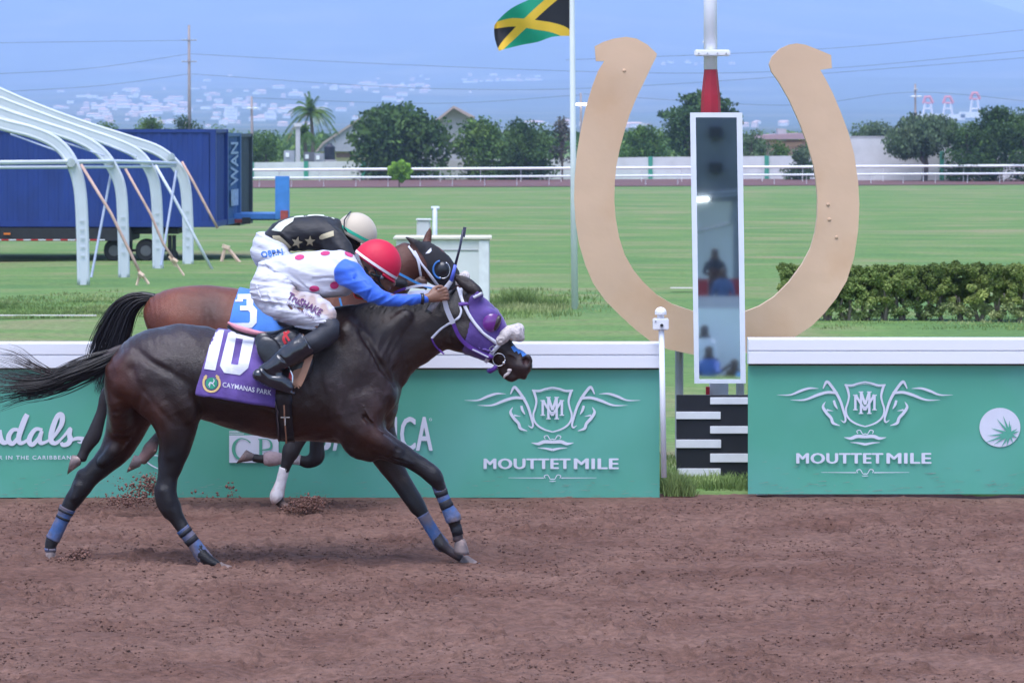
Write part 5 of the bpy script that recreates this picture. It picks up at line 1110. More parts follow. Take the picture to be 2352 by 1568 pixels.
# ================= the near horse, number 10
Y1 = 19.55
def horse10():
    r = empty('racehorse', (W(650, 0, Y1).x, Y1, 0), 'dark brown galloping racehorse with purple hood and purple number 10 cloth', 'horse', 'racehorses galloping past the winning post')
    f = Field((W(90, 0, Y1).x, Y1 - .46, -.06), (W(1235, 0, Y1).x, Y1 + .46, W(0, 612, Y1).z), .0072)
    # trunk
    f.chain(st([(296, 868, 66, 0, .19), (330, 852, 84, 0, .235), (375, 842, 92, 0, .262), (430, 846, 98, 0, .272), (500, 864, 105, 0, .275), (570, 878, 113, 0, .29), (640, 887, 121, 0, .30), (710, 880, 135, 0, .295), (765, 871, 148, 0, .285), (815, 862, 148, 0, .27), (850, 862, 132, 0, .235), (872, 872, 112, 0, .19)], Y1), k=.05, cap=.28)
    f.chain(st([(420, 770, 22, 0, .06), (470, 768, 12, 0, .05)], Y1), k=.05)
    # neck
    f.chain(st([(800, 840, 125, 0, .20), (850, 812, 112, 0, .165), (890, 788, 96, 0, .135), (945, 766, 76, 0, .108), (1000, 747, 62, 0, .095), (1045, 735, 58, 0, .09)], Y1), k=.06, cap=.3)
    f.chain(st([(752, 735, 24, 0, .06), (830, 724, 20, 0, .05), (920, 708, 16, 0, .035), (1000, 700, 14, 0, .03), (1050, 680, 16, 0, .03)], Y1), k=.05)
    f.chain(st([(890, 905, 26, 0, .09), (880, 940, 34, 0, .13), (862, 965, 36, 0, .14)], Y1), k=.05)
    # head
    f.chain(st([(1062, 722, 56, 0, .088), (1090, 745, 60, 0, .092), (1115, 772, 53, 0, .088), (1143, 800, 38, 0, .066), (1165, 818, 31, 0, .053), (1184, 830, 30, 0, .052), (1197, 840, 26, 0, .052), (1204, 848, 19, 0, .046)], Y1), k=.04, cap=.7)
    f.ell(W(1070, 775, Y1), (.082, .094, .078), k=.05); f.ell(W(1048, 768, Y1), (.06, .086, .06), k=.05)
    f.ell(W(1200, 838, Y1), (.042, .052, .036), k=.03); f.chain(st([(1196, 858, 13, 0, .035), (1203, 864, 8, 0, .03)], Y1), k=.02); f.chain(st([(1158, 850, 15, 0, .032), (1172, 863, 14, 0, .032), (1181, 866, 9, 0, .03)], Y1), k=.02)
    for sg in (-1, 1):
        f.ell(W(1208, 829, Y1) + Vector((0, sg * .052, 0)), (.020, .016, .026), k=.012, op='sub', yaw=.5); f.chain(st([(1201, 820, 4, sg * .046), (1212, 818, 5, sg * .046), (1219, 828, 4, sg * .044), (1215, 841, 3, sg * .042)], Y1), k=.014)
        f.chain(st([(1118, 760, 3.5, sg * .082), (1142, 792, 3, sg * .062), (1160, 806, 2.5, sg * .05)], Y1), k=.02)       # facial crest
        f.ell(W(1128, 722, Y1) + Vector((0, sg * .074, 0)), (.04, .022, .03), k=.03)
        f.chain(st([(1184, 868, 3.6, sg * .038), (1168, 848, 3.6, sg * .050), (1154, 838, 2.4, sg * .056)], Y1), k=.008, op='sub')                               # mouth line
        f.chain(st([(1086, 686, 15, sg * .05, .03), (1096, 671, 12, sg * .055, .03), (1075, 655, 14, sg * .062, .016), (1055, 641, 9, sg * .066, .010), (1039, 628, 2, sg * .066, .005)], Y1), k=.02)
        f.chain(st([(1078, 648, 4, sg * .082, .012), (1060, 640, 4, sg * .08, .009), (1048, 634, 1, sg * .076, .005)], Y1), k=.008, op='sub')
    # hindquarters: near thigh and leg (forward), far thigh and leg (stretched back)
    vN, vF = -.13, .13
    nh = [(352, 868, 84, -.12, .15), (385, 912, 72, -.14, .145), (402, 955, 58, -.15, .12), (405, 1005, 42, -.15, .095), (398, 1050, 31, -.15, .07), (385, 1095, 24, -.15, .052), (381, 1132, 25, -.155, .05), (392, 1165, 24, -.16, .044), (408, 1193, 17.5, -.16, .035), (428, 1222, 14, -.165, .029), (452, 1254, 13.5, -.17, .028), (470, 1280, 15, -.175, .034), (488, 1291, 11, -.18, .032), (500, 1296, 8, -.18, .03)]
    fh = [(318, 880, 72, .11, .15), (305, 930, 60, .13, .14), (290, 980, 47, .14, .115), (270, 1028, 37, .14, .085), (240, 1062, 29, .14, .06), (208, 1093, 24, .14, .052), (186, 1122, 23, .14, .046), (170, 1145, 21, .14, .04), (155, 1168, 16.5, .14, .032), (143, 1193, 14, .14, .028), (130, 1220, 13.5, .14, .028), (119, 1243, 15.5, .14, .034), (115, 1262, 11, .14, .03)]
    f.chain(st(nh, Y1), k=.045, cap=.6); f.chain(st(fh, Y1), k=.045, cap=.6)
    f.chain(st([(268, 850, 26, -.05, .13), (262, 890, 22, -.04, .12), (272, 930, 26, -.03, .12), (280, 975, 28, .04, .12)], Y1), k=.06)
    f.chain(st([(441, 925, 16, -.19, .07), (443, 950, 15, -.19, .06), (437, 965, 11, -.17, .05)], Y1), k=.035)                               # stifle
    f.chain(st([(363, 1122, 6, -.15), (368, 1152, 8, -.155), (384, 1178, 8, -.16)], Y1), k=.03); f.chain(st([(186, 1088, 9, .14, .025), (176, 1110, 6, .14)], Y1), k=.03)
    f.chain(st([(375, 1085, 3, -.15), (368, 1055, 3.5, -.15), (375, 1020, 5, -.15)], Y1), k=.03)
    # fore legs: near leg lifted ahead, far leg planted
    nf = [(812, 925, 76, -.15, .11), (822, 972, 58, -.16, .10), (850, 1008, 44, -.155, .085), (892, 1028, 31, -.15, .065), (935, 1050, 23.5, -.14, .05), (972, 1073, 20, -.135, .043), (996, 1093, 20.5, -.13, .043), (1008, 1114, 15.5, -.125, .034), (1017, 1140, 13, -.12, .027), (1029, 1166, 13.5, -.115, .028), (1040, 1186, 16.5, -.11, .033), (1045, 1206, 12.5, -.105, .028), (1051, 1226, 11.5, -.10, .028), (1052, 1238, 12, -.10, .03)]
    ff = [(842, 950, 60, .12, .10), (868, 1000, 44, .10, .085), (886, 1045, 34, .08, .068), (912, 1090, 25, .06, .052), (938, 1130, 21, .045, .045), (957, 1160, 19.5, .035, .042), (972, 1182, 14, .03, .033), (987, 1207, 12.5, .02, .027), (1003, 1232, 13, .01, .028), (1014, 1250, 14.5, .0, .033), (1030, 1263, 11, -.01, .028), (1046, 1273, 11, -.02, .028), (1058, 1280, 11, -.02, .03)]
    f.chain(st(nf, Y1), k=.04, cap=.6); f.chain(st(ff, Y1), k=.04, cap=.6)
    f.chain(st([(806, 1000, 26, -.16, .06), (815, 1032, 18, -.16, .045), (850, 1044, 14, -.15, .04)], Y1), k=.035)                            # elbow
    # muscle relief
    for pts, k in [([(392, 872, 24, -.225, .055), (418, 918, 26, -.24, .055), (432, 955, 14, -.225, .04)], .03), ([(300, 835, 26, -.16, .06), (285, 880, 24, -.15, .07)], .04), ([(372, 940, 22, -.245, .04), (388, 990, 20, -.225, .04), (392, 1040, 14, -.20, .03)], .03), ([(262, 1035, 16, .06, .03), (235, 1060, 12, .075, .03)], .02), ([(838, 990, 22, -.235, .035), (872, 1015, 19, -.225, .035), (912, 1036, 12, -.195, .025)], .022), ([(860, 1030, 10, -.21, .03), (900, 1046, 9, -.195, .025), (945, 1064, 6, -.175, .02)], .015), ([(996, 1088, 12, -.155, .02), (1004, 1100, 11, -.15, .02)], .012), ([(378, 1128, 13, -.19, .02), (388, 1150, 12, -.19, .02)], .012), ([(180, 1118, 13, .105, .02), (172, 1140, 10, .105, .02)], .012), ([(560, 850, 22, -.28, .03), (620, 905, 26, -.29, .03)], .05), ([(845, 800, 22, -.165, .03), (868, 850, 24, -.165, .04), (880, 895, 20, -.14, .05)], .03), ([(930, 730, 16, -.095, .025), (890, 765, 18, -.12, .025), (850, 790, 14, -.15, .025)], .03)]: f.chain(st(pts, Y1), k=k)
    f.chain(st([(860, 900, 34, -.17, .06), (838, 950, 34, -.20, .06), (822, 985, 24, -.20, .05)], Y1), k=.05); f.chain(st([(800, 760, 22, -.17, .06), (850, 850, 28, -.17, .06), (880, 905, 30, -.12, .07)], Y1), k=.06)
    f.chain(st([(760, 870, 24, -.225, .05), (785, 935, 26, -.235, .05), (800, 975, 18, -.23, .045)], Y1), k=.05)
    for pts, k in [([(452, 870, 5, -.30), (440, 905, 6, -.31), (452, 935, 5, -.30)], .016), ([(770, 800, 5, -.285), (800, 880, 7, -.30), (790, 950, 6, -.315), (775, 985, 4, -.315)], .022), ([(830, 765, 4, -.205), (878, 845, 5, -.21), (905, 882, 4, -.17)], .03), ([(330, 900, 5, -.275), (362, 940, 7, -.30), (400, 975, 6, -.285), (435, 985, 4, -.26)], .014), ([(300, 790, 4, -.18), (345, 830, 6, -.255), (400, 860, 6, -.285), (440, 890, 4, -.29)], .022), ([(470, 860, 4, -.285), (520, 930, 5, -.285), (600, 965, 4, -.28)], .025), ([(350, 1000, 3, -.275), (372, 1050, 3, -.235), (388, 1100, 2, -.205)], .012), ([(838, 958, 5, -.265), (870, 990, 5, -.265), (915, 1018, 3, -.235)], .012), ([(700, 850, 3, -.30), (712, 930, 4, -.305), (705, 985, 3, -.27)], .02), ([(735, 860, 3, -.30), (748, 940, 4, -.30), (742, 990, 3, -.27)], .02), ([(900, 1050, 2.2, -.207), (940, 1064, 2.2, -.197), (975, 1084, 2, -.183)], .012), ([(910, 1030, 2, -.217), (950, 1050, 2, -.198)], .012), ([(1000, 1130, 2, -.158), (1020, 1170, 2, -.148)], .01), ([(300, 850, 4, -.25), (318, 900, 4, -.27), (310, 950, 3, -.18)], .03), ([(960, 800, 3, -.12), (905, 850, 4, -.155)], .03), ([(1040, 800, 2.5, -.09), (1030, 770, 3, -.10), (1042, 735, 2.5, -.105)], .02)]:
        f.chain(st(pts, Y1), k=k, op='sub')
    for pts in [[(880, 990, 1.6, -.255), (850, 960, 1.6, -.27), (835, 930, 1.4, -.275)], [(425, 965, 1.6, -.255), (400, 1000, 1.5, -.245), (385, 1040, 1.3, -.22)], [(1100, 800, 1.5, -.092), (1125, 806, 1.5, -.08), (1150, 818, 1.3, -.06)], [(470, 905, 1.6, -.272), (520, 925, 1.6, -.28), (590, 935, 1.4, -.29), (680, 960, 1.4, -.29)], [(300, 1010, 2.0, .03), (268, 1052, 1.8, .075)], [(930, 1020, 1.5, -.21), (905, 1005, 1.5, -.225), (860, 985, 1.6, -.25)], [(1150, 822, 1.4, -.055), (1168, 812, 1.3, -.056), (1186, 822, 1.2, -.055)]]: f.chain(st(pts, Y1), k=.008)
    rough(f, .005, 14, 5); rough(f, .003, 28, 4); me, V = f.mesh('body', 3); px, py = pix(V)
    c = np.tile(np.array([.0175, .0078, .0062]), (len(V), 1)); red = np.array([.074, .020, .010]); blk = np.array([.012, .010, .012]); grey = np.array([.046, .029, .032])
    def mixc(c, t, w): w = np.clip(w, 0, 1)[:, None]; return c * (1 - w) + t * w
    nzv = vnoise(V[:, 0] * 3.1 + 5, V[:, 2] * 3.1, 31); nz2 = vnoise(V[:, 0] * 19 + V[:, 2] * 6, V[:, 2] * 13 - V[:, 0] * 5, 32) + .6 * vnoise(V[:, 0] * 41, V[:, 2] * 37, 33) + .4 * vnoise(V[:, 0] * 90, V[:, 2] * 90, 34)
    c = mixc(c, red, gauss(segd(px, py, (268, 840), (285, 905)), 40) * .8); c = mixc(c, red, gauss(segd(px, py, (290, 1000), (340, 960)), 45) * .6); c = mixc(c, red, gauss(segd(px, py, (600, 990), (760, 1000)), 30) * .4); c = mixc(c, red * .7, gauss(segd(px, py, (850, 1000), (880, 960)), 40) * .5)
    c = mixc(c, np.array([.06, .03, .022]), gauss(segd(px, py, (1010, 790), (925, 850)), 32) * .5); c = mixc(c, red * .6, np.clip(nzv * 1.5, 0, 1) * .5)
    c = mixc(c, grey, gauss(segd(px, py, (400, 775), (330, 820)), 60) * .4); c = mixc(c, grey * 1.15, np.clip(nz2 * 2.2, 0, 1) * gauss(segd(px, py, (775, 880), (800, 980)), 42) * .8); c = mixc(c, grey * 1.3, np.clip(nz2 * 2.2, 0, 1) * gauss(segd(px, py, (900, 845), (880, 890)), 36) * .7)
    for rows in (nh[4:], fh[4:], nf[4:], ff[4:]): c = mixc(c, blk * .9, gauss(seg_mask(V, rows, Y1), 34) * 1.2)
    c = mixc(c, grey * 1.9, gauss(np.hypot(px - 1050, py - 1245), 24) * .9); c = mixc(c, grey * 1.6, gauss(np.hypot(px - 1046, py - 1272), 18) * .7)
    c = mixc(c, blk, gauss(segd(px, py, (780, 705), (1040, 690)), 26) * .8); c = mixc(c, np.array([.040, .024, .024]), gauss(np.hypot(px - 1200, py - 845), 40) * .8); c = mixc(c, np.array([.16, .05, .05]), gauss(np.hypot(px - 1208, py - 830), 5) * .7)
    paint(me, c); link_mesh('body', me, M_coat, r); T = bvh(me)
    # hooves
    hoof_mesh('hoof', (503, 1295, 9), (541, 1300), (498, 1309), Y1 - .18, .055, M_hoof, r); hoof_mesh('hoof', (116, 1266, 12), (106, 1287), (130, 1283), Y1 + .14, .05, M_hoof, r)
    hoof_mesh('hoof', (1057, 1240, 13), (1079, 1272), (1040, 1268), Y1 - .10, .055, M_hoof, r); hoof_mesh('hoof', (1065, 1281, 13), (1104, 1294), (1058, 1307), Y1 - .02, .058, M_hoof, r)
    # bandages
    wrap('leg_bandage', [(419, 1213, 15), (432, 1230, 14), (452, 1256, 14), (466, 1276, 15.5), (480, 1289, 13)], Y1, -.166, M_blueb, r, bands=[(.14, .22), (.32, .42)]); wrap('leg_bandage', [(155, 1166, 17), (146, 1186, 14.5), (133, 1214, 14), (121, 1238, 15)], Y1, .14, M_blueb, r, bands=[(.16, .24), (.34, .44)])
    wrap('leg_bandage', [(1007, 1113, 14.5), (1016, 1138, 13), (1028, 1165, 13.5), (1040, 1188, 16.5), (1043, 1197, 15)], Y1, -.118, M_blueb, r, bands=[(.16, .28), (.38, .5)]); wrap('leg_bandage', [(971, 1181, 13), (986, 1206, 12.5), (1002, 1231, 13), (1014, 1249, 15), (1022, 1256, 13)], Y1, .012, M_blueb, r)
    wrap('fetlock_tape', [(1046, 1206, 12), (1052, 1228, 11.5)], Y1, -.105, M_blackt, r, 1.1); wrap('fetlock_tape', [(116, 1258, 12), (115.5, 1266, 11.5)], Y1, .14, M_blueb, r, 1.12)
    # tail streaming back: dock strands first, then the flying hair
    Yt = Y1 - .02; hair_strands('tail', [[(285, 800, Yt, .0, 6), (240, 812, Yt, .0, 10), (180, 838, Yt, -.02, 20), (110, 866, Yt, -.03, 18), (40, 858, Yt, -.03, 34), (-50, 820, Yt, -.03, 46)], [(283, 808, Yt, .0, 8), (240, 828, Yt, .0, 14), (185, 852, Yt, -.02, 26), (110, 880, Yt, -.02, 26), (40, 888, Yt, -.02, 30), (-50, 890, Yt, 0, 40)],
        [(276, 822, Yt, .0, 8), (235, 850, Yt, .0, 14), (180, 872, Yt, .02, 24), (110, 896, Yt, .02, 28), (50, 912, Yt, .02, 20), (-20, 940, Yt, .03, 24)]], 400, .0022, 1, M_hair, r, steps=16)
    m = MB(); S = catmull([(292, 800, 14), (262, 812, 15), (225, 830, 15), (185, 850, 16), (145, 866, 12), (105, 882, 5)], 5); m.tube([W(q[0], q[1], Yt) for q in S], [q[2] * PX(Yt) for q in S], 10, flat=.6); m.build('tail_dock', M_hairb, r, smooth=True)
    hair_strands('tail', [[(150, 862, Yt, -.03, 8), (120, 850, Yt, -.05, 8), (90, 832, Yt, -.05, 8), (50, 800, Yt, -.05, 8), (0, 783, Yt, -.05, 10)], [(150, 866, Yt, -.03, 10), (110, 858, Yt, -.05, 10), (60, 840, Yt, -.05, 8), (20, 828, Yt, -.05, 10), (-20, 820, Yt, -.05, 10)]], 34, .0016, 1, M_hairb, r, steps=14)
    # mane lying on the crest
    g = []
    for x0, y0 in [(792, 706), (840, 700), (900, 690), (960, 688), (1010, 684), (1050, 662)]: g.append([(x0, y0 + 1, Y1, -.005, 4), (x0 - 8, y0 + 6, Y1, -.04, 5), (x0 - 18, y0 + 16, Y1, -.075, 6), (x0 - 26, y0 + 27, Y1, -.10, 7)])
    hair_strands('mane', g, 260, .0016, 1, M_hair, r, steps=6)
    # hood with eye cups
    hp = [(1096, 664), (1120, 680), (1170, 748), (1166, 772), (1140, 800), (1125, 826), (1090, 830), (1058, 806), (1068, 770), (1077, 735), (1075, 712), (1071, 694), (1082, 676)]
    hd = shell('hood', me, V, inpoly(px, py, hp) & (np.abs(V[:, 1] - Y1) < .2), .006, M_purple, r)
    hood_black = mat('dirt_smudge', (.02, .014, .03), .9)
    for sg in (-1, 1):
        q = W(1127, 738, Y1) + Vector((0, sg * .074, 0)); MB().ell(q, (.050, .043, .066), 24, 14, Matrix.Rotation(math.radians(14), 3, 'Y')).build('eye_cup', mat('purple_plastic', (.13, .02, .20), .18, .15, 6, spec=.6, coat=.6), hd, smooth=True)
        q = W(1141, 740, Y1) + Vector((0, sg * .086, 0)); MB().ell(q, (.020, .026, .048), 20, 12, Matrix.Rotation(math.radians(24), 3, 'Y')).build('eye_opening', mat('eye_mesh', (.035, .02, .02), .35, .2, 60), hd, smooth=True)
        m = MB(); m.tube([W(1127 + 23.5 * math.cos(a) * 1.0 - 4 * math.sin(a), 738 + 29 * math.sin(a) + 5 * math.cos(a), Y1) + Vector((0, sg * .076, 0)) for a in np.linspace(0, 6.2832, 30)], .003, 6); m.build('cup_rim', mat('rim_purple', (.12, .04, .3), .5), hd, smooth=True)
    TH_ = bvh(me); k = dict(Yg=Y1, lift=.012, both=Y1)
    strap('ear_tab', [(1088, 683), (1105, 673)], 5.5, T, M_webw, hd, Yg=Y1, lift=.010)
    strap('bridle_cheek_strap', [(1057, 662), (1064, 694), (1079, 726), (1102, 757), (1124, 775), (1143, 790)], 7, T, M_webw, r, **k); strap('bridle_crown_strap', [(1050, 655), (1059, 685), (1068, 706), (1080, 730)], 5, T, M_webw, r, **k)
    strap('bridle_keeper', [(1055, 701), (1076, 698)], 7, T, M_webp, r, Yg=Y1, lift=.016); strap('throat_latch', [(1056, 702), (1059, 716), (1051, 731), (1030, 744), (1010, 757), (991, 776)], 5, T, M_webw, r, **k); strap('throat_latch', [(991, 776), (997, 790), (1008, 803)], 4, T, M_webp, r, **k)
    strap('noseband', [(1150, 786), (1132, 806), (1120, 823), (1112, 836)], 9, T, M_webw, r, **k)
    m = MB(); hang(m, [(1008, 802, Y1 - .06), (1014, 808, Y1 - .07), (1020, 813, Y1 - .07)], 3.5, 0); m.build('strap_end', M_webp, r)
    # fleece noseband roll over the nose
    f2 = Field(W(1130, 800, Y1 - .16), W(1212, 738, Y1 + .16), .006); f2.chain(st([(1149, 782, 11, -.075, .03), (1168, 764, 15, -.06, .035), (1186, 760, 16, -.02, .04), (1188, 760, 17, .02, .04), (1168, 766, 15, .06, .035), (1149, 782, 11, .075, .03)], Y1), k=.02, sub=5); f2.chain(st([(1186, 768, 17, -.055, .03), (1195, 776, 10, -.04, .03)], Y1), k=.02); rough(f2, .008, 45, 8); rough(f2, .006, 90, 9)
    mf, Vf = f2.mesh('fleece_noseband'); link_mesh('fleece_noseband', mf, M_fleece, r)
    ps = text = [poly2d([[(1173, 797), (1193, 787), (1210, 816), (1200, 819), (1196, 810), (1190, 813), (1187, 806), (1181, 809)]])]; lay_on('nose_strip', ps, T, mat('blue_tape', (.06, .22, .62), .6, .1), r, lift=.004, maxe=5, Yg=Y1)
    # bit ring, rein and bit guards
    m = MB()
    for sg in (-1, 1): m.tube([W(1146 + 14 * math.cos(a), 824 + 14.5 * math.sin(a), Y1) + Vector((0, sg * .068, 0)) for a in np.linspace(0, 6.2832, 26)], .0028, 6)
    m.ell(W(1157, 831, Y1) + Vector((0, -.068, 0)), (.010, .008, .009), 10, 6); m.build('bit', M_steel, r, smooth=True)
    m = MB(); hang(m, [(1141, 804, Y1 - .077), (1136, 799, Y1 - .078), (1128, 797, Y1 - .08)], 9, 0, sub=3); m.build('buckle_strap', M_webp, r); m = MB(); 
    for a, b in [((1124, 800), (1133, 793)), ((1133, 793), (1138, 803)), ((1138, 803), (1129, 808)), ((1129, 808), (1124, 800))]: m.tube([W(*a, Y1 - .085), W(*b, Y1 - .085)], .0022, 5)
    m.build('buckle', M_steel, r)
    m = MB(); m.tube([W(1130, 822, Y1 - .07), W(1124, 817, Y1 - .075), W(1120, 822, Y1 - .07)], .015, 8); m.tube([W(1140, 838, Y1 - .06), W(1136, 846, Y1 - .055), W(1126, 852, Y1 - .04), (W(1122, 851, Y1 + .04))], [.011, .013, .014, .012], 8); m.build('bit_guard', M_webp, r, smooth=True)
    m = MB(); m.tube([W(1172, 852, Y1 - .04), W(1166, 858, Y1 - .04), W(1160, 862, Y1 - .035), W(1157, 868, Y1 - .03)], [.006, .009, .008, .005], 7); m.ell(W(1170, 850, Y1 - .045), (.014, .006, .009), 10, 6); m.build('foam', mat('mouth_foam', (.6, .52, .5), .7), r, smooth=True)
    m = MB(); hang(m, [(1020, 684, Y1 - .17), (1027, 712, Y1 - .16), (1041, 743, Y1 - .14)], 11, 0); m.build('rein_grip', M_webw, r); m = MB(); hang(m, [(1041, 742, Y1 - .14), (1052, 768, Y1 - .125), (1068, 788, Y1 - .11), (1095, 806, Y1 - .095), (1124, 819, Y1 - .082)], 8.5, 0); m.build('rein', M_webp, r)
    m = MB(); hang(m, [(1085, 802, Y1 - .105), (1104, 811, Y1 - .096), (1122, 820, Y1 - .088)], 3, 0); m.build('rein_edge', M_webw, r)
    m = MB(); hang(m, [(1016, 668, Y1 - .15), (1000, 659, Y1 - .12), (975, 655, Y1 - .08), (950, 658, Y1 - .04), (930, 664, Y1)], 5.5, 0); hang(m, [(1016, 673, Y1 - .16), (985, 671, Y1 - .15), (955, 672, Y1 - .13), (938, 674, Y1 - .1)], 9, 0); hang(m, [(1016, 668, Y1 + .0), (1050, 740, Y1 + .11), (1124, 819, Y1 + .082)], 8, 0); m.build('rein_loop', M_webw, r)
    m = MB(); hang(m, [(932, 662, Y1 - .02), (918, 667, Y1), (905, 676, Y1 + .02), (930, 690, Y1 - .05)], 5, 0); m.build('rein_end', M_webp, r)
    # number cloth, saddle, girth
    cl = drape('saddle_cloth', T, Y1, ((492, 748), (448, 905)), ((640, 752), (633, 931)), 860, M_purple, r); dg = bpy.context.evaluated_depsgraph_get(); TC = bvh(cl.data)
    lay_on('number', [poly2d([[(490, 757.5), (515, 758), (494.5, 850.5), (468.5, 847)]]), poly2d([[(524, 765), (538, 757.5), (583, 772), (584, 781), (570, 845), (551.5, 861), (515, 856), (505, 840)], [(542, 776.6), (558, 779), (547, 838), (531, 836)]])], TC, M_webw, cl, lift=.004, maxe=8, Yg=Y1 - .28)
    M_gold = mat('gold_print', (.72, .50, .20), .6, .05); M_gr = mat('green_print', (.03, .30, .18), .6, .05); sh = []
    sh.append(stroke2d([(474, 866), (468.5, 872), (468, 884), (474, 895), (486, 899), (497, 895), (504, 885), (503.5, 873), (498, 866)], [6, 5.5, 5, 5, 5, 5, 5, 5.5, 6])); sh.append(stroke2d([(469, 867), (475, 862)], 5)); sh.append(stroke2d([(496, 862), (503, 867)], 5))
    lay_on('horseshoe_emblem', sh, TC, M_gold, cl, lift=.004, maxe=6, Yg=Y1 - .28); lay_on('emblem_disc', [disc2d(486, 880, 13.5, 13.5)], TC, M_gr, cl, lift=.006, maxe=6, Yg=Y1 - .28)
    lay_on('emblem_figure', [stroke2d([(479, 885), (483, 878), (488, 880), (492, 874), (490, 870)], [1.5, 3, 3, 2, 1.5]), stroke2d([(483, 880), (481, 889)], 1.6), stroke2d([(488, 880), (493, 887)], 1.6)], TC, M_webw, cl, lift=.0075, maxe=6, Yg=Y1 - .28)
    lay_on('cloth_lettering', [text2d('CAYMANAS PARK', 0, 0, 0, 0, .012, 0, 1.05, quad=[(512, 877), (624, 896), (623, 907.5), (511, 888)])], TC, M_webw, cl, lift=.004, maxe=8, Yg=Y1 - .28)
    strap('girth', [(650, 905), (652, 950), (655, 985), (660, 1016)], 38, T, M_leather, r, Yg=Y1, lift=.016, both=Y1, thick=.006); strap('girth_strap', [(650, 925), (655, 970), (658, 1012)], 3, T, M_tan, r, Yg=Y1, lift=.026); strap('girth_edge', [(632, 920), (638, 960), (642, 1012)], 3, T, mat('binding', (.10, .08, .09), .7), r, Yg=Y1, lift=.020)
    m = MB(); q = W(655, 958, Y1 - .32); m.box(q, (.05, .008, .006)); m.box(q + Vector((.0, 0, -.02)), (.006, .008, .05)); m.build('girth_buckle', M_steel, r)
    fs_ = Field(W(505, 960, Y1 - .42), W(790, 718, Y1 + .42), .008); fs_.chain(st([(548, 762, 9, 0, .10), (590, 770, 10, 0, .11), (640, 768, 10, 0, .12), (700, 750, 14, 0, .10), (730, 735, 12, 0, .06)], Y1), k=.03)
    for sg in (-1, 1): fs_.chain(st([(604, 782, 20, sg * .262, .010), (618, 806, 27, sg * .298, .010), (634, 832, 24, sg * .31, .010)], Y1 ), k=.02); fs_.chain(st([(665, 790, 34, sg * .25, .03), (690, 830, 30, sg * .29, .022), (690, 868, 14, sg * .31, .014)], Y1), k=.02)
    ms_, _ = fs_.mesh('saddle'); sdl = link_mesh('saddle', ms_, M_leather, r); TS = bvh(ms_)
    m = MB(); hang(m, [(690, 772, Y1 - .34), (712, 800, Y1 - .345), (704, 838, Y1 - .35), (684, 884, Y1 - .35), (676, 872, Y1 - .35)], 15, 0); m.build('saddle_flap_edge', M_tan, sdl)
    m = MB(); m.prism([W(x, y, Y1 - .325) for x, y in [(718, 806), (700, 842), (676, 850), (668, 858), (680, 890), (692, 880), (712, 835)]], (0, .012, 0)); m.build('tan_flap', M_tan, sdl)
    m = MB(); hang(m, [(664, 760, Y1 - .34), (651, 776, Y1 - .36), (660, 795, Y1 - .36)], 6, 0); hang(m, [(652, 762, Y1 - .345), (668, 788, Y1 - .365)], 5, 0); hang(m, [(668, 856, Y1 - .35), (666, 872, Y1 - .36)], 7, 0); m.build('red_tie', M_red, sdl)
    # pink pad at the cantle
    m = MB(); S = catmull([(523, 740, 3), (545, 752, 8), (580, 762, 8), (612, 767, 4)], 5); m.tube([W(q[0], q[1], Y1 - .2) for q in S], [q[2] * PX(Y1) * .75 for q in S], 10); m.build('pink_pad', mat('pink_pad', (.62, .25, .30), .6, .15, 12), sdl, smooth=True)
    MB().tube([W(q[0], q[1] + 8, Y1 - .19) for q in S], .012, 8).build('pad_edge', M_leather, sdl, smooth=True)
    m = MB(); P = [W(660, 836, Y1 - .36), W(672, 862, Y1 - .38), W(672, 884, Y1 - .38), W(661, 900, Y1 - .38), W(676, 905, Y1 - .3)]; m.tube(P, .0055, 6); m.tube([W(668, 800, Y1 - .345), W(666, 840, Y1 - .36)], .007, 5); m.build('stirrup', M_steel, sdl, smooth=True)
    return r, me, T
HR1, HB1, T1 = horse10()

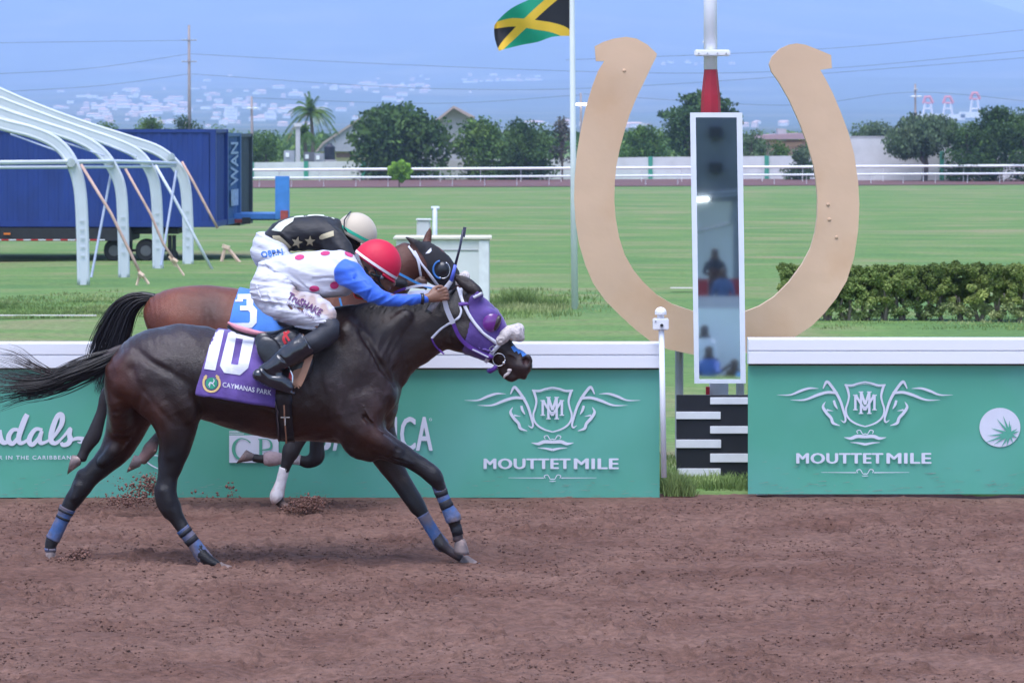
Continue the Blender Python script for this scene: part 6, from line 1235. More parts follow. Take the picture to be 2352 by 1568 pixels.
# ================= the far horse, number 3
Y3 = 22.15
def horse3():
    r = empty('racehorse', (W(600, 0, Y3).x, Y3, 0), 'red bay galloping racehorse in black hood and blue number 3 cloth, nearer the barrier', 'horse', 'racehorses galloping past the winning post')
    f = Field((W(140, 0, Y3).x, Y3 - .42, -.05), (W(1110, 0, Y3).x, Y3 + .42, W(0, 500, Y3).z), .0085)
    f.chain(st([(350, 745, 44, 0, .16), (372, 738, 66, 0, .21), (410, 738, 80, 0, .25), (460, 744, 90, 0, .26), (520, 754, 94, 0, .26), (590, 770, 98, 0, .27), (650, 778, 104, 0, .28), (720, 778, 116, 0, .27), (775, 772, 118, 0, .24), (805, 770, 96, 0, .19)], Y3), k=.05, cap=.3)
    f.chain(st([(770, 760, 105, 0, .18), (830, 705, 82, 0, .14), (875, 660, 62, 0, .11), (915, 622, 47, 0, .09), (950, 596, 40, 0, .08)], Y3), k=.06, cap=.4); f.chain(st([(690, 690, 30, 0, .06), (790, 655, 22, 0, .05), (860, 612, 18, 0, .04), (930, 572, 11, 0, .03)], Y3), k=.05)
    f.chain(st([(955, 592, 34, 0, .075), (984, 602, 42, 0, .085), (1014, 627, 35, 0, .08), (1040, 652, 26, 0, .06), (1062, 674, 21, 0, .05), (1077, 690, 16, 0, .045)], Y3), k=.04, cap=.7)
    for sg, tip, bs in ((-1, (928, 541), (966, 566)), (1, (986, 518), (978, 560))): mx_ = ((tip[0] + bs[0]) / 2, (tip[1] + bs[1]) / 2); f.chain(st([(bs[0], bs[1] + 4, 11, sg * .045, .028), (mx_[0] + 2, mx_[1] + 2, 9, sg * .05, .014), (tip[0] + 3, tip[1] + 3, 2, sg * .05, .006)], Y3), k=.02)
    h1 = [(352, 800, 62, -.11, .13), (345, 850, 46, -.12, .10), (318, 885, 30, -.12, .07), (285, 898, 22, -.12, .05), (258, 893, 17, -.12, .042), (243, 908, 14, -.12, .034), (235, 940, 13, -.12, .030), (225, 972, 14.5, -.12, .030), (215, 1000, 18, -.12, .034), (203, 1018, 16, -.12, .032), (194, 1036, 12.5, -.12, .03), (187, 1052, 13, -.12, .032)]
    h2 = [(380, 800, 60, .11, .13), (395, 860, 44, .12, .10), (415, 905, 28, .12, .07), (425, 930, 20, .12, .045), (405, 955, 15, .12, .035), (380, 985, 11, .12, .027), (356, 1012, 12, .12, .028), (346, 1030, 17, .12, .034), (336, 1044, 14, .12, .03), (326, 1056, 13, .12, .03)]
    fc = [(760, 860, 55, .11, .09), (748, 920, 36, .11, .07), (735, 975, 22, .11, .05), (728, 1020, 17, .11, .04), (727, 1048, 19, .11, .042), (708, 1060, 15, .11, .035), (680, 1054, 10.5, .11, .026), (650, 1053, 10.5, .11, .026), (622, 1053, 15, .11, .032), (602, 1054, 10, .11, .026), (584, 1051, 9.5, .11, .028)]
    fd = [(760, 860, 55, -.11, .09), (730, 920, 36, -.11, .07), (703, 975, 24, -.11, .05), (680, 1015, 19, -.11, .042), (668, 1036, 20, -.11, .043), (660, 1058, 14, -.11, .034), (652, 1085, 10.5, -.11, .026), (644, 1115, 10.5, -.11, .026), (637, 1140, 14.5, -.10, .032), (646, 1156, 10, -.10, .026), (660, 1165, 10, -.10, .028)]
    for rw in (h1, h2, fc, fd): f.chain(st(rw, Y3), k=.04, cap=.6)
    f.chain(st([(360, 760, 4, -.26), (390, 800, 5, -.28)], Y3), k=.03, op='sub'); f.chain(st([(470, 690, 4, -.24), (480, 760, 5, -.275), (470, 820, 4, -.27)], Y3), k=.04, op='sub'); rough(f, .004, 12, 6)
    me, V = f.mesh('body', 8); px, py = pix(V); c = np.tile(np.array([.150, .042, .020]), (len(V), 1)); blk = np.array([.016, .012, .013])
    def mixc(c, t, w): w = np.clip(w, 0, 1)[:, None]; return c * (1 - w) + t * w
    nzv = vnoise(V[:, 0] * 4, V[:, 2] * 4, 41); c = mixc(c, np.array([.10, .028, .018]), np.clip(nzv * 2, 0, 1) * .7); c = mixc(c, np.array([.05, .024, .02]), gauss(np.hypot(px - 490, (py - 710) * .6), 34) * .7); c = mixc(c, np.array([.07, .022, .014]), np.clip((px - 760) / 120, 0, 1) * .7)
    for rw in (h1[3:], h2[3:], fc[2:], fd[2:]): c = mixc(c, blk, gauss(seg_mask(V, rw, Y3), 34) * 1.3)
    c = mixc(c, np.array([.30, .17, .15]), gauss(segd(px, py, (345, 1032), (322, 1054)), 16)); c = mixc(c, blk, gauss(segd(px, py, (930, 541), (955, 555)), 14)); c = mixc(c, np.array([.20, .12, .10]), gauss(np.hypot(px - 655, py - 1163), 14) * .9)
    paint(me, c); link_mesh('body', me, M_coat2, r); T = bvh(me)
    hoof_mesh('hoof', (184, 1057, 13), (155, 1089), (166, 1043), Y3 - .12, .05, M_hoof, r); hoof_mesh('hoof', (323, 1060, 14), (291, 1085), (309, 1043), Y3 + .12, .05, M_hoof, r); hoof_mesh('hoof', (580, 1050, 10), (542, 1064), (566, 1031), Y3 + .11, .048, M_hoof, r); hoof_mesh('hoof', (668, 1166, 12), (700, 1176), (660, 1181), Y3 - .1, .052, M_hoof, r)
    wrap('leg_bandage', [(654, 1074, 11), (645, 1108, 11), (636, 1140, 15), (641, 1150, 12)], Y3, -.107, M_whiteb, r); wrap('leg_bandage', [(690, 1056, 10.5), (665, 1053, 10.5)], Y3, .11, M_whiteb, r); wrap('leg_bandage', [(650, 1053, 11), (622, 1053, 15.5), (606, 1053.5, 12)], Y3, .11, M_dustb, r)
    Yt = Y3; hair_strands('tail', [[(352, 680, Yt, 0, 5), (310, 676, Yt, 0, 7), (275, 690, Yt, 0, 10), (245, 725, Yt, 0, 14), (220, 770, Yt, 0, 16), (205, 815, Yt, 0, 18), (188, 850, Yt, 0, 18)], [(354, 684, Yt, 0, 6), (320, 684, Yt, 0, 10), (290, 705, Yt, 0, 14), (270, 750, Yt, 0, 16), (250, 800, Yt, 0, 18), (236, 850, Yt, 0, 18), (222, 900, Yt, 0, 16)], [(358, 692, Yt, 0, 4), (332, 694, Yt, 0, 8), (312, 716, Yt, 0, 10), (300, 750, Yt, 0, 12), (290, 790, Yt, 0, 14), (276, 830, Yt, 0, 16), (240, 910, Yt, 0, 16)]], 620, .0028, 1, M_hair, r, steps=15)
    m = MB(); S = catmull([(358, 684, 9), (320, 680, 10), (288, 700, 12), (262, 735, 12), (245, 775, 8)], 5); m.tube([W(q[0], q[1], Yt) for q in S], [q[2] * PX(Yt) for q in S], 8, flat=.6); m.build('tail_dock', M_hair, r, smooth=True)
    hp = [(946, 552), (985, 552), (1045, 600), (1062, 648), (1040, 668), (1005, 664), (985, 640), (975, 600), (958, 575)]; M_bh = mat('black_hood_cloth', (.011, .010, .014), .8, .2, 12, bump=.25, bscale=40)
    hd = shell('hood', me, V, inpoly(px, py, hp) & (np.abs(V[:, 1] - Y3) < .15), .006, M_bh, r)
    for sg in (-1, 1):
        q = W(1016, 618, Y3) + Vector((0, sg * .066, 0)); MB().ell(q, (.045, .032, .052), 20, 12).build('eye_cup', M_leather, hd, smooth=True); m = MB(); m.tube([W(1013 + 17 * math.cos(a), 618 + 20 * math.sin(a), Y3) + Vector((0, sg * .088, 0)) for a in np.linspace(1.6, 4.6, 16)], .007, 6); m.build('blue_rim', mat('blue_rim', (.04, .16, .45), .3, .1), hd, smooth=True)
        m = MB(); m.tube([W(1019 + 15 * math.cos(a), 619 + 19 * math.sin(a), Y3) + Vector((0, sg * .09, 0)) for a in np.linspace(-1.2, 2.2, 14)], .003, 5); m.build('cup_edge', M_steel, hd, smooth=True)
    lay_on('ear_patch', [poly2d([[(977, 583), (983, 576), (990, 570), (991, 577), (986, 582)]])], T, M_webw, hd, lift=.012, maxe=4, Yg=Y3)
    strap('bridle_cheek_strap', [(952, 577), (965, 601), (985, 626), (1008, 655), (1025, 672)], 5.5, T, M_webw, r, Yg=Y3, lift=.011, both=Y3); strap('bridle_crown_strap', [(939, 567), (952, 586), (960, 600), (966, 626), (971, 655)], 5, T, M_webw, r, Yg=Y3, lift=.011, both=Y3)
    m = MB(); hang(m, [(905, 622, Y3 - .16), (935, 638, Y3 - .14), (965, 653, Y3 - .11), (1010, 668, Y3 - .09), (1050, 690, Y3 - .06)], 6, 0); hang(m, [(780, 684, Y3 - .22), (784, 700, Y3 - .22), (789, 716, Y3 - .22)], 5, 0); m.build('rein', M_webb, r)
    f2 = Field(W(1045, 660, Y3 - .12), W(1085, 615, Y3 + .12), .007); f2.chain(st([(1050, 648, 9, -.05, .02), (1065, 636, 11, -.03, .03), (1067, 635, 11, .03, .03), (1052, 646, 8, .05, .02)], Y3), k=.02); rough(f2, .012, 50, 8); mf, Vf = f2.mesh('fleece_noseband'); link_mesh('fleece_noseband', mf, M_fleece, r)
    M_bc = mat('blue_cloth', (.055, .20, .60), .8, .14, 8, bump=.3, bscale=30, sheen=.2); cl = drape('saddle_cloth', T, Y3, ((543, 656), (517, 790)), ((668, 664), (655, 800)), 770, M_bc, r); TC = bvh(cl.data)
    dd = [(383, 672), (489, 670), (500, 690), (498, 745), (525, 775), (522, 860), (488, 895), (355, 895), (355, 862), (470, 862), (478, 850), (478, 792), (465, 780), (412, 780), (412, 748), (455, 748), (455, 705), (432, 705), (430, 722), (380, 722)]
    lay_on('number', [poly2d([[(x / 2.88 + 408.3, y / 2.88 + 442.4) for x, y in dd]])], TC, M_webw, cl, lift=.005, maxe=8, Yg=Y3 - .25)
    fs_ = Field(W(590, 800, Y3 - .36), W(760, 640, Y3 + .36), .009); fs_.chain(st([(600, 672, 8, 0, .10), (650, 668, 10, 0, .11), (700, 655, 12, 0, .09)], Y3), k=.03)
    for sg in (-1, 1): fs_.chain(st([(640, 690, 26, sg * .24, .022), (655, 725, 24, sg * .275, .018), (662, 750, 12, sg * .285, .014)], Y3), k=.02)
    ms_, _ = fs_.mesh('saddle'); link_mesh('saddle', ms_, M_leather, r)
    return r
horse3()

# ---------------------------------------------------------------- riders
M_skin = mat('brown_skin', (.20, .095, .06), .5, .15, 18, bump=.15, bscale=80); M_skind = mat('dark_skin', (.075, .038, .028), .5, .15, 18)
def cloth_mat(name, c, **k): return mat(name, c, .78, .08, 5, bump=.35, bscale=k.pop('bs', 16), bdist=.02, sheen=.15, **k)
def helmet(name, base0, base1, Y, hw, mt, band, parent, bandw=.010, peak=True, rimdrop=100, kh=1.0, brow=None):
    a = W(*base0, Y); b = W(*base1, Y); mid = (a + b) / 2; u = (b - a); R_ = u.length / 2; ang = math.atan2(-(u.z), u.x); Rm = Matrix.Rotation(ang, 3, 'Y')
    m = MB(); n = 40; rows = 16; vs = []; fs = []
    for i in range(rows + 1):
        t = math.radians(rimdrop) * i / rows
        for k in range(n):
            ph = 2 * math.pi * k / n; e = 1 + (.03 * math.cos(ph)); v = Vector((R_ * math.sin(t) * math.cos(ph) * e, hw * math.sin(t) * math.sin(ph), R_ * kh * math.cos(t) * (1 if t < math.pi / 2 else 1.0))); vs.append(Rm @ v + mid)
    for i in range(rows):
        for k in range(n): fs.append((i * n + k, (i + 1) * n + k, (i + 1) * n + (k + 1) % n, i * n + (k + 1) % n))
    m.add(vs, fs)
    if peak:                                             # short cloth peak at the front
        P = []; pn = 14
        for k in range(pn):
            ph = math.radians(-62 + 124 * k / (pn - 1)); t = math.radians(rimdrop - 2); e = 1.0; v0 = Vector((R_ * math.sin(t) * math.cos(ph), hw * math.sin(t) * math.sin(ph), R_ * kh * math.cos(t))); ext = .012 * math.cos(ph * 1.4) ; v1 = v0 + Vector((ext, ext * .2 * math.sin(ph), -.012)); P.append((Rm @ v0 + mid, Rm @ v1 + mid))
        vs = [p for q in P for p in q]; vs += [p + Rm @ Vector((0, 0, -.006)) for p in vs]; q_ = len(P) * 2; fs = [(2 * k, 2 * k + 1, 2 * k + 3, 2 * k + 2) for k in range(pn - 1)] + [(q_ + 2 * k, q_ + 2 * k + 2, q_ + 2 * k + 3, q_ + 2 * k + 1) for k in range(pn - 1)] + [(2 * k + 1, q_ + 2 * k + 1, q_ + 2 * k + 3, 2 * k + 3) for k in range(pn - 1)]; m.add(vs, fs)
    o = m.build(name, mt, parent, smooth=True); o.modifiers.new('t', 'SOLIDIFY').thickness = .004
    if band:
        t0, t1, bm_ = band; m = MB(); rows = []
        for t in (t0, (t0 + t1) / 2, t1):
            t = math.radians(t); rows.append([Rm @ Vector(((R_ * math.sin(t) + .003) * math.cos(ph) * (1 + .03 * math.cos(ph)), (hw * math.sin(t) + .003) * math.sin(ph), R_ * kh * math.cos(t))) + mid for ph in np.linspace(0, 2 * math.pi, 49)[:-1]])
        vs = [p for q in rows for p in q]; n = 48; m.add(vs, [(i * n + k, (i + 1) * n + k, (i + 1) * n + (k + 1) % n, i * n + (k + 1) % n) for i in range(2) for k in range(n)]); m.build('helmet_band', bm_, o, smooth=True, fix=False)
    return o
def fingers(f, wr, dirn, Y, v, sc=1.0, spread=8.2, k=.004):
    """a closed fist: palm then four curled fingers of unequal length and a thumb from the side of the palm"""
    dx, dy = dirn; nx, ny = -dy, dx; P = lambda a, b, vv, r: (wr[0] + dx * a + nx * b, wr[1] + dy * a + ny * b, r * sc, v + vv)
    f.chain(st([P(0, 0, 0, 9.5), P(9, 1, -.002, 11.5), P(20, 1, 0, 13.5), P(29, 1, .004, 12.5)], Y, b=.019 * sc), k=.012)
    for i, L in enumerate([1.0, 1.12, 1.06, .86]):
        b = -11 + i * spread * .92; f.chain(st([P(28, b * .85, -.006, 4.7), P(30 + 11 * L, b, -.012, 4.4), P(38 + 6 * L, b + 1.5, .010, 4.0), P(32 + 5 * L, b + 2.5, .030, 3.7), P(25, b + 2, .036, 3.3)], Y), k=k)
    f.chain(st([P(8, -9, .004, 5.0), P(18, -16, .012, 4.8), P(29, -19, .020, 4.4), P(37, -16, .026, 3.6)], Y), k=.006)
def rider10():
    Y = Y1; r = empty('person', W(650, 770, Y), 'jockey in white silks with red spots, red helmet, riding the number 10 horse', 'person', 'jockeys riding the two racehorses')
    Fw = lambda: Field(W(560, 925, Y - .48), W(1060, 540, Y + .44), .0065)
    # body: head, neck, trunk, arms with hands, legs in one surface
    f = Field(W(560, 925, Y - .48), W(1060, 540, Y + .44), .0048)
    f.chain(st([(620, 655, 36, 0, .14), (660, 628, 36, 0, .13), (720, 625, 42, 0, .14), (785, 620, 38, 0, .155)], Y), k=.04)
    f.chain(st([(800, 612, 22, 0, .05), (830, 612, 20, 0, .05), (850, 612, 26, 0, .06)], Y), k=.03); f.chain(st([(852, 606, 36, 0, .074), (872, 612, 38, 0, .076), (884, 628, 28, 0, .064)], Y), k=.03)
    f.chain(st([(862, 638, 21, 0, .055), (876, 651, 17, 0, .045), (886, 660, 10, 0, .03)], Y), k=.03); f.chain(st([(897, 640, 5, 0, .014), (903, 652, 6, 0, .018)], Y), k=.02); f.chain(st([(890, 657, 4, 0, .028), (893, 662, 4, 0, .026)], Y), k=.008)   # jaw, nose, lips
    for sg in (-1, 1):
        f.ell(W(893, 636, Y) + Vector((0, sg * .03, 0)), (.012, .014, .010), k=.012, op='sub'); f.ell(W(893, 636, Y) + Vector((0, sg * .03, 0)), (.009, .011, .009), k=.002)
        f.chain(st([(849, 640, 3, sg * .075), (847, 630, 3.2, sg * .080), (853, 622, 3.2, sg * .082), (861, 624, 3, sg * .080), (860, 633, 2.6, sg * .078), (853, 641, 2.6, sg * .076)], Y), k=.006); f.ell(W(854, 632, Y) + Vector((0, sg * .074, 0)), (.014, .008, .018), k=.006)
        f.chain(st([(800, 618, 20, sg * .15), (818, 640, 18, sg * .20), (846, 670, 15, sg * .245), (872, 682, 12, sg * .25), (905, 686, 10.5, sg * (.235 if sg < 0 else .20)), (945, 686, 9.5, -.21 if sg < 0 else .13), (985, 684, 8.5, -.185 if sg < 0 else .06)], Y), k=.02)
        f.chain(st([(622, 668, 36, sg * .10, .09), (662, 698, 30, sg * .19, .08), (702, 720, 25, sg * .26, .07), (748, 748, 20, sg * .315, .055), (752, 758, 19, sg * .325, .05), (710, 786, 16, sg * .345, .045), (660, 822, 14, sg * .36, .04), (612, 852, 10, sg * .37, .033), (606, 860, 10, sg * .37, .033), (645, 880, 9, sg * .375, .032), (662, 888, 7, sg * .375, .03)], Y), k=.02)
    fingers(f, (984, 684), (.955, -.26), Y, -.185); fingers(f, (984, 682), (.97, -.2), Y, .055, sc=.95)
    rough(f, .0015, 40, 9); me, V = f.mesh('body'); link_mesh('body', me, M_skin, r)
    # breeches
    M_br = mat('white_breeches', (.55, .545, .61), .75, .06, 6, bump=.7, bscale=7, bdist=.03, stretch=(.8, .6, 3.2), c2=(.36, .24, .20), c2scale=2.4, c2lo=.62, c2hi=.72, sheen=.1)
    f = Field(W(560, 790, Y - .42), W(800, 560, Y + .42), .0055); f.chain(st([(608, 615, 16, 0, .10), (618, 640, 32, 0, .15), (622, 660, 43, 0, .165), (650, 640, 38, 0, .15)], Y), k=.04)
    for sg in (-1, 1): f.chain(st([(622, 668, 46, sg * .09, .105), (650, 695, 42, sg * .16, .10), (688, 716, 34, sg * .235, .085), (722, 731, 27, sg * .285, .07), (746, 741, 22, sg * .31, .06)], Y), k=.035); 
    f.chain(st([(700, 685, 22, -.08, .10), (735, 705, 20, -.20, .09), (757, 722, 17, -.27, .06)], Y), k=.04)
    for k_ in range(9): a = (597 + 14 * k_, 690 + 5 * k_); f.chain(st([(a[0] - 8, a[1] - 34 + k_ * 2, 1.2, -.20 - .012 * k_), (a[0] + 2, a[1] - 6, 2.0, -.23 - .013 * k_), (a[0] + 22, a[1] + 14, 1.0, -.22 - .013 * k_)], Y), k=.010, op='sub' if k_ % 2 else 'add')
    folds(f, .011, 5, 34, -.12, 14); folds(f, .006, 9, 60, .15, 15); rough(f, .003, 30, 16); mb1, Vb = f.mesh('breeches'); p1_, p2_ = pix(Vb); mud = np.clip(gauss(segd(p1_, p2_, (678, 668), (765, 722)), 17) * 1.3 + vnoise(Vb[:, 0] * 30, Vb[:, 2] * 30, 51) * 1.3 - .45, 0, .85)[:, None]
    paint(mb1, np.array([[.55, .545, .61]]) * (1 - mud) + np.array([[.33, .22, .18]]) * mud); M_brp = mat('muddy_breeches', (1, 1, 1), .75, .06, 6, bump=.55, bscale=7, bdist=.03, stretch=(.8, .6, 3.2), attr='Col', sheen=.1); bo = link_mesh('breeches', mb1, M_brp, r); TB = bvh(mb1)
    M_pt = mat('purple_print', (.09, .025, .11), .7, .1); lay_on('leg_lettering', [text2d('TruSHAKE', 0, 0, 0, 0, .03, 0, 1.0, quad=[(667, 671), (743, 712), (734, 727), (658, 686)]), text2d('NUTRITION SHAKE', 0, 0, 0, 0, .005, 0, 1.05, quad=[(662, 692), (724, 729), (721, 735), (659, 698)])], TB, M_pt, bo, lift=.010, maxe=5, Yg=Y - .3)
    # silks
    M_ws = mat('white_silks', (.56, .56, .63), .62, .05, 5, bump=.6, bscale=3.2, bdist=.04, stretch=(.7, 1, 2.4), sheen=.2); f = Field(W(600, 720, Y - .30), W(850, 545, Y + .30), .006)
    f.chain(st([(636, 622, 32, 0, .14), (662, 626, 42, 0, .152), (695, 628, 50, 0, .162), (730, 629, 53, 0, .17), (768, 626, 51, 0, .18), (796, 620, 46, 0, .19), (812, 610, 34, 0, .16)], Y), k=.03, cap=.5)
    f.chain(st([(700, 660, 24, 0, .13), (750, 662, 18, 0, .14), (795, 660, 16, 0, .12)], Y), k=.03); f.chain(st([(640, 610, 22, 0, .12), (610, 606, 10, 0, .09)], Y), k=.03); folds(f, .008, 3.5, 20, -.35, 21); folds(f, .004, 8, 40, .1, 23); rough(f, .003, 20, 22)
    for pts in [[(690, 620, 1.3, -.165), (730, 612, 1.6, -.175), (775, 618, 1.2, -.19)], [(665, 630, 1.5, -.155), (700, 656, 1.8, -.15), (735, 668, 1.4, -.14)], [(720, 640, 1.3, -.165), (765, 638, 1.6, -.178), (800, 650, 1.2, -.17)], [(650, 610, 1.2, -.14), (690, 600, 1.5, -.15), (740, 598, 1.0, -.155)]]: f.chain(st(pts, Y), k=.012, op='sub')
    mv, Vv = f.mesh('silks'); vo = link_mesh('silks', mv, M_ws, r); TV = bvh(mv); M_dot = mat('crimson_spot', (.50, .03, .15), .6, .06)
    def edisc(cx, cy, rx, ry, a=0): P, fs = disc2d(0, 0, rx, ry, 26); ca, sa = math.cos(a), math.sin(a); return np.stack([cx + P[:, 0] * ca - P[:, 1] * sa, cy + P[:, 0] * sa + P[:, 1] * ca], 1), fs
    lay_on('spots', [edisc(688, 591, 11, 6, -.15), edisc(747, 582, 11, 5, -.1), edisc(801, 584, 10.5, 5, .45), edisc(722, 663, 11.5, 7), edisc(768, 655, 10, 8.5, -.2), edisc(640, 640, 8, 9)], TV, M_dot, vo, lift=.0035, maxe=5, Yg=Y - .15)
    M_bs = mat('blue_sleeve', (.025, .12, .62), .6, .08, 5, bump=.6, bscale=3.5, bdist=.03, stretch=(.9, 1, 2), sheen=.2)
    for sg in (-1, 1):
        f = Field(W(745, 730, Y - .42), W(1000, 570, Y + .42), .0055); f.chain(st([(786, 622, 30, sg * .165, .055), (806, 632, 30, sg * .19, .062), (830, 652, 25.5, sg * .225, .058), (852, 672, 22, sg * .25, .052), (874, 684, 17.5, sg * .255, .045), (900, 690, 14.5, sg * (.24 if sg < 0 else .20)), (930, 689, 13, -.222 if sg < 0 else .15), (958, 687, 11.5, -.20 if sg < 0 else .10), (982, 685, 11, -.187 if sg < 0 else .06)], Y), k=.02, cap=.5)
        if sg < 0:
            for pts in [[(800, 600, 1.2, -.24), (815, 625, 1.8, -.262), (812, 655, 1.2, -.25)], [(830, 640, 1.2, -.275), (850, 662, 1.6, -.30), (842, 690, 1, -.28)], [(850, 655, 1.2, -.29), (880, 668, 1.4, -.29)], [(940, 680, 1.0, -.25), (948, 694, 1.0, -.25)]]: f.chain(st(pts, Y), k=.010, op='sub')
        folds(f, .009, 5, 30, .45, 25); rough(f, .003, 30, 26); ml, _ = f.mesh('sleeve'); so_ = link_mesh('sleeve', ml, M_bs, r)
    m = MB(); m.tube([W(966, 686, Y - .195), W(973, 686, Y - .192)], 13 * PX(Y), 16, flat=.95); m.build('wristwatch', M_leather, r, smooth=True)
    # leg covers and boots
    for sg in (-1, 1):
        f = Field(W(565, 925, Y - .48), W(795, 715, Y + .48), .0058); f.chain(st([(746, 742, 23, sg * .315, .058), (760, 756, 25, sg * .33, .060), (745, 772, 26, sg * .34, .058), (720, 786, 24, sg * .348, .056), (700, 794, 21, sg * .352, .05)], Y), k=.02); rough(f, .003, 22, 28); ml, _ = f.mesh('leg_cover'); link_mesh('leg_cover', ml, mat('black_stretch', (.022, .024, .034), .6, .12, 10, bump=.4, bscale=20), r)
        f = Field(W(565, 925, Y - .48), W(795, 715, Y + .48), .0052); f.chain(st([(705, 787, 29, sg * .352, .062), (682, 804, 28, sg * .36, .060), (652, 824, 25, sg * .366, .056), (624, 843, 19, sg * .372, .048), (602, 855, 15, sg * .374, .042)], Y), k=.015, cap=.15); f.chain(st([(594, 861, 15, sg * .374, .040), (618, 867, 21, sg * .376, .042), (645, 877, 20, sg * .378, .043), (664, 890, 12, sg * .378, .036)], Y), k=.02)
        f.chain(st([(588, 866, 4, sg * .374, .032), (630, 888, 4, sg * .376, .036), (676, 903, 4, sg * .378, .03)], Y), k=.006); f.chain(st([(600, 845, 1.5, sg * .41), (622, 862, 2, sg * .418), (650, 862, 1.5, sg * .41)], Y), k=.01, op='sub'); f.chain(st([(640, 815, 1.5, sg * .41), (660, 835, 1.5, sg * .42)], Y), k=.01, op='sub')
        rough(f, .004, 20, 33); ml, _ = f.mesh('boot'); bt = link_mesh('boot', ml, mat('boot_leather', (.012, .013, .020), .17, .25, 12, bump=.35, bscale=24, spec=.7, coat=.3), r)
        m = MB(); m.tube([W(694, 768, Y + sg * .41), W(712, 800, Y + sg * .41)], .0035, 6); m.build('boot_seam', mat('seam_grey', (.12, .13, .16), .5), bt)
    # helmet
    hm = helmet('helmet', (818, 573), (911, 636), Y, .112, mat('red_helmet_silk', (.60, .006, .045), .6, .06, 7, bump=.25, bscale=14), (89, 95, mat('band_white', (.78, .72, .70), .6, .06)), r, rimdrop=99)
    m = MB(); m.tube([W(838, 612, Y - .078), W(852, 640, Y - .082), W(872, 652, Y - .062), W(884, 664, Y - .02)], .006, 6, flat=1.6); m.tube([W(858, 612, Y - .088), W(868, 636, Y - .086), W(874, 652, Y - .06)], .005, 6); m.build('chin_strap', M_leather, r)
    m = MB(); m.tube([W(838, 622, Y - .06), W(860, 632, Y - .092), W(880, 636, Y - .08), W(894, 640, Y - .045), W(900, 642, Y)], .0065, 6, flat=1.5); m.tube([W(900, 642, Y), W(894, 640, Y + .045), W(872, 634, Y + .082), W(838, 622, Y + .06)], .0065, 6); m.build('goggles_strap', mat('goggle_black', (.02, .03, .032), .35, .1), r)
    q = W(877, 636, Y - .085); MB().ell(q, (.012, .008, .012), 10, 6).build('goggles_pivot', mat('pivot_grey', (.2, .21, .23), .3), r, smooth=True)
    m = MB(); m.ell(W(849, 641, Y - .083), (.004, .004, .004), 8, 6); m.build('ear_stud', M_steel, r); m = MB(); m.tube([W(819, 584, Y - .06), W(824, 600, Y - .08), W(832, 618, Y - .08)], .012, 6); m.build('collar', mat('collar_grey', (.16, .17, .2), .6, .3, 40), r)
    # spare goggles slung under the chin
    m = MB(); m.tube([W(828 + 15 * math.cos(a), 674 + 12 * math.sin(a), Y - .17) for a in np.linspace(0, 6.28, 20)], .005, 6); m.build('spare_goggles', mat('goggle_red', (.5, .03, .02), .3), r, smooth=True); MB().ell(W(828, 674, Y - .165), (.034, .008, .026), 16, 8).build('spare_lens', mat('lens_brown', (.08, .05, .05), .1, spec=.8), r, smooth=True)
    # whip held in the near hand
    w = empty('riding_whip', W(1010, 682, Y - .2), 'long thin blue and black whip with a grey grip in the jockey\'s fist', 'whip'); A = (985, 716); B = (1036, 646); vv = Y - .155
    MB().tube([W(A[0], A[1], vv), W(1005, 689, vv), W(1020, 668, vv), W(*B, vv)], [7.5 * PX(Y), 7 * PX(Y), 6.5 * PX(Y), 5 * PX(Y)], 12).build('grip', mat('grip_grey', (.30, .30, .34), .7, .25, 40, bump=.4, bscale=90), w, smooth=True); MB().tube([W(983.5, 719, vv), W(987, 713.5, vv)], [8 * PX(Y), 8.4 * PX(Y)], 12).build('cap', mat('cap_black', (.03, .03, .03), .5), w)
    MB().tube([W(*B, vv), W(1042, 625, vv), W(1046, 608, vv)], [4.5 * PX(Y), 4 * PX(Y), 3.6 * PX(Y)], 8).build('blue_section', mat('whip_blue', (.10, .14, .62), .4), w, smooth=True); MB().tube([W(1046, 608, vv), W(1056, 570, vv), W(1064, 528, vv)], [3.2 * PX(Y), 2.6 * PX(Y), 3 * PX(Y)], 8).build('shaft', mat('whip_black', (.03, .03, .06), .4), w, smooth=True); MB().box(W(1066, 533, vv), (.018, .006, .055), 0, .15).build('flap', mat('whip_flap', (.05, .05, .09), .6), w)
rider10()
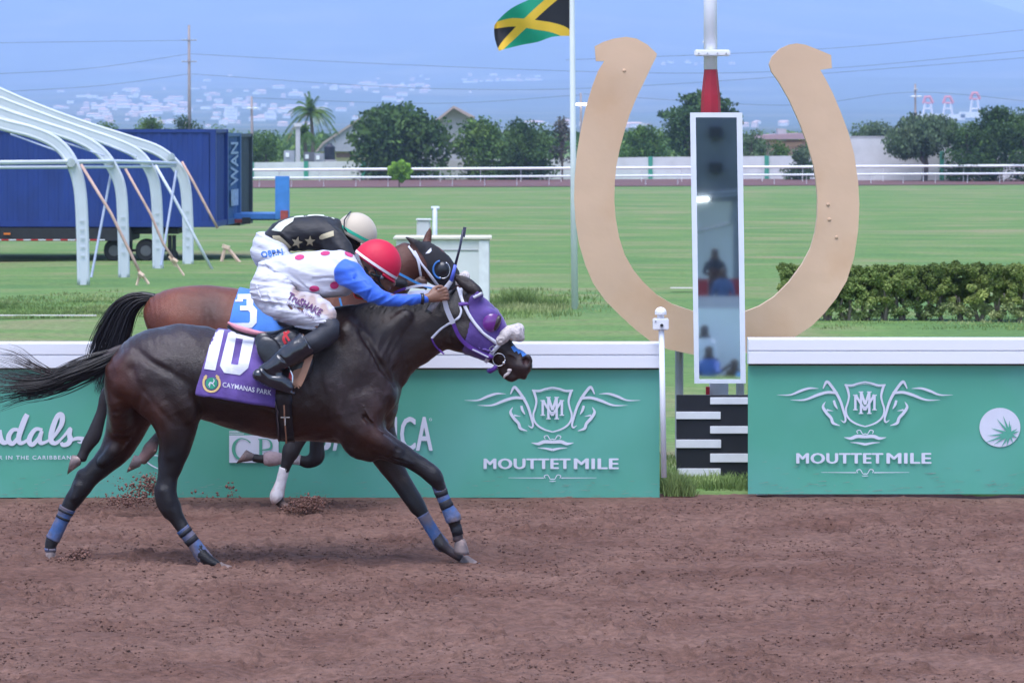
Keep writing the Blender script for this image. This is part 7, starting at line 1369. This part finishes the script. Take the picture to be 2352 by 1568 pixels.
def rider3():
    Y = Y3; r = empty('person', W(640, 670, Y), 'jockey in black silks with gold stars and beige helmet, riding the number 3 horse', 'person', 'jockeys riding the two racehorses'); lo = W(560, 780, Y - .42); hi = W(1020, 470, Y + .42)
    f = Field(lo, hi, .0062); f.chain(st([(625, 572, 24, 0, .10), (650, 545, 28, 0, .12), (710, 535, 34, 0, .14), (762, 542, 34, 0, .15)], Y), k=.04); f.chain(st([(770, 532, 18, 0, .05), (795, 530, 20, 0, .055), (812, 530, 30, 0, .07), (822, 545, 26, 0, .065)], Y), k=.03); f.chain(st([(805, 558, 18, 0, .05), (820, 570, 13, 0, .04)], Y), k=.03); f.chain(st([(835, 560, 4, 0, .014), (838, 566, 5, 0, .016)], Y), k=.015)
    for sg in (-1, 1): f.chain(st([(775, 552, 18, sg * .15), (800, 590, 16, sg * .2), (820, 625, 14, sg * .22), (860, 640, 11, sg * .2), (915, 650, 9, sg * .13), (950, 652, 8, sg * .08)], Y), k=.02); f.chain(st([(950, 652, 9, sg * .08, .018), (965, 652, 11, sg * .08, .018)], Y), k=.01); f.chain(st([(622, 585, 24, sg * .07, .07), (660, 615, 20, sg * .17, .05), (715, 650, 14, sg * .26, .04), (726, 660, 18, sg * .29, .05), (690, 690, 15, sg * .31, .04), (652, 730, 10, sg * .32, .033), (650, 738, 9, sg * .32, .033), (678, 748, 7, sg * .32, .03)], Y), k=.02)
    for sg in (-1, 1):
        for i in range(4): f.chain(st([(966, 644 + 5 * i, 4, sg * .08 - .01), (976, 645 + 5 * i, 3.8, sg * .08 - .01), (978, 648 + 5 * i, 3.5, sg * .08 + .02)], Y), k=.004)
        f.chain(st([(956, 644, 4, sg * .08), (966, 638, 3.8, sg * .08), (974, 639, 3.4, sg * .08 + .01)], Y), k=.005)
    me, V = f.mesh('body'); link_mesh('body', me, M_skind, r)
    f = Field(lo, hi, .0065); f.chain(st([(600, 545, 14, 0, .10), (610, 560, 28, 0, .15), (616, 578, 37, 0, .155), (640, 565, 30, 0, .14)], Y), k=.04)
    for sg in (-1, 1): f.chain(st([(616, 585, 38, sg * .09, .10), (648, 610, 35, sg * .17, .09), (690, 635, 27, sg * .25, .07), (715, 648, 20, sg * .28, .055)], Y), k=.035)
    for k_ in range(6): f.chain(st([(600 + 12 * k_, 596 - 6 * k_, 1, -.19), (618 + 12 * k_, 590 - 5 * k_, 1.8, -.21), (645 + 8 * k_, 588 - 4 * k_, 1, -.20)], Y), k=.01, op='sub')
    folds(f, .011, 5, 34, -.3, 61); mb1, _ = f.mesh('breeches'); bo = link_mesh('breeches', mb1, mat('white_breeches2', (.54, .55, .62), .75, .06, 6, bump=.6, bscale=7, bdist=.03, stretch=(1, .6, 3)), r); TB = bvh(mb1)
    M_bp = mat('blue_print', (.03, .16, .55), .7, .1); lay_on('leg_lettering', [text2d('O8RN', 0, 0, 0, 0, .03, 0, 1.05, quad=[(598, 578), (648, 571), (651, 586), (602, 592)]), text2d('M', 0, 0, 0, 0, .03, quad=[(632, 590), (650, 588), (652, 600), (634, 602)])], TB, M_bp, bo, lift=.005, maxe=5, Yg=Y - .2)
    M_bk = mat('black_silks', (.008, .008, .012), .6, .25, 6, bump=.7, bscale=4, bdist=.04, stretch=(.8, 1, 1.6), sheen=.05); f = Field(lo, hi, .0065); f.chain(st([(614, 545, 16, 0, .12), (640, 543, 34, 0, .145), (674, 537, 38.5, 0, .155), (726, 534, 41, 0, .17), (765, 541, 40, 0, .18), (782, 545, 30, 0, .14)], Y), k=.03, cap=.5)
    for sg in (-1, 1): f.chain(st([(768, 552, 27, sg * .155, .06), (795, 590, 24, sg * .2, .055), (820, 622, 19, sg * .22, .048), (860, 640, 14, sg * .2), (925, 650, 11, sg * .12)], Y), k=.02)
    folds(f, .010, 4, 20, -.7, 62); rough(f, .003, 24, 63); mv, _ = f.mesh('silks'); vo = link_mesh('silks', mv, M_bk, r); TV = bvh(mv); M_go = mat('pale_gold_patch', (.46, .40, .26), .65, .08)
    def star(cx, cy, R_, a0): return poly2d([[(cx + (R_ if k % 2 == 0 else R_ * .42) * math.sin(a0 + k * math.pi / 5), cy - (R_ if k % 2 == 0 else R_ * .42) * math.cos(a0 + k * math.pi / 5)) for k in range(10)]])
    lay_on('gold_stars', [star(682, 556.5, 14, .25), star(712, 554, 13, .05)], TV, M_go, vo, lift=.006, maxe=5, Yg=Y - .15); lay_on('gold_patches', [poly2d([[(733, 544), (738, 539), (766, 530), (767, 542), (740, 550), (734, 549)]]), poly2d([[(626, 541), (642, 541), (655, 552), (670, 567), (660, 573), (645, 571), (633, 563), (628, 553)]])], TV, M_go, vo, lift=.006, maxe=5, Yg=Y - .15)
    lay_on('pale_back_panel', [poly2d([[(624, 529), (640, 513), (655, 505), (676, 499), (673, 509), (655, 521), (645, 532), (632, 531)]]), stroke2d([(676, 499), (700, 496.5), (726, 494.5), (750, 497), (768, 503)], [3, 4, 3, 3.5, 2])], TV, mat('pale_panel', (.56, .58, .50), .65, .08), vo, lift=.006, maxe=5, Yg=Y - .1)
    for sg in (-1, 1):
        f = Field(lo, hi, .007); f.chain(st([(715, 655, 22, sg * .29, .055), (695, 688, 19, sg * .31, .05), (665, 718, 15, sg * .32, .042), (648, 734, 13, sg * .325, .04), (660, 744, 11, sg * .325, .034), (680, 750, 7, sg * .325, .03)], Y), k=.02); rough(f, .003, 20, 64); ml, _ = f.mesh('boot'); bt = link_mesh('boot', ml, M_leather, r)
    hm = helmet('helmet', (774, 513), (859, 560), Y, .11, mat('beige_helmet_silk', (.52, .44, .34), .65, .05, 6, bump=.2, bscale=12, sheen=.2), (86, 94, mat('band_green', (.02, .42, .26), .6, .06)), r, rimdrop=104)
    m = MB(); m.tube([W(800, 492, Y - .06), W(791, 505, Y - .1), W(790, 525, Y - .112), W(797, 531, Y - .10), W(812, 552, Y - .075), W(824, 566, Y - .03)], .0045, 6); m.tube([W(800, 492, Y - .06), W(806, 486, Y), W(800, 492, Y + .06)], .0045, 6); m.build('goggles_strap', M_leather, r)
    m = MB()
    for sg in (-1, 1): m.ell(W(826, 554, Y) + Vector((0, sg * .045, 0)), (.030, .034, .026), 14, 8)
    m.build('goggles', mat('goggle_lens', (.02, .022, .03), .12, .1, spec=.8), r, smooth=True); f = Field(lo, hi, .0065); f.chain(st([(785, 535, 22, 0, .075), (800, 545, 24, 0, .078), (810, 556, 20, 0, .062), (816, 567, 13, 0, .05)], Y), k=.03); ml, _ = f.mesh('balaclava'); link_mesh('balaclava', ml, mat('balaclava_black', (.016, .015, .02), .8, .15, 20), r)
rider3()

# ---------------------------------------------------------------- thrown dirt
def clods(label, blobs, n, s0, s1):
    m = MB()
    for i in range(n):
        b = random.choices(blobs, [q[5] for q in blobs])[0]; Y = b[6]; p = W(b[0] + random.gauss(0, 1) * b[2], b[1] + random.gauss(0, 1) * b[3], Y + random.gauss(0, .08))
        if p.z < .005: p.z = abs(p.z) * .3 + .003
        s = random.uniform(s0, s1) * random.choice((.5, .7, 1, 1.3)); st_ = 1.0; vs = []
        for v in [(1, 0, 0), (-1, 0, 0), (0, 1, 0), (0, -1, 0), (0, 0, 1), (0, 0, -1)]: vs.append(p + Vector(v) * s * random.uniform(.6, 1.2))
        m.add(vs, [(0, 2, 4), (2, 1, 4), (1, 3, 4), (3, 0, 4), (2, 0, 5), (1, 2, 5), (3, 1, 5), (0, 3, 5)])
    return tag(m.build('flying_dirt', M_clod, smooth=True), label, 'dirt', kind='stuff')
M_clod = mat('clod', (.17, .085, .065), .95, .25, 20)
clods('spray of dirt kicked up behind the hind hooves', [(330, 1125, 26, 14, 0, 3, 21.9), (295, 1150, 34, 9, 0, 3, 21.8), (345, 1108, 12, 10, 0, 1.5, 21.9), (528, 1128, 5, 10, 0, .4, 22.2), (480, 1140, 60, 7, 0, .3, 22.2), (280, 1075, 30, 30, 0, .25, 21.9)], 900, .004, .011)
clods('puff of dirt thrown by the white bandaged foreleg', [(700, 1160, 18, 9, 0, 3, 21.95), (722, 1152, 13, 8, 0, 2, 21.95), (672, 1168, 16, 4, 0, 1, 21.95)], 1100, .004, .009)
clods('small heap of dirt lifting at the trailing hind hoof', [(175, 1276, 16, 7, 0, 3, 19.55), (190, 1268, 8, 6, 0, 1, 19.55), (150, 1284, 16, 3, 0, 1, 19.5)], 420, .004, .011)

# ---------------------------------------------------------------- the stand behind the camera that the mirror shows
def refl(p): return p - 2 * ((p - Mc).dot(mn)) * mn
def MR(x, y, D): return refl(W(x, y, D))                # real place of what the mirror shows at picture position, D metres along the view
M_conc = mat('stand_concrete', (.75, .78, .8), .8, .06, 1); M_concd = mat('stand_concrete_grey', (.58, .62, .68), .8, .08, 1); M_ceil = mat('stand_ceiling', (.12, .14, .155), .6, .2, 1); M_seat = mat('stand_seat_red', (.30, .02, .03), .5, .1); M_pipe2 = mat('stand_pipe', (.30, .34, .38), .5, .1)
st_r = empty('grandstand', MR(1650, 900, 66), 'concrete grandstand terrace with dark ceiling facing the track, behind the viewer', 'grandstand')
def mbox(name, x0, y0, x1, y1, D, dep, mt):
    A = MR(x0, y1, D); B = MR(x1, y0, D); return MB().box(((A.x + B.x) / 2, A.y - dep / 2, (A.z + B.z) / 2), (abs(B.x - A.x), dep, abs(B.z - A.z))).build(name, mt, st_r)
mbox('back_wall', 1380, 440, 1900, 720, 74, .3, M_concd); mbox('ceiling', 1340, 200, 1950, 462, 72, .3, M_ceil); mbox('upper_wall', 1380, 681, 1900, 709, 68.3, .2, mat('stand_wall_mid', (.36, .38, .40), .8, .05)); mbox('parapet', 1340, 709, 1950, 1000, 67.5, .25, M_conc)
mbox('seat_row', 1596, 640, 1625, 683, 69.5, .3, M_seat); mbox('seat_row', 1672, 640, 1710, 683, 69.5, .3, M_seat); mbox('speaker_box', 1629, 292, 1656, 316, 71.5, .4, M_gap); mbox('speaker_box', 1628, 374, 1657, 396, 71.5, .4, M_gap); mbox('column', 1684, 462, 1706, 700, 71, .4, mat('stand_column', (.16, .18, .21), .7))
ml_, N, L, P = nodes('tube_light'); P.inputs['Emission Color'].default_value = (.9, .97, 1, 1); P.inputs['Emission Strength'].default_value = 2.5
m = MB(); m.tube([MR(1590, 460, 71.4), MR(1628, 456.5, 71.4)], .035, 8); m.build('tube_light', ml_, st_r); m = MB(); m.tube([MR(1598, 532, 72), MR(1678, 514, 72), MR(1686, 450, 72)], .045, 6); m.tube([MR(1590, 447, 71.4), MR(1700, 438, 71.4)], .02, 5); m.tube([MR(1590, 455, 71.4), MR(1700, 447, 71.4)], .02, 5); m.build('pipes', M_pipe2, st_r)
def onlooker(x, yh, yb, D, shirt, label, lean=0, arms=(), trousers=(.03, .035, .06), skin=(.07, .035, .028)):
    """standing or sitting watcher: head centre yh, hips yb (picture units in the mirror)"""
    s = PX(D); H_ = (yb - yh) * s; u = H_ / .78; c = MR(x, yb, D); rr = empty('person', c, label, 'person', 'onlookers in the stand seen in the mirror'); h = c + Vector((lean * s, 0, H_))
    lo = c + Vector((-.75, -.5, -.55)); hi = c + Vector((.75, .5, H_ + .25)); f = Field(lo, hi, .014); P3 = lambda a, b, z: c + Vector((a * u + lean * s * max(0, z) / .78, b * u, z * u))
    def ch(rows, k=.03): f.chain([(*P3(q[0], q[1], q[2]), q[3] * u, q[4] * u) for q in rows], k=k)
    ch([(0, 0, .80, .088, .10), (0, .015, .74, .075, .085)]); ch([(0, 0, .70, .05, .05), (0, 0, .60, .05, .05)]); ch([(0, 0, .56, .15, .09), (0, 0, .40, .16, .11), (0, 0, .20, .15, .10), (0, 0, .02, .15, .11)], .06); ch([(-.08, 0, 0, .08, .09), (-.09, .0, -.45, .06, .07)]); ch([(.08, 0, 0, .08, .09), (.09, .0, -.45, .06, .07)]); f.ell(P3(0, .10, .77), (.018, .02, .02), k=.01)
    hands = []
    for sg, el, ha in arms: ch([(sg * .18, 0, .52, .055, .055), (el[0], el[1], el[2], .045, .045), (ha[0], ha[1], ha[2], .032, .032)], .03); hands.append(ha); [ch([(ha[0], ha[1], ha[2], .03, .02), (ha[0] + .012 * k, ha[1] + .05, ha[2] + .05 - .012 * abs(k), .011, .011)], .008) for k in (-2, -1, 0, 1, 2)]
    me, V = f.mesh('body'); z = (V[:, 2] - c.z) / u; xx = (V[:, 0] - c.x) / u; cc = np.tile(np.array(shirt), (len(V), 1)).astype(float); cc[z < .0] = trousers; cc[z > .62] = skin
    for ha in hands: cc[np.sqrt((xx - ha[0]) ** 2 + (z - ha[2]) ** 2) < .17] = skin
    hair = (z > .83) | ((z > .74) & (V[:, 1] < c.y - .03)); cc[hair] = (.012, .01, .01); paint(me, cc); link_mesh('body', me, mat('clothed_figure', (1, 1, 1), .7, .1, 12, attr='Col', bump=.3, bscale=14), rr)
dn = lambda sg: (sg, (sg * .24, .02, .28), (sg * .25, .08, .04))
onlooker(1642, 580, 655, 68.9, (.02, .022, .035), 'onlooker in a black shirt standing highest in the mirror', 0, [(-1, (-.25, .03, .3), (-.05, .12, .25)), (1, (.25, .03, .3), (.1, .12, .22))]); onlooker(1661, 625, 700, 68.6, (.05, .09, .19), 'onlooker in a blue-grey shirt, arms hanging, above the parapet in the mirror', 0, [dn(-1), dn(1)])
onlooker(1618, 758, 845, 66.9, (.72, .74, .80), 'onlooker in a white shirt below the parapet in the mirror', 0, [dn(-1), dn(1)]); onlooker(1628, 806, 893, 66.2, (.07, .14, .42), 'onlooker in blue pointing right, low in the mirror', 0, [(1, (.2, .2, .35), (.42, .2, .48)), dn(-1)]); onlooker(1687, 836, 925, 65.8, (.22, .48, .80), 'onlooker in pale blue raising a hand, bottom right of the mirror', 0, [(-1, (-.28, .1, .3), (-.12, .15, .62)), dn(1)])

# ---------------------------------------------------------------- the air
hz = bpy.data.meshes.new('haze'); bmh = bmesh.new(); bmesh.ops.create_cube(bmh, size=1.0)
zt = float(H[:, :, 2].max()) + 5; zb = -75.0
for v in bmh.verts: v.co = Vector((v.co.x * 36000, v.co.y * 24000 + 9500, (zt + zb) / 2 + v.co.z * (zt - zb)))
bmh.to_mesh(hz); bmh.free()
hm_ = bpy.data.materials.new('haze'); hm_.use_nodes = True; N = hm_.node_tree.nodes; N.remove(N['Principled BSDF'])
pv = N.new('ShaderNodeVolumePrincipled'); pv.inputs['Density'].default_value = 1.5e-4; pv.inputs['Color'].default_value = (.50, .65, 1.0, 1); pv.inputs['Anisotropy'].default_value = 0.0
hm_.node_tree.links.new(pv.outputs[0], N['Material Output'].inputs['Volume'])
ho = link_mesh('haze', hz, hm_); ho['kind'] = 'stuff'
